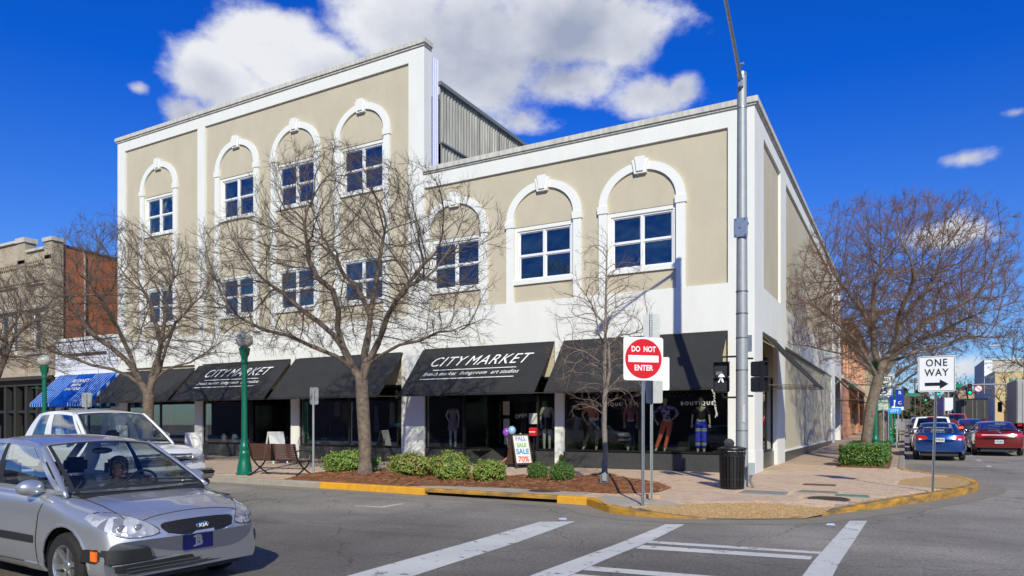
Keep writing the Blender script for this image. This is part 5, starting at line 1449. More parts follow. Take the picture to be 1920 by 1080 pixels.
pw = mat('plate_letter_white', (.8, .8, .8), .5); pr_ = mat('plate_letter_red', (.45, .01, .02), .5)
px_ = p.x + .0185
text('B', .135, pw, pl, (px_, .075, .463), (R(90), 0, R(90)), name='letter', bold=.006, ext=.0008)
text('B', .135, pr_, pl, (px_ + .0015, .075, .463), (R(90), 0, R(90)), name='letter', bold=-.0045, ext=.0008)
m = MB()
for dz in (-.045, .045): m.box(px_ - .001, px_ + .001, -.056 + .075, -.030 + .075, .463 + dz - .007, .463 + dz + .007)
m.build('letter_serif', pw, pl)
for sy in (-1, 1): MB().lathe([(.006, 0), (.004, .004), (.001, .004)], 8, (px_ - .006, sy * .1 + .075, .53), 'x').build('screw', chrome, pl)
K.mirror(-1.38, .985, silver, (.085, .20, .125), .72)
# wipers
for y0, y1 in ((.62, .02), (.05, -.55)):
    pts = [K.ws((y0 + (y1 - y0) * t + .735) / 1.47, .05 + .05 * t) + Vector((.012, 0, .016)) for t in [i / 8 for i in range(9)]]
    MB().tube(pts, .009, 5).build('wiper', plastic_b, K.t)
MB().ball((-1.72, 0, 1.30), 1, 12, 8, (.03, .11, .035)).build('rear_view_mirror', plastic_b, K.t, smooth=True)
m = MB(); m.tube([(-3.9, .45, 1.0), (-4.2, .45, 1.35)], .004, 4); m.build('aerial', plastic_b, K.t)
# steering wheel
st = MB(); c0 = Vector((-1.62, .36, .90)); ax_ = Vector((-.93, 0, .36)).normalized(); u_ = Vector((0, 1, 0)); v_ = ax_.cross(u_)
st.tube([c0 + (u_ * math.cos(a) + v_ * math.sin(a)) * .185 for a in [2 * math.pi * k / 28 for k in range(29)]], .014, 8, cap=False)
st.tube([c0 - ax_ * .03, c0 - ax_ * .3], .03, 8); st.tube([c0 + u_ * .18, c0, c0 - u_ * .18], .016, 6); st.ball(tuple(c0), .05, 10, 6)
st.build('steering_wheel', plastic_b, K.t, smooth=True)

def seatcar(name, label, cat, loc, rz, L, w, paint, h=1.42, hood=.95, deck=1.0, gh=None, wheels=None, r=.31, group=None, top=None, **kw):
    top = top or [(0, .48), (.03, .60), (.12, .70), (.3, hood - .14), (1.0, hood), (L - 1.0, deck), (L - .12, deck - .01), (L - .04, deck - .12), (L, deck - .32)]
    wheels = wheels or (-.9, -L + .95, r)
    return Car(name, label, cat, loc, rz, L, w, paint, top=top, bot=[(0, .24), (.4, .2), (L - .4, .22), (L, .34)], hw=[(0, .88), (.15, .94), (.6, 1), (L - .7, 1), (L - .1, .93), (L, .9)], wheels=wheels, arch=wheels[2] + .055,
               gh=gh, group=group, dx=.08, bow=(.26, .22), **kw)
AH = R(90)   # everything in the side street points away from the camera
def wheels4(c, xf, xr, y, r, w_=.2, sp=5, rim=alloy):
    for x in (xf, xr):
        for sy in (-1, 1): wheel(c.t, x, sy * y, r, w_, sp, sy, rim)
GRP = 'cars in the one-way side street'
bluep = car_paint('blue_paint', (.012, .075, .34), .55, .25)
c = seatcar('blue_saloon', 'blue compact saloon parked at the side street kerb, nearest of the row', 'car', (4.88, 15.3, gz(13)), AH, 4.48, .875, bluep, gh=dict(A0=(-1.15, .76, 1.0), A1=(-2.0, .57, 1.40), C1=(-3.15, .56, 1.39), C0=(-3.95, .68, 1.08), cuts=[(0, .05, 'p'), (.05, .44, 'g'), (.44, .48, 'b'), (.48, .82, 'g'), (.82, 1, 'p')], roofbow=.07, rbow=.12), deck=1.08, hood=.98, group=GRP)
wheels4(c, -.9, -3.55, .77, .31)
for sy in (-1, 1):
    c.decal('tail_lamp', [(sy * .40, .86, .90), (sy * .5, .80, .965), (sy * .65, .77, .97), (sy * .78, .79, .96), (sy * .86, .82, .95)], 'r', lampred, .012, 3)
    c.decal('reversing_lamp', [(sy * .60, .80, .84), (sy * .70, .79, .85)], 'r', sign_white, .02, 2)
    c.line('shut_line', [(sy * .42, .92), (sy * .40, .80), (sy * .34, .70)], 'r', r=.006)
c.line('shut_line', [(-.34, .70), (0, .70), (.34, .70)], 'r', r=.006); c.line('bumper_seam', [(-.83, .66), (-.4, .62), (0, .62), (.4, .62), (.83, .66)], 'r', r=.006)
c.decal('bumper_skirt', [(-.72, .34, .38), (0, .33, .37), (.72, .34, .38)], 'r', plastic_b, .006, 2)
c.plate(True, .80, 'P4S18', 0); c.mirror(-1.55, 1.05, bluep); c.line('shut_line', [(-2.4, .3), (-2.4, 1.0)], 'L', r=.006); c.line('shut_line', [(-1.3, .3), (-1.25, .95)], 'L', r=.006)
redp = car_paint('dark_red_paint', (.20, .010, .014), .35, .25)
c = seatcar('red_saloon', 'dark red saloon with full width tail lamp bar, stopped in the traffic lane', 'car', (7.2, 20.2, gz(18)), AH, 4.95, .93, redp, gh=dict(A0=(-1.3, .80, 1.0), A1=(-2.2, .60, 1.40), C1=(-3.35, .60, 1.39), C0=(-4.3, .73, 1.09), cuts=[(0, .05, 'p'), (.05, .44, 'g'), (.44, .48, 'b'), (.48, .82, 'g'), (.82, 1, 'p')], roofbow=.07, rbow=.14, seats=(-1.1, -2.0)), deck=1.06, hood=.95, group=GRP)
wheels4(c, -1.0, -3.95, .82, .33)
for sy in (-1, 1): c.decal('tail_lamp', [(sy * .42, .83, .93), (sy * .6, .815, .95), (sy * .8, .82, .965), (sy * .90, .83, .96)], 'r', lampred, .012, 3)
c.decal('lamp_bar', [(-.62, .865, .905), (0, .87, .905), (.62, .865, .905)], 'r', mat('pale_lamp', (.75, .55, .55), .3, coat=1), .018, 2)
c.line('bumper_seam', [(-.88, .70), (0, .68), (.88, .70)], 'r', r=.008); c.plate(True, .60, 'WL50', 0); c.mirror(-1.75, 1.05, plastic_b)
m = MB(); m.tube([(-4.82, y_, 1.12 + .02 * (1 - (y_ / .8) ** 2)) for y_ in [-.8 + .1 * k for k in range(17)]], .022, 8, flat=.6); m.tube([(-4.8, -.6, 1.05), (-4.82, -.6, 1.12)], .02, 6); m.tube([(-4.8, .6, 1.05), (-4.82, .6, 1.12)], .02, 6)
m.build('spoiler', redp, c.t, smooth=True)
MB().ball((-4.96, 0, 1.0), 1, 10, 6, (.012, .05, .03)).build('badge', chrome, c.t)
greyp = car_paint('grey_paint', (.07, .072, .08), .6, .3)
c = seatcar('grey_saloon', 'dark grey saloon ahead of the red one, brake lamp glowing orange', 'car', (7.7, 41.0, gz(38)), AH, 4.8, .90, greyp, gh=dict(A0=(-1.3, .80, 1.0), A1=(-2.2, .60, 1.40), C1=(-3.3, .60, 1.39), C0=(-4.2, .72, 1.08), cuts=[(0, .05, 'p'), (.05, .44, 'g'), (.44, .48, 'b'), (.48, .82, 'g'), (.82, 1, 'p')], roofbow=.07, rbow=.14), deck=1.05, group=GRP)
wheels4(c, -1.0, -3.85, .8, .32)
for sy in (-1, 1): c.decal('tail_lamp', [(sy * .5, .80, .93), (sy * .8, .80, .95), (sy * .88, .82, .93)], 'r', mat('brake_glow', (.7, .08, .02), .3, emis=(1, .12, .03), es=1.2), .012, 2)
c.plate(True, .62, None, 0); c.mirror(-1.75, 1.05, greyp)
# white sport utility
wp = car_paint('white_paint', (.74, .75, .76), .0, .3)
c = seatcar('white_suv', 'white sport utility vehicle with dark rear glass parked ahead of the blue saloon', 'suv', (4.85, 22.6, gz(20)), AH, 4.7, .92, wp, hood=1.1, deck=1.12, wheels=(-.95, -3.8, .36),
            gh=dict(A0=(-1.35, .82, 1.12), A1=(-2.0, .66, 1.64), C1=(-4.35, .66, 1.62), C0=(-4.62, .80, 1.12), cuts=[(0, .05, 'p'), (.05, .34, 'g'), (.34, .37, 'b'), (.37, .64, 'g'), (.64, .68, 'b'), (.68, .96, 'g'), (.96, 1, 'p')], roofbow=.05, rbow=.05, rglass=dark_glass, sglass=dark_glass), group=GRP)
wheels4(c, -.95, -3.8, .8, .36, .23)
for sy in (-1, 1):
    c.decal('tail_lamp', [(sy * .76, .80, 1.05), (sy * .9, .80, 1.05)], 'r', lampred, .012, 3)
    m = MB(); m.tube([(-2.1, sy * .58, 1.71), (-2.2, sy * .58, 1.76), (-4.1, sy * .58, 1.74), (-4.2, sy * .58, 1.69)], .018, 6); m.build('roof_rail', plastic_b, c.t)
MB().bbox(-4.46, -4.40, -.2, .2, 1.63, 1.67, .01).build('high_brake_lamp', lampred, c.t)
c.decal('rear_bumper', [(-.85, .42, .6), (0, .4, .62), (.85, .42, .6)], 'r', plastic_b, .05, 3); c.plate(True, .85, None, 0); c.mirror(-1.6, 1.2, plastic_b)
c = seatcar('dark_hatchback', 'dark car parked beyond the white sport utility vehicle', 'car', (4.85, 29.5, gz(27)), AH, 4.5, .88, car_paint('black_paint', (.015, .015, .018), .4, .25), gh=dict(A0=(-1.2, .77, 1.0), A1=(-2.0, .6, 1.45), C1=(-3.8, .6, 1.42), C0=(-4.35, .7, 1.0), cuts=[(0, .05, 'p'), (.05, .44, 'g'), (.44, .48, 'b'), (.48, .9, 'g'), (.9, 1, 'p')]), group=GRP)
wheels4(c, -.9, -3.6, .78, .31)
# pick-ups: body with a separate load bed
def bed_(c, x0, x1, z0, z1, w, m_):
    k = MB(); k.box(x0, x1, -w, -w + .06, z0, z1); k.box(x0, x1, w - .06, w, z0, z1); k.box(x1 - .06, x1, -w + .06, w - .06, z0, z1); k.box(x0, x0 + .07, -w + .06, w - .06, z0, z1); k.box(x0, x1, -w + .06, w - .06, z0, z0 + .05)
    return k.build('load_bed', m_, c.t)
rp2 = car_paint('bright_red_paint', (.42, .012, .02), .3, .25)
c = Car('red_pickup', 'bright red pickup truck in the traffic lane behind the box trailer', 'pickup truck', (7.8, 58.0, gz(55)), AH, 5.5, .98, rp2, top=[(0, .7), (.1, .95), (.3, 1.08), (1.3, 1.14), (3.1, 1.16), (3.25, 1.14), (5.4, 1.16), (5.5, 1.1)], bot=[(0, .42), (5.5, .5)], hw=[(0, .92), (.3, 1), (5.3, 1), (5.5, .98)], wheels=(-.95, -4.3, .38), arch=.45,
        gh=dict(A0=(-1.4, .86, 1.15), A1=(-2.05, .70, 1.80), C1=(-3.1, .70, 1.79), C0=(-3.25, .86, 1.16), cuts=[(0, .06, 'p'), (.06, .94, 'g'), (.94, 1, 'p')], rbow=.02, seats=(-1.2,)), dx=.1, bow=(.2, .03), group=GRP)
wheels4(c, -.95, -4.3, .86, .38, .25)
for sy in (-1, 1): c.decal('tail_lamp', [(sy * .84, .80, 1.08), (sy * .96, .80, 1.08)], 'r', lampred, .012, 2)
MB().bbox(-5.62, -5.5, -.95, .95, .52, .68, .02).build('rear_bumper', chrome, c.t); c.plate(True, .8, None, 0); c.mirror(-1.7, 1.25, plastic_b)
# white pick-up at the main street kerb
pwm = car_paint('pickup_white', (.78, .79, .80), .0, .28)
def pcls(q): return 'bonnet' if q[0] > -1.05 and q[0] < -.12 and q[2] > .99 and abs(q[1]) < .80 else 'body'
c = Car('white_pickup', 'white extended cab pickup with dark slatted grille just behind the silver saloon', 'pickup truck', (-8.35, -12.35, 0), R(0), 5.4, .98, pwm, top=[(0, .88), (.015, 1.0), (.06, 1.07), (.15, 1.10), (.6, 1.16), (1.35, 1.20), (2.0, 1.2), (3.9, 1.2), (4.0, 1.14), (5.4, 1.14)], bot=[(0, .52), (.3, .42), (5.4, .5)],
        hw=[(0, .95), (.15, .98), (.5, 1), (5.3, 1), (5.4, .98)], wheels=(-.95, -4.2, .37), arch=.45, tuck=.94,
        gh=dict(A0=(-1.08, .86, 1.2), A1=(-1.78, .70, 1.775), C1=(-3.0, .70, 1.765), C0=(-3.35, .84, 1.2), cuts=[(0, .055, 'p'), (.055, .50, 'g'), (.50, .62, 'p'), (.62, .86, 'g'), (.86, 1, 'p')], roofbow=.07, bow=.16, rbow=.02, seats=(-1.15,)), dx=.06, bow=(.16, .03), cls=pcls)
wheels4(c, -.95, -4.2, .86, .37, .25)
for sy in (-1, 1):
    h = c.decal('headlamp', [(sy * .60, .80, .985), (sy * .74, .80, .99), (sy * .90, .81, .985)], 'f', lens_m, .014, 3, 3, .03)
    c.decal('indicator', [(sy * .905, .80, .98), (sy * .945, .82, .97)], 'f', amber, .012, 2)
g = c.decal('grille', [(-.56, .80, .985), (0, .79, .995), (.56, .80, .985)], 'f', sign_black, .004, 3)
for k in range(4): c.line('grille_bar', [(-.56, .825 + k * .048), (0, .822 + k * .05), (.56, .825 + k * .048)], 'f', mat('grey_bar', (.35, .36, .38), .35, metal=.7), r=.009)
c.line('grille_surround', [(-.58, .79), (-.58, .995), (0, 1.005), (.58, .995), (.58, .79), (0, .78), (-.58, .79)], 'f', chrome, r=.014)
m = MB(); m.bbox(-.10, .11, -.97, .97, .50, .70, .04); m.build('front_bumper', mat('bumper_chrome', (.45, .46, .48), .2, metal=.9), c.t, smooth='auto')
MB().bbox(-.08, .13, -.96, .96, .60, .665, .02).build('bumper_pad', plastic_b, c.t); MB().bbox(-.1, .06, -.9, .9, .36, .5, .03).build('air_dam', plastic_b, c.t)
c.mirror(-1.5, 1.30, chrome, (.10, .21, .17), .84)
for y0, y1 in ((.7, .1), (.05, -.6)): MB().tube([c.ws((y0 + (y1 - y0) * t + .86) / 1.72, .03 + .04 * t) + Vector((.012, 0, .014)) for t in [i / 6 for i in range(7)]], .009, 5).build('wiper', plastic_b, c.t)
for x in (-1.3, -2.4, -3.45): c.line('shut_line', [(x, .5), (x, 1.13)], 'R', r=.006)
MB().tube([(-2.1, 0, 1.83), (-2.12, 0, 1.98), (-2.2, .0, 2.7)], .004, 4).build('aerial', plastic_b, c.t); MB().box(-1.5, -1.35, -.6, -.3, 1.195, 1.205).build('dash_papers', sign_white, c.t)

# ---------------- lorries
def axle(t, x, w, z=.5, r=.5):
    for sy in (-1, 1):
        wheel(t, x, sy * w, r, .5, 5, sy, mat('steel_rim', (.3, .3, .3), .5, metal=.6), .55)
def trailer(name, label, loc, L, m_, zt=3.95, cabm=None, cab=True):
    t = thing(name, label, 'lorry', loc, AH)
    m = MB(); m.bbox(-L, 0, -1.28, 1.28, 1.15, zt, .03); m.build('box_body', m_, t)
    m = MB()
    for k in range(int(L / .6)): 
        for sy in (-1, 1): m.box(-L + .3 + k * .6, -L + .33 + k * .6, sy * 1.285 - .008, sy * 1.285 + .008, 1.25, zt - .1)
    m.build('side_rib', m_, t, kind='stuff')
    for sy in (-1, 1):
        MB().box(-L - .03, -L, sy * .63 - .60, sy * .63 + .60, 1.2, zt - .12).build('rear_door', m_, t)
        for q in (.2, .95): MB().tube([(-L - .05, sy * q, 1.25), (-L - .05, sy * q, zt - .2)], .02, 6).build('lock_rod', galv_dull, t)
        MB().box(-L - .04, -L + .05, sy * 1.1 - .12, sy * 1.1 + .12, .98, 1.10).build('tail_lamp', lampred, t)
    m = MB(); m.box(-L, -.2, -.5, .5, .85, 1.15); m.box(-L - .05, -L + .1, -1.2, 1.2, .55, .65); m.box(-L, -L + .1, -.9, -.8, .6, 1.15); m.box(-L, -L + .1, .8, .9, .6, 1.15); m.build('chassis', plastic_b, t)
    axle(t, -L + 1.2, 1.0); axle(t, -L + 2.5, 1.0)
    if cab:
        k = MB(); k.bbox(.5, 2.4, -1.15, 1.15, 1.0, 3.2, .12); k.bbox(2.3, 3.9, -.85, .85, .9, 2.0, .15); k.bbox(.5, 2.0, -1.15, 1.15, 3.0, 3.8, .2)
        k.build('cab', cabm, t, smooth='auto'); MB().box(-.2, 3.8, -.45, .45, .6, 1.0).build('cab_chassis', plastic_b, t)
        axle(t, .6, 1.0); axle(t, 3.2, 1.0)
        for sy in (-1, 1):
            m = MB(); m.bbox(2.0, 2.1, sy * 1.5 - .14, sy * 1.5 + .14, 2.0, 2.75, .03); m.tube([(2.1, sy * 1.15, 2.8), (2.06, sy * 1.5, 2.8), (2.06, sy * 1.5, 2.0), (2.1, sy * 1.15, 1.95)], .02, 6); m.build('wing_mirror', plastic_b, t)
            MB().box(1.2, 2.1, sy * 1.16 - .01, sy * 1.16 + .01, 2.1, 2.9).build('side_window', dark_glass, t)
            MB().tube([(.35, sy * .9, 1), (.35, sy * .9, 3.9)], .07, 8).build('exhaust_stack', chrome, t)
    return t
trailer('dark_box_lorry', 'box trailer with plain charcoal rear doors, in line beyond the red pickup', (10.6, 84, gz(78)), 10, mat('charcoal_tarpaulin', (.05, .048, .042), .8, var=.6, vs=1), zt=3.5, cab=False)
trailer('articulated_lorry', 'grey articulated lorry with maroon cab at the right edge of the view', (11.43, 41.0, gz(38)), 5, mat('trailer_grey', (.36, .37, .37), .6, var=.5, vs=.8, col2=(.24, .24, .23)), zt=4.05, cabm=car_paint('maroon_paint', (.13, .03, .035), .3))

# ================================================================== TREES AND PLANTS
def colonize(seed, skel, att, step, di, dk, iters=120, up=.12):
    """skel: polylines, each (parent polyline index, parent point, [points]); grows towards attraction points"""
    P = []; par = []; ids = []
    for (pi, pk, pts) in skel:
        row = []
        prev = -1 if pi is None else ids[pi][pk]
        last = None
        for k, p in enumerate(pts):
            p = np.array(p, float)
            src = P[prev] if prev >= 0 else None
            if src is not None:
                d = np.linalg.norm(p - src); n = max(1, int(d / step))
                for q in range(1, n + 1):
                    P.append(src + (p - src) * q / n); par.append(prev); prev = len(P) - 1
            else: P.append(p); par.append(-1); prev = len(P) - 1
            row.append(prev)
        ids.append(row)
    P = [np.array(p) for p in P]
    A = np.array(att, float); best = np.full(len(A), 1e9); bi = np.zeros(len(A), int); alive = np.ones(len(A), bool)
    def upd(start):
        N = np.array(P[start:])
        if not len(N): return
        for k in range(0, len(A), 4000):
            D = np.linalg.norm(A[k:k + 4000, None] - N[None], axis=2); j = D.argmin(1); d = D[np.arange(len(j)), j]
            b = d < best[k:k + 4000]; best[k:k + 4000][b] = d[b]; bi[k:k + 4000][b] = j[b] + start
    upd(0); r = np.random.RandomState(seed); kids = {}
    for it in range(iters):
        alive &= best > dk
        sel = alive & (best < di)
        if not sel.any(): break
        idx = bi[sel]; dirs = A[sel] - np.array(P)[idx]; dirs /= np.linalg.norm(dirs, axis=1)[:, None]
        acc_ = {}
        for i, d in zip(idx, dirs): acc_[i] = acc_.get(i, 0) + d
        st = len(P)
        for i, d in acc_.items():
            n = np.linalg.norm(d)
            if n < .25 or kids.get(i, 0) >= 3: continue
            kids[i] = kids.get(i, 0) + 1
            pd = P[i] - P[par[i]] if par[i] >= 0 else np.array([0, 0, step])
            d = d / n + 1.15 * pd / (np.linalg.norm(pd) + 1e-9) + r.normal(0, .07, 3) + np.array([0, 0, up]); d /= np.linalg.norm(d)
            P.append(P[i] + d * step); par.append(i)
        upd(st)
        if len(P) > 14000: break
    return P, par
def tree_mesh(P, par, r_base, tip, seed, tw=2, twl=.32, thr=.016, droop=0.0, twr=.0035):
    n = len(P); ch = [[] for _ in range(n)]
    for i, p in enumerate(par):
        if p >= 0: ch[p].append(i)
    cnt = np.ones(n)
    for i in range(n - 1, -1, -1):
        if par[i] >= 0: cnt[par[i]] += cnt[i] if ch[i] else 1
    # pipe model exponent fitted to the trunk radius
    e = math.log(max(cnt[0], 2)) / math.log(r_base / tip)
    rad = tip * np.power(cnt, 1 / e)
    r = random.Random(seed)
    big, small = MB(), MB()
    stack = [(0, None)]
    while stack:
        s0, pre = stack.pop(); chain = ([pre] if pre is not None else []) + [s0]; cur = s0
        while ch[cur]:
            nx = max(ch[cur], key=lambda k: cnt[k])
            for k in ch[cur]:
                if k != nx: stack.append((k, cur))
            chain.append(nx); cur = nx
        # split the chain at the thickness threshold
        pts = [P[k] for k in chain]; rr = [float(rad[k]) for k in chain]
        if pre is not None: rr[0] = min(rr[0], rr[1] * 1.25)
        cut = next((k for k, v in enumerate(rr) if v < thr), len(rr))
        if cut >= 2: big.tube(pts[:cut + 1], rr[:cut + 1], 9 if rr[0] > .05 else 6, cap=False)
        a = max(0, cut - 0)
        if len(pts) - a >= 2: small.tube(pts[a:], rr[a:], 4 if rr[a] > .008 else 3, cap=False)
    # twigs
    for i in range(n):
        if rad[i] > thr * 1.3 or par[i] < 0: continue
        d0 = Vector(P[i] - P[par[i]]).normalized()
        for q in range(tw if ch[i] else tw + 2):
            v = Vector((r.gauss(0, 1), r.gauss(0, 1), r.gauss(0, 1))).normalized()
            d = (d0 * 1.1 + v * .62 + Vector((0, 0, .22 - droop))).normalized(); l = twl * r.uniform(.35, 1.1)
            p = Vector(P[i]); d2 = (d + Vector((r.gauss(0, .3), r.gauss(0, .3), .15 + r.gauss(0, .25)))).normalized()
            mid = p + d * l * .5; small.tube([p, mid, mid + d2 * l * .55], [twr, twr * .8, twr * .4], 3, cap=False)
            if r.random() < .6:
                d3 = (d + Vector((r.gauss(0, .8), r.gauss(0, .8), r.gauss(0, .5)))).normalized(); small.tube([mid, mid + d3 * l * .45], [twr * .75, twr * .4], 3, cap=False)
    return big, small
def bark(name, c1, c2, vs=9):
    return mat(name, c1, .9, var=1.0, vs=vs, col2=c2, bump=1.5, bs=28)
barkA = bark('mottled_bark', (.21, .165, .125), (.085, .06, .045)); twigA = mat('grey_twig', (.10, .078, .06), .9, var=.6, vs=5, col2=(.16, .12, .09))
barkC = bark('smooth_grey_bark', (.25, .215, .19), (.17, .14, .12)); twigC = mat('reddish_twig', (.22, .16, .125), .9)
barkD = bark('warm_bark', (.23, .185, .14), (.10, .075, .055)); twigD = mat('brown_twig', (.14, .095, .07), .9, var=.9, vs=1.2, col2=(.24, .12, .075))
def crown_pts(rng, n, c, rx, ry, rz, low=-.45, shell=.35, power=1.0):
    out = []
    while len(out) < n:
        v = Vector((rng.uniform(-1, 1), rng.uniform(-1, 1), rng.uniform(-1, 1))); l = v.length
        if l > 1 or v.z < low * (1 - .0) or l < shell * rng.random(): continue
        # lumpy outline
        k = 1 + .13 * math.sin(v.x * 5 + c[0]) * math.cos(v.z * 4 + v.y * 3)
        out.append((c[0] + v.x * rx * k, c[1] + v.y * ry * k, c[2] + v.z * rz * k))
    return out
def tree(name, label, loc, base_r, fork, limbs, cc, cr, seed, n_att=1500, mats_=(None, None), step=.15, tip=.0026, tw=2, twl=.38, lean=(0, 0), low=-.4, group='bare winter street trees', twr=.0035, dk=.22, stemaz=(205, 20, 110), sc_=1.0):
    rng = random.Random(seed)
    t = thing(name, label, 'tree', loc, 0, group)
    fx, fy, fz = lean[0], lean[1], fork
    trunk = [(0, 0, -.05), (fx * .15 + .02, fy * .2, fz * .3), (fx * .5 - .02, fy * .5 + .02, fz * .65), (fx, fy, fz), (fx + .1, fy + .05, fz + .55), (fx + .05, fy + .12, fz + 1.15)]
    skel = [(None, 0, trunk)]
    # two heavy stems leave the fork, the limbs leave those at staggered heights
    stems = []
    for k, a in enumerate(stemaz):
        ex, ey = math.cos(R(a)), math.sin(R(a)); h = .75 * sc_
        skel.append((0, 3 if k < 2 else 4, [(fx + ex * .16 * sc_, fy + ey * .16 * sc_, fz + .35 * h + .2 * k), (fx + ex * .42 * sc_, fy + ey * .42 * sc_, fz + 1.0 * h + .2 * k), (fx + ex * .62 * sc_, fy + ey * .62 * sc_, fz + 1.8 * h + .2 * k)]))
        stems.append((a, len(skel) - 1))
    for q, (az_, reach, rise) in enumerate(limbs):
        a = R(az_); ex, ey = math.cos(a), math.sin(a)
        if not stems: pi, pk = 0, 3 + q % 3; bx = skel[0][2][pk]
        else:
            sa, pi = min(stems, key=lambda v: abs((v[0] - az_ + 180) % 360 - 180)); pk = 0 if rise < 2 else 1 + q % 2; bx = skel[pi][2][pk]
        bz = bx[2]; top = fz + rise; w1, w2 = rng.gauss(0, .07) * reach, rng.gauss(0, .09) * reach
        L_ = []
        for f, zf in ((.16, .22), (.36, .45), (.6, .66), (.8, .84), (1.0, 1.0)):
            wob = w1 * math.sin(f * 3.1) + w2 * math.sin(f * 6.2) * .5
            L_.append((bx[0] + (ex * reach - (bx[0] - fx)) * f - ey * wob, bx[1] + (ey * reach - (bx[1] - fy)) * f + ex * wob, bz + (max(top, bz + .3) - bz) * (zf ** (.8 if rise < 2 else 1)) + rng.gauss(0, .05)))
        skel.append((pi, pk, L_))
    att = crown_pts(rng, n_att, cc, *cr, low=low)
    P, par = colonize(seed, skel, att, step, 2.2, dk)
    big, small = tree_mesh(P, par, base_r, tip, seed, tw, twl, twr=twr)
    # root flare
    big.tube([(0, 0, -.06), (0, 0, .02), (0, 0, .12), (.0, 0, .3)], [base_r * 1.5, base_r * 1.35, base_r * 1.12, base_r * 1.0], 12)
    big.build('trunk', mats_[0], t, smooth=True, fix=False)
    small.build('crown', mats_[1], t, smooth=True, fix=False)
    return t
# the camera's right is about azimuth 29 deg in plan, so crowns are wide both ways
tree('bare_tree', 'large bare tree with mottled trunk rising from the shrub bed', (-8.2, -7.0, .28), .165, 2.35, [(200, 2.6, 2.6), (150, 2.0, 3.6), (100, 1.2, 4.2), (30, 1.8, 3.2), (350, 2.4, 2.4), (260, 1.6, 3.2), (215, 3.0, 1.5), (10, 2.7, 1.2)], (-.45, -.1, 4.9), (4.2, 3.2, 3.25), 11, 5200, (barkA, twigA), lean=(-.15, .05), low=-.5)
tree('bare_tree', 'bare tree with forked mottled trunk behind the white pickup', (-17.85, -6.5, .15), .17, 2.3, [(200, 2.4, 2.6), (150, 1.8, 3.6), (100, 1.0, 4.0), (30, 1.6, 3.2), (350, 2.2, 2.4), (260, 1.6, 3.2), (215, 2.8, 1.4), (10, 2.5, 1.4)], (-.9, 0, 5.0), (4.0, 3.1, 3.1), 23, 4200, (barkA, twigA), lean=(.1, .0), low=-.5)
tree('bare_tree', 'bare tree cut by the left edge of the view before the brick building', (-27.6, -6.6, .15), .16, 2.4, [(200, 2.2, 2.4), (120, 1.6, 3.4), (30, 1.8, 3.0), (340, 2.4, 2.2), (260, 1.5, 3.0)], (.2, 0, 4.9), (3.8, 3.0, 2.9), 31, 3000, (barkA, twigA), low=-.5)
tree('young_bare_tree', 'small slender young bare tree on the pine straw mound at the corner', (-2.1, -6.1, .42), .058, 1.75, [(90, .15, 3.6), (200, .8, 1.1), (20, .8, 1.3), (300, .7, 1.6), (130, .6, 1.9), (240, .5, 2.2), (0, .9, .7), (180, .9, .8)], (0, 0, 3.1), (1.12, 1.1, 2.15), 42, 1100, (barkC, twigC), step=.13, tip=.0030, tw=1, twl=.24, twr=.0028, low=-.75, dk=.17, stemaz=())
tree('bare_tree', 'big spreading bare tree standing in the clipped hedge on the side street', (2.45, 7.0, .25), .18, 2.9, [(200, 2.2, 2.6), (150, 1.6, 3.8), (90, 1.4, 4.2), (40, 2.2, 3.6), (0, 2.8, 2.6), (300, 2.0, 3.4), (20, 3.4, 1.4), (330, 3.2, 1.8), (190, 2.8, 1.3)], (1.1, .6, 5.9), (3.8, 3.4, 3.5), 57, 6000, (barkD, twigD), lean=(.45, .1), low=-.55, tw=3, twr=.0042)
tree('bare_tree', 'brown bare tree just beyond the hedge tree along the side street pavement', (2.75, 16.5, .4), .19, 3.0, [(200, 2.2, 2.6), (120, 1.6, 3.6), (30, 2.2, 3.0), (340, 2.8, 2.2), (260, 2.0, 3.2)], (.5, 0, 5.6), (3.7, 3.5, 3.1), 63, 3000, (barkD, mat('rust_twig', (.20, .105, .07), .9, var=.6, vs=1.5)), low=-.5, step=.2, twr=.006, dk=.3)
tree('bare_tree', 'third bare tree down the side street pavement, rusty brown crown', (2.75, 27, .5), .18, 2.8, [(200, 2.0, 2.4), (90, 1.6, 3.4), (340, 2.6, 2.2)], (.5, 0, 5.2), (3.4, 3.4, 2.8), 71, 1500, (barkD, MATS['rust_twig']), low=-.5, step=.24, twr=.009, dk=.45)
tree('bare_tree', 'fourth bare tree down the side street pavement, mostly behind the others', (2.75, 39, .6), .18, 2.8, [(200, 2.0, 2.4), (90, 1.6, 3.4), (340, 2.6, 2.2)], (.4, 0, 4.9), (3.2, 3.2, 2.5), 77, 1200, (barkD, MATS['rust_twig']), low=-.5, step=.26, twr=.012, dk=.5)
tree('bare_tree', 'dark bare tree above the articulated lorry at the right edge', (15.0, 53, .7), .2, 3.2, [(200, 3.0, 2.6), (120, 1.6, 3.6), (160, 3.4, 3.0), (340, 2.8, 2.2), (260, 2.0, 3.2)], (-.6, 0, 7.0), (4.6, 4, 3.2), 83, 3000, (barkD, mat('dark_twig', (.075, .055, .06), .9)), low=-.6, step=.24, twr=.011, dk=.45)
def small_tree(loc, sc, seed, label, m_):
    tree('far_bare_tree', label, loc, .14 * sc, 1.8 * sc, [(200, 1.2 * sc, 1.6 * sc), (90, 1.0, 2.4 * sc), (340, 1.4 * sc, 1.6 * sc)], (0, 0, 3.9 * sc), (2.1 * sc, 2.1 * sc, 2.2 * sc), seed, 260, (barkD, m_), step=.4, twr=.02, tw=1, twl=.5, tip=.012, dk=.5, stemaz=())
pale = mat('pale_twig', (.36, .29, .23), .9)
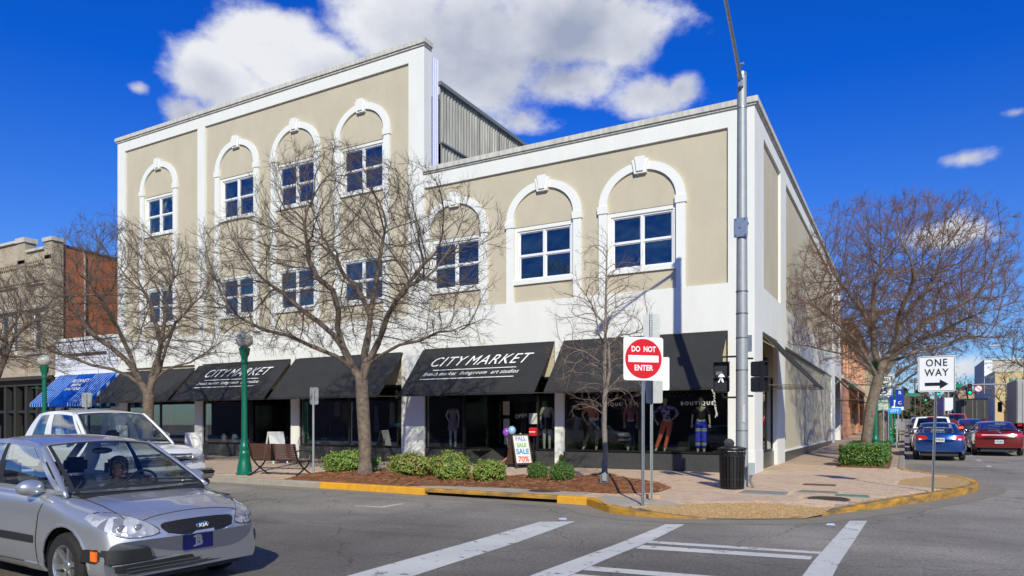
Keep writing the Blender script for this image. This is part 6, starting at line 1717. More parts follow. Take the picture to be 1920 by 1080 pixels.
for i, (x, y, sc, lb) in enumerate(((15.5, 92, 1.3, 'pale bare crape myrtle before the grey side of the yellow building'), (15.2, 76, .9, 'pale bare sapling beside the dark box trailer'), (14.8, 150, 1.6, 'pale bare tree in the distance left of the yellow building'), (12.0, 175, 1.9, 'pale bare tree far up the street behind the traffic signals'), (1.5, 110, 1.3, 'distant bare tree on the left pavement far up the street'))):
    small_tree((x, y, gz(y)), sc, 90 + i, lb, pale)
# far masses of foliage that close the street
def leaf_mass(name, label, c, r, n, m_, seed, leaf=.35, kind='stuff'):
    rr = random.Random(seed); q = MB()
    for k in range(n):
        v = Vector((rr.gauss(0, 1), rr.gauss(0, 1), rr.gauss(0, 1))).normalized() * rr.uniform(.6, 1) ** .6
        p = Vector((c[0] + v.x * r[0], c[1] + v.y * r[1], c[2] + abs(v.z) * r[2] * (1 + .25 * math.sin(v.x * 9))))
        a = Vector((rr.gauss(0, 1), rr.gauss(0, 1), rr.gauss(0, 1))).normalized(); b = a.orthogonal().normalized() * leaf * rr.uniform(.5, 1.2); a = a.cross(b).normalized() * leaf * .7
        q.add([tuple(p - b), tuple(p + a), tuple(p + b), tuple(p - a)], [(0, 1, 2, 3)])
    o = q.build(name, m_, fix=False); o['kind'] = kind; o['label'] = label; o['category'] = 'foliage'; return o
fg = mat('far_foliage', (.055, .07, .03), .9, var=.8, vs=.4, col2=(.10, .085, .05)); fb = mat('far_brown_foliage', (.13, .10, .075), .9, var=.6, vs=.3, col2=(.08, .08, .05))
leaf_mass('far_woodland', 'green trees closing the far end of the street', (8, 300, 3), (9, 12, 12), 2600, fg, 1, .9)
leaf_mass('far_woodland', 'brown winter woods at the far end of the street, right', (36, 330, 3), (26, 12, 14), 4000, fb, 2, 1.0)
leaf_mass('far_woodland', 'low brown woods at the far end of the street, left', (-20, 320, 3), (26, 12, 9), 2600, fb, 3, 1.0)

# shrubs
lm = [mat('leaf_bright', (.19, .33, .045), .5, var=.7, vs=14, col2=(.09, .18, .025)), mat('leaf_dark', (.045, .10, .018), .5), mat('leaf_olive', (.26, .29, .06), .55), mat('leaf_tip', (.38, .24, .08), .7)]
twg = mat('shrub_stem', (.10, .07, .045), .9)
def shrub(name, label, loc, r, n, seed, leaf=.035, mixw=(.45, .3, .2, .05), box=None, rz=0, solid=.55, ms=None, group=None):
    rr = random.Random(seed); t = thing(name, label, 'shrub' if not box else 'hedge', loc, rz, group); q = MB()
    rx, ry, rzz = r
    for k in range(n):
        if box:
            # leaves gather near the faces of a clipped block
            v = Vector((rr.uniform(-1, 1), rr.uniform(-1, 1), rr.uniform(-1, 1))); ax = rr.choice((0, 0, 1, 1, 2, 2)); v[ax] = (1 if rr.random() < .75 or ax == 2 else -1) * (1 - abs(rr.gauss(0, .05)))
            if ax != 2: v[ax] *= rr.choice((-1, 1))
            if abs(v.x) > .9 and abs(v.y) > .9: v.x *= .95; v.y *= .95
            p = Vector((v.x * rx, v.y * ry, (v.z + 1) / 2 * rzz)); nr = v.normalized()
            p += nr * .03 * math.sin(p.x * 7 + p.y * 5) + nr * rr.gauss(0, .02)
        else:
            v = Vector((rr.gauss(0, 1), rr.gauss(0, 1), rr.gauss(0, 1))).normalized(); l = 1 - abs(rr.gauss(0, .16))
            k_ = 1 + (.15 * math.sin(v.x * 4 + seed) * math.cos(v.y * 5) + .09 * math.sin(v.z * 9 + v.x * 7 + seed) + .06 * math.sin(v.y * 15 + v.z * 11)) * (1 if leaf > .03 else .35)
            if rr.random() < .02: k_ += rr.uniform(.05, .2)
            p = Vector((v.x * rx * l * k_, v.y * ry * l * k_, rzz * (.48 + .52 * v.z * l * k_))); nr = v
            if p.z < .02: p.z = .02 + rr.random() * .08
        d = (nr + Vector((rr.gauss(0, .6), rr.gauss(0, .6), rr.gauss(0, .5)))).normalized()
        a = d.orthogonal().normalized(); a = Matrix.Rotation(rr.uniform(0, 6.28), 3, d) @ a; b = d.cross(a)
        s_ = leaf * rr.uniform(.6, 1.25); a = a * s_; b = b * s_ * .5
        u = rr.random(); q.cur = 0 if u < mixw[0] else (1 if u < mixw[0] + mixw[1] else (2 if u < sum(mixw[:3]) else 3))
        q.add([tuple(p - a), tuple(p + b * 1 + d * .006), tuple(p + a), tuple(p - b + d * .006)], [(0, 1, 2, 3)])
    q.build('foliage', ms or lm, t, fix=False)
    s_ = MB()
    for k in range(26):
        a = rr.uniform(0, 6.28); rr_ = rr.random() ** .5 * .8; e = (math.cos(a) * rx * rr_, math.sin(a) * ry * rr_, rzz * rr.uniform(.5, .85))
        s_.tube([(e[0] * .15, e[1] * .15, -.03), (e[0] * .55, e[1] * .55, e[2] * .5), e], [.009, .007, .004], 4)
    s_.build('stem', twg, t, fix=False, kind='stuff')
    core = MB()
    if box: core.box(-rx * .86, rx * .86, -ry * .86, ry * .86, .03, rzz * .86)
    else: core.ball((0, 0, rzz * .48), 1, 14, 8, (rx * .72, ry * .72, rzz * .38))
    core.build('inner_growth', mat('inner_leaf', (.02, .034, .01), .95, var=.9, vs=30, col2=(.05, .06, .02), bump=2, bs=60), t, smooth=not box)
    return t
SG = 'clipped shrubs in the pine straw bed'
sp_ = [(-9.55, -6.0, .88, .62, .66, 5200, 'bright green leafy bush left of the big tree trunk', (.66, .14, .17, .03)), (-8.0, -5.55, .5, .42, .62, 2600, 'bright green bush half hidden just right of the big tree trunk', (.6, .2, .17, .03)),
       (-7.3, -6.2, .62, .52, .64, 4200, 'olive bronze bush, second clump right of the big tree', (.22, .24, .38, .16)), (-6.75, -5.3, .52, .46, .72, 3400, 'taller green and bronze bush behind the others, by the white pier', (.32, .24, .32, .12)),
       (-5.85, -6.5, .40, .38, .52, 2600, 'low yellowish bush in front of the taller bronze one', (.46, .18, .30, .06)), (-5.0, -6.25, .41, .4, .56, 2900, 'squarish yellow green bush standing apart before the dark doorway', (.48, .18, .29, .05)),
       (-6.35, -6.0, .48, .42, .62, 2600, 'bronze tinted bush tucked between the tall and the low bush', (.25, .25, .36, .14))]
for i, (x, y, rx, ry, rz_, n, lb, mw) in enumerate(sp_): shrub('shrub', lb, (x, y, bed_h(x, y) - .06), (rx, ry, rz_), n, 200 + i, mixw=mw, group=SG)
dk_ = [mat('box_leaf', (.075, .17, .025), .5, var=.5, vs=12, col2=(.04, .10, .015)), lm[1], lm[0], lm[2]]
for i, (x, y, r_, lb) in enumerate(((-4.3, -5.05, .27, 'small round dark green clipped ball, the left of two'), (-3.33, -5.7, .31, 'small round dark green clipped ball nearest the young tree'))):
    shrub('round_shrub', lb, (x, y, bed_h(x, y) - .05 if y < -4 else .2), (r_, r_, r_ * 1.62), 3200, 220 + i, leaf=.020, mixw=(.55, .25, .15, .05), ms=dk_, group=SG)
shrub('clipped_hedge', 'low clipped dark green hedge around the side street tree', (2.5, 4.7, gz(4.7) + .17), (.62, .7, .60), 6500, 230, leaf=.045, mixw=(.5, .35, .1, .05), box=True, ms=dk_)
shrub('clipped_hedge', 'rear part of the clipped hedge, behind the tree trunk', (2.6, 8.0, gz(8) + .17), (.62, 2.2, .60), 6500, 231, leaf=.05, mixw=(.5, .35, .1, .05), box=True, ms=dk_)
shrub('weed', 'straggly little weed growing up the white pier', (-5.9, -.25, .15), (.12, .12, .5), 60, 240, leaf=.03)
shrub('shrub', 'low green planting beyond the tree on the far side street pavement', (2.75, 29.5, .48), (.6, 1.6, .7), 1500, 241, leaf=.08, box=True, ms=dk_)

# ================================================================== STREET FURNITURE
def post(t, x, y, z0, z1, lean=(0, 0), w=.05, name='post'):
    """perforated U-channel post"""
    m = MB()
    def p(a, b, z): k = (z - z0) / (z1 - z0); return (x + a + lean[0] * k, y + b + lean[1] * k, z)
    pr = [(-w / 2, 0), (-w / 2, -.028), (-w / 2 + .012, -.028), (-w / 2 + .012, -.004), (w / 2 - .012, -.004), (w / 2 - .012, -.028), (w / 2, -.028), (w / 2, 0)]
    n = len(pr); vs = [p(a, b, z) for z in (z0, z1) for a, b in pr]
    m.add(vs, [(i, (i + 1) % n, n + (i + 1) % n, n + i) for i in range(n)] + [tuple(range(n)), tuple(range(2 * n - 1, n - 1, -1))])
    o = m.build(name, galv, t)
    h = MB(); z = z0 + .1
    while z < z1 - .03:
        c = p(0, -.0055, z); h.add([(c[0] - .006, c[1], c[2] - .008), (c[0] + .006, c[1], c[2] - .008), (c[0] + .006, c[1], c[2] + .008), (c[0] - .006, c[1], c[2] + .008)], [(0, 1, 2, 3)]); z += .045
    h.build('post_holes', sign_black, o, fix=False, kind='stuff')
    return o
def rrect(w, h, r, n=5):
    pts = []
    for cx, cz, a0 in ((w / 2 - r, h / 2 - r, 0), (-w / 2 + r, h / 2 - r, 90), (-w / 2 + r, -h / 2 + r, 180), (w / 2 - r, -h / 2 + r, 270)):
        for k in range(n + 1): a = R(a0 + 90 * k / n); pts.append((cx + r * math.cos(a), cz + r * math.sin(a)))
    return pts
def panel(t, w, h, z, m_, y=-.04, r=.03, d=.004, name='sign_panel', x=0):
    return MB().prism([(a + x, b + z) for a, b in rrect(w, h, r)], y - d, y, 'y').build(name, m_, t)
def border(t, w, h, z, m_, y, r=.03, t_=.012, ins=.012, x=0, name='border'):
    a = rrect(w - 2 * ins, h - 2 * ins, r); b = rrect(w - 2 * ins - 2 * t_, h - 2 * ins - 2 * t_, max(r - t_, .004)); n = len(a); m = MB()
    m.add([(p[0] + x, y, p[1] + z) for p in a] + [(p[0] + x, y, p[1] + z) for p in b], [(i, (i + 1) % n, n + (i + 1) % n, n + i) for i in range(n)])
    return m.build(name, m_, t, fix=False)
RX = (R(90), 0, 0)

# do-not-enter sign
t = thing('road_sign', 'red and white DO NOT ENTER sign on a galvanised post by the kerb', 'sign', (-.34, -8.73, FZ), R(44))
post(t, 0, 0, -.3, 2.98)
pn = panel(t, .76, .76, 2.57, sign_white, y=-.034, r=.045)
m = MB(); N = 48; vs = [(.35 * math.cos(2 * math.pi * k / N), -.0400, 2.57 + .35 * math.sin(2 * math.pi * k / N)) for k in range(N)]; m.add(vs, [tuple(range(N))]); m.build('red_disc', sign_red, pn, fix=False)
MB().box(-.29, .29, -.0415, -.0405, 2.51, 2.63).build('white_bar', sign_white, pn)
text('DO  NOT', .135, sign_white, pn, (0, -.0415, 2.735), RX, bold=.0035, sx=.80); text('ENTER', .135, sign_white, pn, (0, -.0415, 2.405), RX, bold=.0035, sx=.88)
for z in (2.57 - .3, 2.57 + .33): MB().lathe([(.006, -.003), (.004, .0)], 8, (0, -.043, z), 'y').build('bolt', galv, pn)
t = thing('sign_post', 'taller galvanised post behind the DO NOT ENTER sign carrying plates seen from behind', 'sign post', (-.43, -7.95, FZ), R(20))
post(t, 0, 0, -.3, 3.5)
grb = mat('sign_back', (.42, .44, .45), .5, metal=.4, var=.25, vs=8)
for w_, h_, z, x, y in ((.31, .31, 3.32, 0, .034), (.31, .46, 2.93, 0, .034), (.46, .62, 2.36, .10, .06), (.31, .42, 2.02, .05, .034)):
    panel(t, w_, h_, z, grb if z != 2.36 else sign_white, y=y, r=.03, x=x)
MB().box(-.17, .17, .3, .4, -.02, .07).build('wedge', mat('raw_wood', (.45, .30, .2), .8), t)
# one way
t = thing('road_sign', 'white ONE WAY sign with a black arrow on a leaning post at the corner tip', 'sign', (4.2, -3.57, FZ), R(-4))
post(t, 0, 0, -.3, 2.8, lean=(.09, 0))
pn = panel(t, .67, .745, 2.46, sign_white, y=-.034, r=.04, x=.08); border(pn, .67, .745, 2.46, sign_black, -.0385, r=.035, x=.08, t_=.011, ins=.014)
for s_, z in (('ONE', 2.685), ('WAY', 2.48)): text(s_, .21, sign_black, pn, (.08, -.0395, z), RX, bold=.003, sx=.82, sp=1.15)
m = MB(); m.add([(a + .08, -.0395, b + 2.245) for a, b in [(-.21, -.035), (.06, -.035), (.06, -.10), (.215, 0), (.06, .10), (.06, .035), (-.21, .035)]], [(0, 1, 5, 6), (2, 3, 4, 5, 1)]); m.build('arrow', sign_black, pn, fix=False)

# signal pole
t = thing('signal_pole', 'tall galvanised signal pole with lamp arm and walk signals by the corner', 'signal pole', (.48, -4.24, FZ))
m = MB(); m.tube([(0, 0, -.1), (0, 0, 3), (0, 0, 6), (0, 0, 9.35)], [.138, .128, .115, .10], 24); m.build('pole', galv_dull, t, smooth='auto')
m = MB(); m.lathe([(.107, 0), (.107, .06)], 24, (0, 0, 9.3)); m.lathe([(.112, 0), (.112, .025)], 24, (0, 0, 8.55)); m.lathe([(.10, .06), (.05, .10), (.0, .11)], 24, (0, 0, 9.3)); m.build('pole_cap', galv, t, smooth='auto')
for z in (1.25, 2.62, 3.35, 3.9, 4.4): MB().lathe([(.128, 0), (.137, .005), (.137, .02), (.128, .025)], 24, (0, 0, z)).build('steel_band', mat('band', (.2, .2, .2), .4, metal=.8), t, smooth='auto')
m = MB(); m.bbox(-.15, .15, -.16, -.10, 5.62, 6.05, .01); m.box(-.15, .15, -.12, .0, 5.9, 5.96); m.lathe([(.03, -.02), (.03, 0.01)], 12, (0, -.165, 5.85), 'y'); m.build('clamp_plate', galv, t, smooth='auto')
for a in (-.1, .1):
    for z in (5.66, 6.01): MB().lathe([(.012, -.012), (.012, 0)], 6, (a, -.162, z), 'y').build('bolt', black_metal, t)
A0 = Vector((0, -.05, 9.1)); A1 = Vector((.18, -3.75, 10.4))
arm = MB(); arm.tube([A0, A0.lerp(A1, .3) + Vector((0, 0, .05)), A0.lerp(A1, .7) + Vector((0, 0, .06)), A1], [.045, .04, .035, .03], 10); arm.tube([(0, -.08, 8.95), (0, -.20, 9.16)], .03, 8); arm.bbox(-.05, .05, -.2, -.08, 8.98, 9.2, .01)
arm.tube([(-.10, -.10, 9.33), (.07, -.30, 9.42)], .012, 5); arm.box(.03, .11, -.33, -.27, 9.41, 9.44)
ar = arm.build('lamp_arm', galv, t, smooth='auto')
lh = MB(); d = (A1 - A0).normalized(); c = A1 + d * .32; lh.ball((0, 0, 0), 1, 14, 9, (.15, .40, .085)); o = lh.build('lamp_head', galv_dull, ar, smooth=True); o.location = c
# walk signals
def ped(t, x, y, rz, lit, zc=2.48):
    g = bpy.data.objects.new('walk_signal', None); C.objects.link(g); g.parent = t; g.location = (x, y, zc); g.rotation_euler = (0, 0, rz)
    for k, z in enumerate((.175, -.175)):
        m = MB(); m.bbox(-.165, .165, -.10, .10, z - .165, z + .165, .015)
        m.box(-.18, .18, -.21, -.10, z + .155, z + .17); m.box(-.18, -.165, -.21, -.10, z - .15, z + .155); m.box(.165, .18, -.21, -.10, z - .15, z + .155)
        if k == 0: hb_ = m.build('housing', black_metal, g, smooth='auto')
        else: m.build('housing', black_metal, g, smooth='auto')
    if lit:
        wl_ = mat('walk_light', (.7, .68, .8), .5, emis=(.85, .8, 1), es=.8)
        m = MB(); yy = -.112
        def limb(a, b, w_):
            a, b = Vector((a[0], 0, a[1])), Vector((b[0], 0, b[1])); n_ = (b - a).normalized().cross(Vector((0, 1, 0))) * w_
            m.add([(a.x - n_.x, yy, a.z - n_.z), (b.x - n_.x, yy, b.z - n_.z), (b.x + n_.x, yy, b.z + n_.z), (a.x + n_.x, yy, a.z + n_.z)], [(0, 1, 2, 3)])
        z = -.175
        m.add([(.015 + .024 * math.cos(q * .5236), yy, z + .105 + .026 * math.sin(q * .5236)) for q in range(12)], [tuple(range(12))])
        for a, b, w_ in (((.01, .075), (-.005, -.015), .028), ((.0, .07), (-.05, .03), .011), ((-.05, .03), (-.055, -.01), .010), ((.02, .06), (.055, .02), .011), ((.055, .02), (.06, .0), .010), ((-.01, -.01), (-.04, -.07), .014), ((-.04, -.07), (-.065, -.12), .012), ((.005, -.01), (.03, -.06), .014), ((.03, -.06), (.04, -.12), .012)): limb(a, b, w_)
        m.build('walk_figure', wl_, g, fix=False)
        MB().box(-.12, .02, -.112, -.104, .05, .13).build('hand_lens', mat('dim_lens', (.12, .12, .13), .5), g)
    return g
ped(t, -.44, -.05, R(10), True); ped(t, .30, .16, R(85), False)
m = MB(); m.tube([(-.10, 0, 2.95), (-.42, -.03, 2.95), (-.44, -.05, 2.84)], .022, 8); m.tube([(-.10, 0, 2.02), (-.40, -.03, 2.02), (-.44, -.05, 2.13)], .022, 8); m.tube([(.08, .04, 2.9), (.22, .13, 2.9)], .022, 8); m.tube([(.08, .04, 2.05), (.22, .13, 2.05)], .022, 8)
m.build('signal_bracket', black_metal, t, smooth='auto')
m = MB(); m.box(.12, .20, -.01, .09, 3.05, 3.42); m.build('junction_box', galv, t)
MB().box(.03, .10, -.137, -.126, 1.45, 1.85).build('sticker', mat('white_sticker', (.7, .7, .7), .6, var=.6, vs=60, col2=(.2, .2, .25)), t)

# litter bin
t = thing('litter_bin', 'black slatted metal litter bin beside the signal pole', 'litter bin', (.40, -4.9, FZ))
N = 22
for k in range(N):
    a = 2 * math.pi * k / N; ca, sa = math.cos(a), math.sin(a); h = .021
    def q(rr, o, z): return (ca * rr - sa * o, sa * rr + ca * o, z)
    MB().hexa([q(.245, -h, .07), q(.257, -h, .07), q(.257, h, .07), q(.245, h, .07)], [q(.262, -h, .70), q(.272, -h, .70), q(.272, h, .70), q(.262, h, .70)]).build('slat', black_metal, t)
m = MB()
for z, r_ in ((.03, .25), (.20, .262), (.70, .275), (.83, .285)): MB().lathe([(r_ - .012, z), (r_, z), (r_, z + .03), (r_ - .012, z + .03), (r_ - .012, z)], 32, cap=False).build('hoop', black_metal, t, smooth='auto')
m.lathe([(.262, .05), (.262, .02), (.0, .02)], 24); m.build('bin_floor', black_metal, t, smooth='auto')
m = MB()
for k in range(14):
    a = 2 * math.pi * k / 14; c = Vector((math.cos(a) * .276, math.sin(a) * .276, .777)); u_ = Vector((-math.sin(a), math.cos(a), 0)); v_ = Vector((0, 0, 1))
    m.tube([c + u_ * math.cos(b) * .042 + v_ * math.sin(b) * .042 for b in [2 * math.pi * i / 12 for i in range(13)]], .007, 5, cap=False)
m.build('ring_frieze', black_metal, t, kind='stuff')
m = MB(); m.lathe([(.31, .86), (.315, .875), (.31, .89), (.17, .93), (.15, .925), (.17, .90), (.29, .865), (.31, .86)], 32, cap=False); m.build('lid', black_metal, t, smooth='auto')
m = MB(); m.lathe([(.0, 0), (.11, .006), (.115, .0), (.0, -.006)], 20); o = m.build('hinged_flap', black_metal, t, smooth='auto'); o.location = (-.05, -.05, 1.0); o.rotation_euler = (R(50), R(35), 0)
MB().lathe([(.0, .06), (.22, .06), (.235, .80)], 24, cap=False).build('liner', mat('bin_liner', (.01, .01, .01), .6), t)
t = thing('power_outlet', 'grey outlet box on a curved stand behind the litter bin', 'outlet box', (.72, -4.45, FZ))
MB().bbox(-.06, .07, -.06, .06, .27, .55, .012).build('box', mat('grey_box', (.38, .42, .46), .5), t); m = MB(); m.tube([(0, 0, .28), (-.02, 0, .15), (.05, 0, .02), (.07, 0, -.02)], .03, 8); m.build('stand', mat('grey_box_dark', (.16, .17, .18), .6), t)
t = thing('power_outlet', 'small grey electric box on the pine straw below the young tree', 'outlet box', (-1.85, -6.72, .26))
MB().bbox(-.10, .08, -.05, .05, .05, .24, .01).build('box', mat('grey_box2', (.13, .14, .15), .6), t); MB().bbox(-.03, .07, -.09, -.05, .10, .27, .01).build('cover', mat('grey_box3', (.28, .3, .32), .5), t)
m = MB(); m.tube([(-.05, 0, -.12), (-.05, 0, .06)], .02, 6); m.tube([(.05, 0, -.12), (.05, 0, .06)], .02, 6); m.tube([(.0, 0, .24), (.0, 0, .29)], .015, 6); m.build('conduit', galv_dull, t)

# green lamp standards
green = mat('green_enamel', (.0, .135, .075), .35, coat=.5, var=.25, vs=6, col2=(.0, .09, .05)); globe = mat('frosted_globe', (.50, .50, .49), .35, var=.5, vs=4, col2=(.36, .35, .34), coat=.6)
def lamp(label, loc, banner=False):
    t = thing('street_lamp', label, 'street lamp', loc, 0, 'green globe lamp standards')
    m = MB(); m.lathe([(.23, 0), (.23, .05), (.20, .08), (.19, .22), (.16, .36), (.135, .52), (.15, .56), (.15, .62), (.115, .68), (.13, .74), (.13, .80), (.10, .86), (.10, .96)], 24); m.build('base', green, t, smooth='auto')
    m = MB(); m.lathe([(.082, .94), (.076, 2.2), (.074, 3.1)], 20); m.build('shaft', green, t, smooth='auto')
    m = MB(); m.lathe([(.076, 3.05), (.095, 3.08), (.095, 3.14), (.085, 3.18), (.09, 3.26), (.13, 3.34), (.135, 3.42), (.15, 3.46), (.15, 3.52), (.10, 3.53)], 24); m.build('capital', green, t, smooth='auto')
    m = MB(); m.ball((0, 0, 3.735), .232, 24, 14, (1, 1, .93)); m.build('globe', globe, t, smooth=True)
    MB().lathe([(.02, 3.94), (.02, 3.97), (.0, 3.985)], 10).build('finial', green, t)
    if banner: m = MB(); m.tube([(-.95, 0, 2.75), (-.07, 0, 2.72)], .018, 6); m.tube([(.07, 0, 2.68), (.75, 0, 2.60)], .018, 6); m.build('banner_arm', green, t)
    return t
lamp('green lamp standard with white globe left of the bench', (-12.29, -7.28, FZ))
lamp('green lamp standard with banner arms by the blue awning', (-24.08, -6.42, FZ), True)
lamp('green lamp standard partly behind the hedge tree', (2.78, 7.6, gz(7) + .15), True)
lamp('far green lamp standard down the side street', (3.0, 24, gz(24) + .15)); lamp('farthest green lamp standard down the side street', (3.0, 42, gz(42) + .15))

# bench: back to the road, slats one by one
t = thing('park_bench', 'brown slatted bench with black scrolled iron ends, its back to the road', 'bench', (-11.15, -7.0, FZ), R(5))
brown = mat('bench_brown', (.10, .045, .03), .5, var=.3, vs=8)
for k in range(8): MB().bbox(-.80, -.02, -.27 - .015 * k, -.245 - .015 * k, .44 + .055 * k, .490 + .055 * k, .004).build('slat', brown, t); MB().bbox(.02, .80, -.27 - .015 * k, -.245 - .015 * k, .44 + .055 * k, .490 + .055 * k, .004).build('slat', brown, t)
for k in range(7): MB().bbox(-.80, .80, -.24 + .07 * k, -.185 + .07 * k, .42 - .004 * abs(k - 3), .435 - .004 * abs(k - 3), .004).build('slat', brown, t)
MB().box(-.012, .012, -.40, -.25, .42, .88).build('centre_strap', black_metal, t)
for sx in (-.78, .78):
    m = MB(); m.tube([(sx, -.42, .88), (sx, -.33, .60), (sx, -.25, .42), (sx, .25, .41), (sx, .30, .45)], .02, 8)
    m.tube([(sx, -.35, .66), (sx, -.2, .70), (sx, .1, .68), (sx, .26, .66), (sx, .30, .60), (sx, .24, .57), (sx, .22, .62)], .018, 8); m.tube([(sx, .24, .60), (sx, .20, .42)], .016, 6)
    m.tube([(sx, -.22, .41), (sx, -.10, .28), (sx, .10, .14), (sx, .30, .03), (sx, .36, .0)], .022, 8); m.tube([(sx, .22, .41), (sx, .12, .28), (sx, -.10, .14), (sx, -.32, .03), (sx, -.38, .0)], .022, 8)
    m.bbox(sx - .035, sx + .035, -.44, -.34, -.01, .03, .008); m.bbox(sx - .035, sx + .035, .32, .42, -.01, .03, .008)
    m.build('end_frame', black_metal, t, smooth='auto')
m = MB(); m.tube([(-.78, 0, .20), (.78, 0, .20)], .012, 6); m.build('tie_rod', black_metal, t)

def back_sign(label, loc, top, rz=0, w=.30, h=.42):
    t = thing('road_sign', label, 'sign', loc, rz); m = MB(); m.tube([(0, 0, -.1), (0, 0, top)], .030, 10); m.build('post', galv_dull, t, smooth='auto'); panel(t, w, h, top - h / 2 + .03, grb, y=.036, r=.04); return t
back_sign('small parking sign seen from behind, on a grey post at the bench end', (-10.12, -6.85, FZ), 2.36, R(10), .27, .46)
back_sign('small sign seen from behind above the white pickup', (-21.1, -6.6, FZ), 2.45, R(20), .40, .5)

# sandwich boards
white_b = mat('white_board', (.72, .72, .70), .5); frame_b = mat('dark_wood', (.07, .04, .025), .6)
def aboard(label, loc, rz, h=1.0, w=.62, fm_=frame_b, front=None, spread=.25, face=None):
    t = thing('sandwich_board', label, 'signboard', loc, rz)
    for s_ in (-1, 1):
        m = MB()
        def q(x, z, off): y = s_ * (spread * (1 - z / h)) + s_ * off; return (x, y, z)
        for x0, x1, z0, z1 in ((-w / 2, -w / 2 + .045, 0, h), (w / 2 - .045, w / 2, 0, h), (-w / 2 + .045, w / 2 - .045, h - .05, h), (-w / 2 + .045, w / 2 - .045, .12, .17)):
            m.hexa([q(x0, z0, 0), q(x1, z0, 0), q(x1, z0, .03), q(x0, z0, .03)], [q(x0, z1, 0), q(x1, z1, 0), q(x1, z1, .03), q(x0, z1, .03)])
        f = m.build('leaf_frame', fm_, t)
        k = MB(); k.hexa([q(-w / 2 + .045, .17, .008), q(w / 2 - .045, .17, .008), q(w / 2 - .045, .17, .02), q(-w / 2 + .045, .17, .02)], [q(-w / 2 + .045, h - .05, .008), q(w / 2 - .045, h - .05, .008), q(w / 2 - .045, h - .05, .02), q(-w / 2 + .045, h - .05, .02)])
        b = k.build('board', (face if s_ < 0 else frame_b) or white_b, f)
        if s_ < 0 and front:
            for body, z, sz, m_ in front:
                a = math.atan2(spread, h); y = -(spread * (1 - z / h)) - .026
                text(body, sz, m_, f, (0, y, z), (R(90) - a * .97, 0, 0), bold=.006, ext=.001)
    return t
cb, cg, cr_, co = mat('marker_blue', (.02, .25, .6), .6), mat('marker_green', (.2, .5, .1), .6), mat('marker_red', (.7, .1, .03), .6), mat('marker_violet', (.25, .3, .6), .6)
aboard('white sandwich board with coloured sale lettering outside the central doorway', (-7.05, -.95, FZ), R(62), 1.08, .66, frame_b, [('FALL', .93, .19, co), ('SALE', .72, .17, cg), ('SALE', .52, .23, cb), ('70%', .28, .25, cr_)], .3)
aboard('white framed folding board behind the bench', (-15.9, -2.9, FZ), R(80), 1.12, .6, white_b, None, .30, white_b)
aboard('white and dark folding board beyond the white pickup', (-20.8, -2.6, FZ), R(60), 1.05, .6, white_b, None, .28, white_b)

# balloons and red garland at the door
for lb, x, y, z, m_ in (('purple balloon by the central doorway', -7.92, -.25, 1.27, mat('purple_balloon', (.30, .08, .55), .25, coat=.6)), ('pale blue balloon touching the purple one', -7.68, -.32, 1.33, mat('blue_balloon', (.30, .55, .75), .25, coat=.6))):
    t = thing('balloon', lb, 'balloon', (x, y, z), 0, 'balloons at the doorway'); MB().ball((0, 0, 0), .135, 18, 12, (1, 1, 1.12)).build('skin', m_, t, smooth=True); MB().tube([(0, 0, -.15), (.03, .05, -.5), (.3, .25, -.55)], .003, 4).build('string', sign_white, t)
m = MB(); rr = random.Random(8)
for k in range(46):
    f = k / 45; p = Vector((-8.15 + 1.0 * f, -.2 - .5 * f, .28 + .95 * f ** 1.6)); m.cur = 0 if k % 3 else 1
    m.bbox(p.x - .022, p.x + .022, p.y - .02, p.y + .02, p.z - .02, p.z + .02, .006)
tag(m.build('garland', [mat('garland_red', (.6, .03, .05), .6), sign_white]), 'red and white paper garland hanging from the sandwich board', 'garland')
t = thing('news_box', 'red and white poster box standing at the right of the doorway', 'newspaper box', (-7.05, .0, FZ))
m = MB(); m.bbox(-.14, .12, -.05, .2, 1.0, 1.28, .02); m.build('red_case', mat('red_case', (.55, .02, .03), .4), t); MB().box(-.12, .10, -.056, -.051, 1.12, 1.15).build('white_band', sign_white, t); MB().box(-.02, .02, .05, .1, 0, .95).build('leg', black_metal, t); MB().box(-.16, .14, 0, .02, 1.4, 1.75).build('poster', paper, t)

# café tables and chairs, black wire
def cafe_table(lb, x, y):
    t = thing('cafe_table', lb, 'table', (x, y, FZ), 0, 'black wire café set'); MB().lathe([(.0, .70), (.38, .70), (.385, .715), (.38, .73), (.0, .73)], 24).build('table_top', black_metal, t, smooth='auto')
    for k in range(4): a = math.pi / 4 + k * math.pi / 2; MB().tube([(.08 * math.cos(a), .08 * math.sin(a), .70), (.06 * math.cos(a), .06 * math.sin(a), .4), (.28 * math.cos(a), .28 * math.sin(a), 0)], .011, 6).build('leg', black_metal, t)
def cafe_chair(lb, x, y, rz):
    t = thing('cafe_chair', lb, 'chair', (x, y, FZ), R(rz), 'black wire café set')
    m = MB(); m.lathe([(.0, .44), (.2, .44), (.205, .45), (.0, .455)], 18); m.build('seat', black_metal, t, smooth='auto')
    m = MB(); m.tube([(-.18, .15, .44), (-.19, .22, .75), (-.12, .25, .90), (0, .26, .95), (.12, .25, .90), (.19, .22, .75), (.18, .15, .44)], .011, 6); m.tube([(-.08, .19, .45), (-.08, .25, .9)], .006, 5); m.tube([(.08, .19, .45), (.08, .25, .9)], .006, 5); m.tube([(0, .19, .45), (0, .26, .93)], .006, 5)
    m.build('backrest', black_metal, t)
    for sx, sy in ((-1, -1), (1, -1), (-1, 1), (1, 1)): MB().tube([(.15 * sx, .14 * sy, .44), (.2 * sx, .2 * sy, 0)], .010, 5).build('leg', black_metal, t)
cafe_table('round black café table behind the bench', -14.5, -2.2); cafe_table('round black café table nearer the tree trunk', -12.6, -2.5)
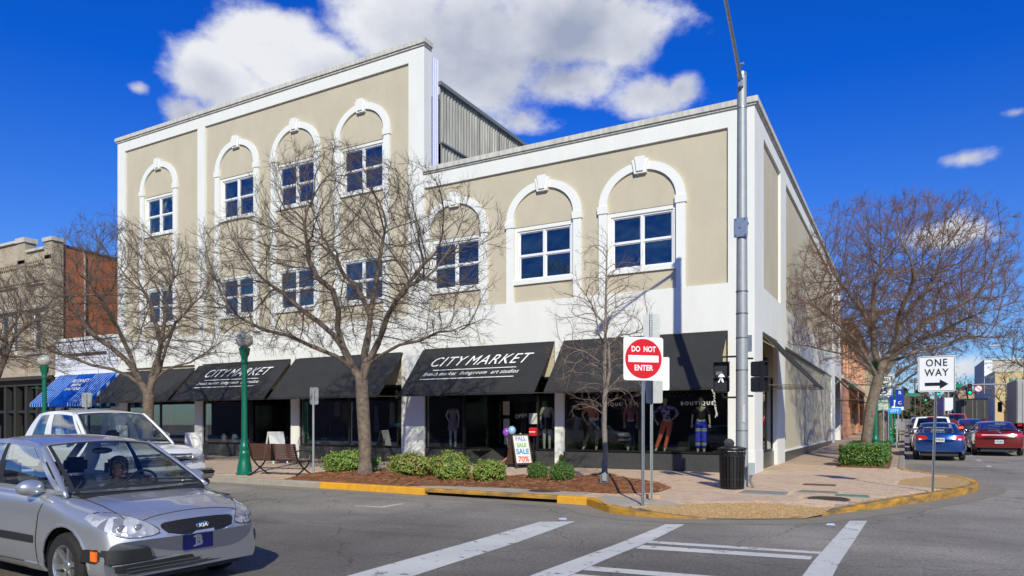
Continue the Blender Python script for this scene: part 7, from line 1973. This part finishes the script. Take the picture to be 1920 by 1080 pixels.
for lb, x, y, rz in (('black wire chair left of the café tables', -15.3, -2.0, 80), ('black wire chair between the two café tables', -13.6, -2.3, -70), ('black wire chair in front of the right hand café table', -12.9, -3.3, 170), ('black wire chair right of the café tables', -11.8, -2.3, -95), ('black wire chair in front of the left hand café table', -14.8, -3.1, 160)): cafe_chair(lb, x, y, rz)

# ================================================================== FIGURES
def skinfig(name, joints, edges, m_, parent, sub=2):
    """joints: {key:(x,y,z,rx,ry)} grown with a skin modifier and baked to a mesh"""
    keys = list(joints); me = bpy.data.meshes.new(name); me.from_pydata([joints[k][:3] for k in keys], [(keys.index(a), keys.index(b)) for a, b in edges], [])
    o = bpy.data.objects.new(name, me); C.objects.link(o)
    o.modifiers.new('skin', 'SKIN'); 
    if not me.skin_vertices: 
        bpy.context.view_layer.objects.active = o
    for i, k in enumerate(keys):
        sv = me.skin_vertices[0].data[i]; sv.radius = (joints[k][3], joints[k][4]); sv.use_root = (i == 0)
    s_ = o.modifiers.new('sub', 'SUBSURF'); s_.levels = sub; s_.render_levels = sub
    bpy.context.view_layer.update()
    dg = bpy.context.evaluated_depsgraph_get(); nm = bpy.data.meshes.new_from_object(o.evaluated_get(dg))
    bpy.data.objects.remove(o); nm.name = name; nm.materials.clear(); nm.materials.append(m_)
    nm.polygons.foreach_set('use_smooth', [True] * len(nm.polygons))
    o = bpy.data.objects.new(name, nm); C.objects.link(o); o.parent = parent
    return o
def mannequin(label, loc, rz, skin, pose, top=None, bottom=None, skirt=None, head=True, sleeves='long', belt=None, extra=None, topname='top', legs=None):
    """standing shop dummy 1.75 m; pose: dict of joint overrides"""
    t = thing('mannequin', label, 'mannequin', loc, rz, 'shop window mannequins')
    J = dict(pel=(0, 0, .95, .125, .09), wai=(0, 0, 1.10, .105, .08), che=(0, -.01, 1.30, .135, .095), nek=(0, 0, 1.47, .045, .045),
             shl=(-.155, 0, 1.42, .05, .05), ell=(-.21, .02, 1.15, .036, .036), wrl=(-.20, -.04, .92, .026, .026), hal=(-.20, -.06, .83, .030, .018),
             shr=(.155, 0, 1.42, .05, .05), elr=(.21, .02, 1.15, .036, .036), wrr=(.20, -.04, .92, .026, .026), har=(.20, -.06, .83, .030, .018),
             hil=(-.085, 0, .90, .09, .09), knl=(-.09, -.01, .50, .058, .06), anl=(-.09, .02, .09, .036, .04), tol=(-.09, -.12, .03, .04, .022),
             hir=(.085, 0, .90, .09, .09), knr=(.09, -.01, .50, .058, .06), anr=(.09, .02, .09, .036, .04), tor=(.09, -.12, .03, .04, .022))
    if head: J['hea'] = (0, -.015, 1.60, .078, .09); J['crn'] = (0, 0, 1.70, .065, .08)
    for k, v in pose.items(): J[k] = (*v, *J[k][3:])
    E = [('pel', 'wai'), ('wai', 'che'), ('che', 'nek'), ('che', 'shl'), ('shl', 'ell'), ('ell', 'wrl'), ('wrl', 'hal'), ('che', 'shr'), ('shr', 'elr'), ('elr', 'wrr'), ('wrr', 'har'), ('pel', 'hil'), ('hil', 'knl'), ('knl', 'anl'), ('anl', 'tol'), ('pel', 'hir'), ('hir', 'knr'), ('knr', 'anr'), ('anr', 'tor')]
    if head: E += [('nek', 'hea'), ('hea', 'crn')]
    b = skinfig('body', J, E, skin, t)
    def cloth(name, keys, edges, m_, add, sc=1.0, ov={}):
        K_ = {k: (*J[k][:3], J[k][3] * sc + add, J[k][4] * sc + add) for k in keys}
        K_.update(ov); return skinfig(name, K_, edges, m_, t)
    if top:
        ks = ['che', 'wai', 'shl', 'shr']; es = [('che', 'wai'), ('che', 'shl'), ('che', 'shr')]
        ov = {'hem': (J['pel'][0], J['pel'][1], J['pel'][2] + .02, .135, .105)}; es.append(('wai', 'hem'))
        ov['col'] = (J['nek'][0], J['nek'][1], J['nek'][2] - .02, .06, .055); es.append(('che', 'col'))
        if sleeves != 'none': ks += ['ell', 'elr']; es += [('shl', 'ell'), ('shr', 'elr')]
        if sleeves == 'long': ks += ['wrl', 'wrr']; es += [('ell', 'wrl'), ('elr', 'wrr')]
        cloth(topname, ks, es, top, .014, 1.0, ov)
    if bottom:
        add = .016 if legs != 'wide' else .05
        ks = ['pel', 'hil', 'hir', 'knl', 'knr']; es = [('pel', 'hil'), ('pel', 'hir'), ('hil', 'knl'), ('hir', 'knr'), ('knl', 'cul'), ('knr', 'cur')]
        def cuff(a): x, y, z = J[a][:3]; return (x, y, z + .05, .052 if legs != 'wide' else .105, .055 if legs != 'wide' else .09)
        ov = {'cul': cuff('anl'), 'cur': cuff('anr')}
        if legs == 'wide':
            for k in ('knl', 'knr'): ov[k] = (*J[k][:3], .095, .085)
        cloth('trousers', ks, es, bottom, .014, 1.0, ov)
    if skirt:
        m = MB(); z1, z0, r1, r0, m_ = skirt; px_, py_ = J['pel'][0], J['pel'][1]
        m.lathe([(r1 * .9, z1 + .02), (r1, z1), ((r0 + r1) / 2 * 1.05, (z0 + z1) / 2), (r0, z0), (r0 - .01, z0)], 26, (px_, py_, 0)); m.build('skirt', m_, t, smooth=True)
    # fingers
    for s_, k, w_ in ((-1, 'hal', 'wrl'), (1, 'har', 'wrr')):
        h = Vector(J[k][:3]); d = (h - Vector(J[w_][:3])).normalized(); sd_ = d.cross(Vector((0, 1, 0))).normalized(); m = MB()
        for q in range(4): o_ = sd_ * (q - 1.5) * .017; m.tube([h + o_, h + o_ + d * .05, h + o_ + d * (.075 + .012 * (1 if q in (1, 2) else 0)) + Vector((0, -.012, 0))], [.009, .008, .006], 6)
        m.tube([h - d * .03, h - sd_ * .04 * s_, h - sd_ * .045 * s_ + d * .035], [.010, .009, .007], 6); m.build('fingers', skin, t, smooth=True)
    MB().lathe([(.0, 0), (.16, .0), (.165, .008), (.0, .012)], 20, (0, .05, -.005)).build('stand', black_metal, t)
    return t
sk_pale = mat('pale_resin', (.62, .63, .60), .45); sk_flesh = mat('cream_resin', (.66, .54, .38), .5); sk_dark = mat('brown_resin', (.16, .11, .09), .6)
def pattern(name, c1, c2, scale, kind='noise', rough=.8):
    m = bpy.data.materials.new(name); m.use_nodes = True; t = m.node_tree; b = t.nodes['Principled BSDF']; b.inputs['Roughness'].default_value = rough
    g = t.nodes.new('ShaderNodeTexCoord'); cr = t.nodes.new('ShaderNodeValToRGB'); cr.color_ramp.interpolation = 'CONSTANT'
    if kind == 'noise': n = t.nodes.new('ShaderNodeTexNoise'); n.inputs['Scale'].default_value = scale; t.links.new(g.outputs['Object'], n.inputs['Vector']); src = n.outputs[0]; th = [.0, .5]
    else:
        s = t.nodes.new('ShaderNodeSeparateXYZ'); t.links.new(g.outputs['Object'], s.inputs[0]); mt = t.nodes.new('ShaderNodeMath'); mt.operation = 'MULTIPLY'; mt.inputs[1].default_value = scale; t.links.new(s.outputs[2], mt.inputs[0])
        fr_ = t.nodes.new('ShaderNodeMath'); fr_.operation = 'FRACT'; t.links.new(mt.outputs[0], fr_.inputs[0]); src = fr_.outputs[0]
    e = cr.color_ramp.elements
    if kind == 'noise': e[0].color = (*c1, 1); e[0].position = 0; e[1].color = (*c2, 1); e[1].position = .5
    else:
        e[0].position = 0; e[0].color = (*c1, 1); e[1].position = .55; e[1].color = (*c2, 1)
        for p_, c_ in kind: x = cr.color_ramp.elements.new(p_); x.color = (*c_, 1)
    t.links.new(src, cr.inputs[0]); t.links.new(cr.outputs[0], b.inputs['Base Color']); return m
purp = pattern('purple_print', (.08, .06, .42), (.60, .50, .82), 17)
bluest = pattern('blue_striped_silk', (.03, .05, .75), (.02, .02, .12), 2.35, [(.30, (.10, .12, .55)), (.36, (.03, .05, .75)), (.60, (.75, .75, .68)), (.66, (.01, .01, .04)), (.72, (.75, .75, .68)), (.78, (.02, .03, .2)), (.84, (.04, .07, .85))], .4)
stripek = pattern('pink_grey_knit', (.42, .15, .19), (.20, .17, .24), 6.5, [(.8, (.45, .2, .24))])
coral = mat('coral_cotton', (.80, .18, .10), .8); coralt = mat('dusty_coral', (.70, .25, .19), .85); blk = mat('black_cotton', (.015, .015, .018), .85); slate = mat('slate_trousers', (.05, .055, .055), .85); jeans = mat('dark_denim', (.015, .035, .07), .9, var=.4, vs=14)
lilac = mat('lilac_dress', (.48, .34, .45), .85, var=.3, vs=20); cream_t = mat('cream_blouse', (.66, .60, .50), .8)
Z = .66
mannequin('mannequin in purple print top and orange trousers, hands on hips, in the right window', (-2.72, .42, Z), R(18), sk_flesh,
          dict(pel=(.06, 0, .96), wai=(.05, 0, 1.11), che=(.02, 0, 1.31), nek=(0, 0, 1.47), shl=(-.14, 0, 1.41), shr=(.18, 0, 1.43), ell=(-.36, .02, 1.22), wrl=(-.29, -.07, 1.02), hal=(-.24, -.09, .93), elr=(.40, .02, 1.24), wrr=(.26, -.06, 1.06), har=(.18, -.10, 1.0), hil=(-.03, 0, .91), hir=(.15, 0, .91), knl=(-.14, -.02, .50), anl=(-.27, .02, .09), tol=(-.33, -.10, .03), knr=(.09, -.02, .50), anr=(-.01, .02, .09), tor=(-.02, -.12, .03)), purp, coral, topname='print_top')
mannequin('mannequin in black shirt and bright blue striped wide trousers', (-1.62, .42, Z), R(10), sk_flesh, dict(shl=(-.16, 0, 1.40), shr=(.16, 0, 1.40), ell=(-.24, .02, 1.16), wrl=(-.26, -.03, .94), hal=(-.26, -.05, .86), elr=(.24, .02, 1.16), wrr=(.26, -.03, .94), har=(.26, -.05, .86)), blk, bluest, sleeves='short', topname='shirt', legs='wide')
mannequin('mannequin in coral top and dark slate trousers leaning behind the young tree', (-5.15, .42, Z), R(25), sk_flesh,
          dict(pel=(.05, 0, .96), wai=(.05, 0, 1.11), shl=(-.14, 0, 1.40), shr=(.17, 0, 1.42), ell=(-.30, .02, 1.20), wrl=(-.20, -.08, .99), hal=(-.15, -.10, .92), knl=(-.10, -.02, .50), anl=(-.26, .02, .09), tol=(-.29, -.12, .03), hil=(-.03, 0, .91), hir=(.15, 0, .91), knr=(.20, -.02, .5), anr=(.16, .02, .09), tor=(.13, -.12, .03)), coralt, slate, sleeves='short', topname='top')
mannequin('mannequin in pink and grey banded sweater and dark jeans', (-3.95, .8, Z), R(15), sk_flesh, {}, stripek, jeans, topname='sweater')
mannequin('headless white mannequin in cream blouse and short black skirt beside the narrow white pier', (-6.75, .42, Z), R(30), sk_pale, dict(elr=(.22, .0, 1.16)), cream_t, None, (1.08, .72, .14, .165, blk), head=False, sleeves='short', topname='blouse')
mannequin('headless pale mannequin in a lilac dress in the window left of the doorway', (-10.75, .75, Z), R(25), sk_pale, dict(ell=(-.26, .03, 1.2), wrl=(-.17, -.02, 1.02), hal=(-.13, -.04, .95)), lilac, None, (1.10, .66, .13, .20, lilac), head=False, sleeves='none', topname='bodice')
mannequin('dim mannequin in red top in the side street window', (-.55, 2.3, Z), R(70), sk_flesh, {}, mat('red_top', (.55, .03, .04), .7), jeans)
# merchandise
def garment(lb, x, y, z, h, w, m_, rz=0):
    t = thing('hanging_garment', lb, 'garment', (x, y, z), rz, 'garments hanging in the middle shop'); m = MB()
    n = 8; rows = [(w * .25, 0), (w * .5, -.06), (w * .42, -h * .35), (w * .5, -h * .7), (w * .58, -h)]
    vs = [(math.cos(2 * math.pi * k / n) * r_, math.sin(2 * math.pi * k / n) * .05 * (1 + .5 * math.sin(k * 3)), zz) for r_, zz in rows for k in range(n)]
    m.add(vs, [(i * n + k, i * n + (k + 1) % n, (i + 1) * n + (k + 1) % n, (i + 1) * n + k) for i in range(4) for k in range(n)]); m.build('cloth', m_, t, smooth=True); MB().tube([(-w * .25, 0, .0), (0, 0, .05), (w * .25, 0, 0)], .005, 4).build('hanger', chrome, t)
for lb, x, z, h, w, col in (('pale grey blouse on a hanger, leftmost in the middle shop', -17.2, 2.45, .6, .35, (.32, .3, .3)), ('tan jacket hanging left of the sign post', -16.75, 2.4, .75, .35, (.25, .14, .08)), ('pale blue skirt hanging behind the sign post', -15.9, 2.1, .8, .3, (.25, .38, .5)), ('blue and white dress hanging mid window', -15.05, 2.3, 1.1, .26, (.16, .2, .35)),
                            ('light grey cardigan hanging left of the trunk', -14.25, 2.4, .9, .3, (.45, .45, .42)), ('dark green dress next to the grey cardigan', -13.85, 2.5, 1.1, .25, (.03, .12, .09)), ('white shirt hanging above the display table', -14.0, 2.9, .35, .2, (.6, .6, .6))): garment(lb, x, 1.6, z, h, w, mat('garment_' + lb.split()[0] + str(int(-x * 10)), col, .9, var=.3, vs=10))
MB_ = MB(); MB_.tube([(-17.6, 1.6, 2.56), (-13.4, 1.6, 2.56)], .012, 6); MB_.tube([(-17.6, 1.6, .6), (-17.6, 1.6, 2.56)], .012, 6); MB_.tube([(-13.4, 1.6, .6), (-13.4, 1.6, 2.56)], .012, 6)
tag(MB_.build('clothes_rail', chrome), 'chrome rail with hanging clothes inside the middle shop', 'clothes rail')
t = thing('display_table', 'chrome legged display table with folded blue jeans right of the tree trunk', 'table', (-13.1, .8, .62)); MB().bbox(-.5, .45, -.3, .3, .80, .82, .004).build('table_top', chrome, t); 
for x in (-.25, .3): m = MB(); m.tube([(x, 0, .80), (x, 0, .06)], .02, 8); m.tube([(x - .22, 0, .02), (x, 0, .07), (x + .22, 0, .02)], .015, 6); m.build('leg', chrome, t)
for k, (x, c_) in enumerate(((-.25, (.02, .06, .16)), (.0, (.10, .22, .36)), (.25, (.03, .08, .2)))): tag(place(MB().bbox(-.15, .15, -.18, .18, 0, .10 + .03 * k, .03).build('folded_jeans', mat('denim%d' % k, c_, .9, var=.5, vs=20), smooth='auto'), (-13.1 + x, .75, 1.442)), ('dark blue folded jeans, left pile on the display table', 'pale blue folded jeans, middle pile on the display table', 'folded jeans, right pile on the display table')[k], 'jeans', 'piles of folded jeans')
for lb, x, z, c_ in (('teal dress hanging in the far left shop window', -25.4, 1.9, (.02, .22, .17)), ('red jumper hanging in the far left shop window', -27.2, 2.1, (.4, .04, .03))): garment(lb, x, .9, z + .3, 1.3, .45, mat('g' + lb.split()[0], c_, .9))
for lb, x, c_ in (('red and white toy robot in the fourth shop window', -23.0, (.6, .05, .08)), ('pale blue ornament in the fourth shop window', -22.3, (.35, .5, .65))):
    t = thing('ornament', lb, 'ornament', (x, .6, .66)); MB().ball((0, 0, .28), .14, 12, 8, (1, 1, 1.2)).build('head', sign_white, t, smooth=True); MB().bbox(-.1, .1, -.08, .08, 0, .18, .03).build('base', mat('orn' + lb.split()[0], c_, .5), t)
# script vinyl on the right-hand glass
m = MB()
rr = random.Random(4); p = Vector((-1.95, .12, 2.86))
pts = [(-2.0, 2.90), (-1.75, 2.82), (-1.55, 2.76), (-1.35, 2.74), (-1.25, 2.60), (-1.16, 2.45), (-1.14, 2.2), (-1.12, 2.0), (-1.08, 1.86), (-1.11, 1.76)]
for k in range(len(pts) - 1):
    a, b = pts[k], pts[k + 1]; loop = [(a[0] + (b[0] - a[0]) * q / 8 + .03 * math.sin(q * 2.1 + k), a[1] + (b[1] - a[1]) * q / 8 + .035 * math.cos(q * 2.6 + k)) for q in range(9)]
    m.tube([(x, .115, z) for x, z in loop], .009, 4)
tag(m.build('window_script', script_w), 'white looping handwritten script on the right hand window glass', 'window lettering')
m = MB(); rr = random.Random(9)
for k in range(900):
    f = rr.random(); x = -5.7 + 4.7 * f; z = 2.72 + .12 * math.sin(x * 3) + rr.gauss(0, .12); y = .7 + rr.gauss(0, .12); a = Vector((rr.gauss(0, 1), rr.gauss(0, 1), rr.gauss(0, 1))).normalized() * .04; b = a.orthogonal().normalized() * .02; p = Vector((x, y, z)); m.cur = rr.random() < .3
    m.add([tuple(p - a), tuple(p + b), tuple(p + a), tuple(p - b)], [(0, 1, 2, 3)])
o = m.build('leaf_garland', [mat('garland_brown', (.16, .11, .09), .9), mat('garland_pale', (.4, .36, .33), .9)], fix=False, kind='stuff'); o['label'] = 'dried leaf garland hung along the top of the display windows'; o['category'] = 'garland'

# the driver of the silver saloon
t = thing('person', 'person driving the silver saloon, dark patterned headscarf, white shirt, hand on the wheel', 'person')
t.location = K.t.matrix_basis @ Vector((-2.02, .36, .34)); t.rotation_euler = (0, 0, K.t.rotation_euler[2])
skin = mat('brown_skin', (.30, .16, .10), .55)
J = dict(pel=(-.12, 0, .10, .16, .14), wai=(-.14, 0, .28, .14, .12), che=(-.13, 0, .45, .16, .13), nek=(-.06, 0, .60, .055, .055), hea=(-.0, 0, .70, .075, .085), crn=(-.01, 0, .80, .075, .08),
         shl=(-.12, .19, .53, .06, .06), ell=(.08, .25, .38, .045, .045), wrl=(.30, .12, .60, .03, .03), shr=(-.12, -.19, .53, .06, .06), elr=(.08, -.24, .36, .045, .045), wrr=(.30, -.14, .52, .03, .03),
         hil=(0, .1, .10, .09, .09), knl=(.40, .14, .20, .07, .07), anl=(.62, .12, -.12, .05, .05), hir=(0, -.1, .10, .09, .09), knr=(.40, -.14, .20, .07, .07), anr=(.62, -.12, -.12, .05, .05))
E_ = [('pel', 'wai'), ('wai', 'che'), ('che', 'nek'), ('nek', 'hea'), ('hea', 'crn'), ('che', 'shl'), ('shl', 'ell'), ('ell', 'wrl'), ('che', 'shr'), ('shr', 'elr'), ('elr', 'wrr'), ('pel', 'hil'), ('hil', 'knl'), ('knl', 'anl'), ('pel', 'hir'), ('hir', 'knr'), ('knr', 'anr')]
skinfig('body', J, E_, skin, t)
def sub_(keys, es, add, m_, nm): skinfig(nm, {k: (*J[k][:3], J[k][3] + add, J[k][4] + add) for k in keys}, es, m_, t)
sub_(['che', 'wai', 'pel', 'shl', 'ell', 'shr', 'elr'], [('che', 'wai'), ('wai', 'pel'), ('che', 'shl'), ('shl', 'ell'), ('che', 'shr'), ('shr', 'elr')], .016, mat('white_shirt', (.7, .7, .7), .8), 'shirt')
sub_(['pel', 'hil', 'knl', 'anl', 'hir', 'knr', 'anr'], [('pel', 'hil'), ('hil', 'knl'), ('knl', 'anl'), ('pel', 'hir'), ('hir', 'knr'), ('knr', 'anr')], .016, jeans, 'trousers')
m = MB(); m.ball((-.022, 0, .80), .105, 16, 10, (1.05, .92, .82)); m.build('headscarf', pattern('scarf_print', (.02, .02, .03), (.20, .15, .07), 40), t, smooth=True)
m = MB(); m.tube([(-.05, -.09, .76), (-.03, -.105, .66), (-.0, -.11, .55)], [.012, .010, .006], 6); m.build('braid', mat('hair_beads', (.5, .42, .3), .5, var=.9, vs=60, col2=(.02, .02, .02)), t, smooth=True)
m = MB(); m.tube([(.075, 0, .735), (.110, 0, .70), (.085, 0, .685)], [.010, .016, .010], 8); m.ball((.078, 0, .655), 1, 10, 6, (.014, .026, .010)); m.ball((.0, .078, .71), 1, 8, 6, (.016, .01, .026)); m.ball((.0, -.078, .71), 1, 8, 6, (.016, .01, .026)); m.build('face', skin, t, smooth=True)
m = MB(); 
for sy in (-1, 1): m.ball((.072, sy * .032, .728), .011, 8, 6)
m.build('eyes', mat('eye', (.5, .5, .5), .2), t, smooth=True)
for sy, w_, tgt in ((1, 'wrl', (.36, .09, .63)), (-1, 'wrr', (.36, -.10, .55))):
    h = Vector(J[w_][:3]); p = Vector(tgt); m = MB(); d = (p - h).normalized(); s_ = Vector((0, 1, 0)); m.tube([h, h.lerp(p, .5), p], [.026, .036, .034], 8, flat=.6)
    for q in range(4): o_ = s_ * (q - 1.5) * .019; L_ = (.05, .06, .056, .045)[q]; m.tube([p + o_, p + o_ + d * L_ * .6 + Vector((0, 0, .012)), p + o_ + d * L_ + Vector((0, 0, -.012)), p + o_ + d * L_ * .7 + Vector((0, 0, -.035))], [.010, .009, .008, .007], 6)
    m.tube([h.lerp(p, .4), h.lerp(p, .7) - s_ * .035 * sy + Vector((0, 0, -.01)), p - s_ * .02 * sy + Vector((0, 0, -.045))], [.012, .010, .008], 6); m.build('hand', skin, t, smooth=True)

# ================================================================== SIGNS AND SIGNALS UP THE SIDE STREET
def up_sign(name, label, loc, top, plates, rz=0, r=.03):
    """plates: (w, h, zc, material, [(text, size, dz, mat, dx)], border mat)"""
    t = thing(name, label, 'sign', loc, rz); MB().tube([(0, 0, -.1), (0, 0, top)], r, 8).build('post', galv, t, smooth='auto')
    for w, h, z, m_, tx, bm_, dx in plates:
        p = panel(t, w, h, z, m_, y=-.05, r=min(.04, h * .12), x=dx)
        if bm_: border(p, w, h, z, bm_, -.056, t_=.02, x=dx)
        for body, sz, dz, mm, ddx in tx: text(body, sz, mm, p, (dx + ddx, -.058, z + dz), RX, bold=.004)
    return t
up_sign('road_sign', 'white SPEED LIMIT 25 sign behind the leaning tree trunk', (3.0, 9.3, gz(9) + .15), 3.1, [(.61, .76, 2.72, sign_white, [('SPEED', .15, .24, sign_black, 0), ('LIMIT', .15, .07, sign_black, 0), ('25', .32, -.19, sign_black, 0)], sign_black, 0), (.40, .50, 2.06, mat('pale_green_sign', (.55, .62, .56), .5), [('2', .16, .12, sign_green, -.1)], sign_green, 0)])
t = up_sign('route_sign', 'blue route sign cluster with white arrow behind the speed limit sign', (3.05, 16.0, gz(14) + .15), 2.95, [(.44, .80, 2.45, sign_blue, [('J', .62, 0, sign_white, 0)], None, 0), (.34, .8, 2.42, sign_blue, [('R', .2, .24, sign_white, 0), ('C', .2, -.22, sign_white, 0)], None, .46), (.55, .26, 1.84, mat('sky_blue_sign', (.03, .3, .75), .4), [('CITY', .15, 0, sign_white, 0)], None, .25)])
up_sign('road_sign', 'round no left turn sign on the left pavement', (3.35, 26, gz(26) + .15), 2.4, [(.6, .6, 2.2, sign_white, [('N', .4, 0, sign_black, 0)], None, 0)])
up_sign('road_sign', 'green and white parking board on the right pavement before the yellow building', (15.2, 60, gz(60) + .15), 3.2, [(1.4, .55, 2.9, mat('pale_green_sign', (.55, .62, .56), .5), [], None, 0), (.7, .8, 2.1, sign_white, [], sign_green, .3)])
for i, (x, y, h, lb) in enumerate(((3.35, 33, 2.5, 'thin grey parking meter post, third along the left kerb'), (3.35, 19, 1.35, 'thin grey parking meter post nearest the speed limit sign'), (3.35, 22.5, 1.35, 'thin grey parking meter post beside the white sport utility vehicle'))):
    t = thing('parking_meter', lb, 'parking meter', (x, y, gz(y) + .15)); MB().tube([(0, 0, -.1), (0, 0, h - .2)], .03, 8).build('post', galv_dull, t); MB().bbox(-.07, .07, -.05, .05, h - .25, h, .03).build('meter_head', galv_dull, t, smooth='auto')
# mast arm at the next junction
t = thing('signal_mast', 'mast arm with traffic signals over the next junction of the side street', 'signal mast', (15.0, 72, gz(72)))
MB().tube([(0, 0, -.2), (0, 0, 4), (0, 0, 8.5)], [.2, .17, .13], 12).build('mast', galv_dull, t, smooth='auto')
MB().tube([(0, 0, 5.0), (-4, 0, 5.05), (-9.3, 0, 4.95)], [.12, .09, .06], 8).build('mast_arm', galv, t, smooth='auto')
MB().tube([(0, 0, 8.4), (-1.8, -1.5, 9.0), (-2.6, -2.2, 9.05)], [.06, .05, .05], 6).build('lamp_arm', galv, t); o = MB().ball((0, 0, 0), 1, 10, 6, (.55, .2, .12)).build('lamp_head', mat('lamp_head_pale', (.75, .78, .8), .4), t, smooth=True); o.location = (-3.0, -2.4, 9.05)
sig_g = mat('green_signal', (.0, .5, .32), .3, emis=(0, 1, .62), es=.8); dimr = mat('dim_red_lens', (.08, .01, .01), .3); dima = mat('dim_amber_lens', (.1, .05, .01), .3)
def head(t, x, z, y=-.2, sc=1.0):
    g = bpy.data.objects.new('traffic_signal', None); C.objects.link(g); g.parent = t; g.location = (x, y, z)
    MB().bbox(-.2 * sc, .2 * sc, -.1, .12, -.6 * sc, .6 * sc, .02).build('housing', black_metal, g)
    for k, m_ in enumerate((dimr, dima, sig_g)):
        MB().lathe([(.0, -.015), (.14 * sc, -.01), (.145 * sc, 0)], 14, (0, -.115, (.38 - .38 * k) * sc), 'y').build('lens', m_, g); MB().lathe([(.165 * sc, .16), (.17 * sc, .0)], 12, (0, -.12, (.38 - .38 * k) * sc), 'y', cap=False).build('visor', black_metal, g)
head(t, -5.0, 4.55); head(t, -8.0, 4.45)
p = panel(t, 1.6, .42, 4.95, sign_green, y=-.15, x=-6.6, name='street_name_panel'); text('ST', .3, sign_white, p, (-6.6, -.16, 4.95), RX, bold=.005)
m = MB(); m.add([(-4.2 + .38 * math.cos(q * .2618), -.15, 4.6 + .38 * math.sin(q * .2618)) for q in range(24)], [tuple(range(24))]); p = m.build('no_turn_panel', sign_white, t, fix=False)
m = MB(); m.lathe([(.38, 0), (.31, 0)], 24, (-4.2, -.156, 4.6), 'y', cap=False); m.add([(-4.42, -.157, 4.78), (-4.38, -.157, 4.84), (-3.98, -.157, 4.42), (-4.02, -.157, 4.36)], [(0, 1, 2, 3)]); m.build('red_ring', sign_red, p, fix=False)
t = thing('signal_post', 'dark traffic signal head on a short post by the articulated lorry', 'traffic signal', (14.75, 66, gz(66) + .1)); MB().tube([(0, 0, -.1), (0, 0, 3.6)], .08, 8).build('post', galv_dull, t); head(t, -.6, 3.1)
t = thing('signal_mast', 'distant mast arm with two green signals far up the street', 'signal mast', (12.5, 170, gz(170)))
MB().tube([(0, 0, -.2), (0, 0, 9)], .2, 8).build('mast', galv_dull, t); MB().tube([(0, 0, 6.2), (-13, 0, 6.3)], .1, 6).build('mast_arm', galv, t); head(t, -4.5, 5.6, sc=1.3); head(t, -10, 5.6, sc=1.3); panel(t, 3.0, .8, 6.4, sign_green, x=-7.2, name='street_name_panel')
for i, (x, y, h) in enumerate(((6.5, 230, 13), (8.2, 240, 14))):
    t = thing('utility_pole', ('thin distant utility pole, the left one of two', 'thin distant utility pole, the right one of two')[i], 'utility pole', (x, y, gz(y))); MB().tube([(0, 0, 0), (0, 0, h)], .22, 6).build('pole', twg, t); MB().box(-1.3, 1.3, -.1, .1, h - 1.5, h - 1.2).build('cross_arm', twg, t)
t = thing('billboard', 'dark square billboard above the far traffic', 'billboard', (3.2, 165, gz(165))); MB().box(-1.6, 1.6, 0, .3, 3, 6.2).build('panel', mat('billboard_brown', (.12, .09, .07), .9), t); MB().tube([(0, .2, 0), (0, .2, 6)], .2, 6).build('post', twg, t)
t = thing('flag_banner', 'navy and white banner beside the far lorry', 'banner', (9.6, 120, gz(120))); MB().box(-.9, -.1, 0, .05, 1.8, 4.6).build('navy_cloth', mat('navy_cloth', (.02, .015, .12), .8), t); MB().box(.1, 1.3, 0, .05, 2.4, 4.6).build('white_cloth', sign_white, t); MB().tube([(0, 0, 0), (0, 0, 4.8)], .08, 6).build('pole', galv_dull, t)
t = thing('pavement_lamp', 'slim dark lamp post before the yellow building', 'street lamp', (16.0, 92, gz(92))); MB().tube([(0, 0, 0), (0, 0, 4.6)], .09, 8).build('pole', black_metal, t); MB().ball((0, 0, 4.85), .32, 12, 8).build('globe', globe, t, smooth=True)
# a few low cars and far traffic
for lb, x, y, cl in (('white car parked far up the left kerb', 4.9, 60, (.6, .6, .6)), ('dark car parked farther up the left kerb', 4.9, 48, (.03, .03, .035)), ('pale car in the far traffic', 8.0, 95, (.5, .5, .52))):
    c = seatcar('far_car', lb, 'car', (x, y, gz(y)), AH, 4.5, .88, car_paint('far_paint%d' % y, cl, .2, .3), gh=dict(A0=(-1.2, .77, 1.0), A1=(-2.0, .6, 1.45), C1=(-3.4, .6, 1.43), C0=(-4.1, .7, 1.05), cuts=[(0, .05, 'p'), (.05, .44, 'g'), (.44, .48, 'b'), (.48, .9, 'g'), (.9, 1, 'p')]), group=GRP)
    wheels4(c, -.9, -3.6, .78, .31)
m = MB(); rr = random.Random(12)
for x, y in ((2.7, -8.75), (-1.2, -10.2)): 
    q = MB(); q.hexa([(x - .07, y - .03, .006), (x + .07, y - .03, .006), (x + .06, y + .04, .006), (x - .05, y + .03, .006)], [(x - .05, y - .02, .03), (x + .06, y - .03, .02), (x + .04, y + .03, .035), (x - .05, y + .02, .015)]); tag(q.build('litter', mat('crumpled_paper', (.45, .5, .7), .7)), 'crumpled scrap of blue white litter in the gutter by the worn kerb' if x > 0 else 'pale leaf scrap on the asphalt near the stop line', 'litter')
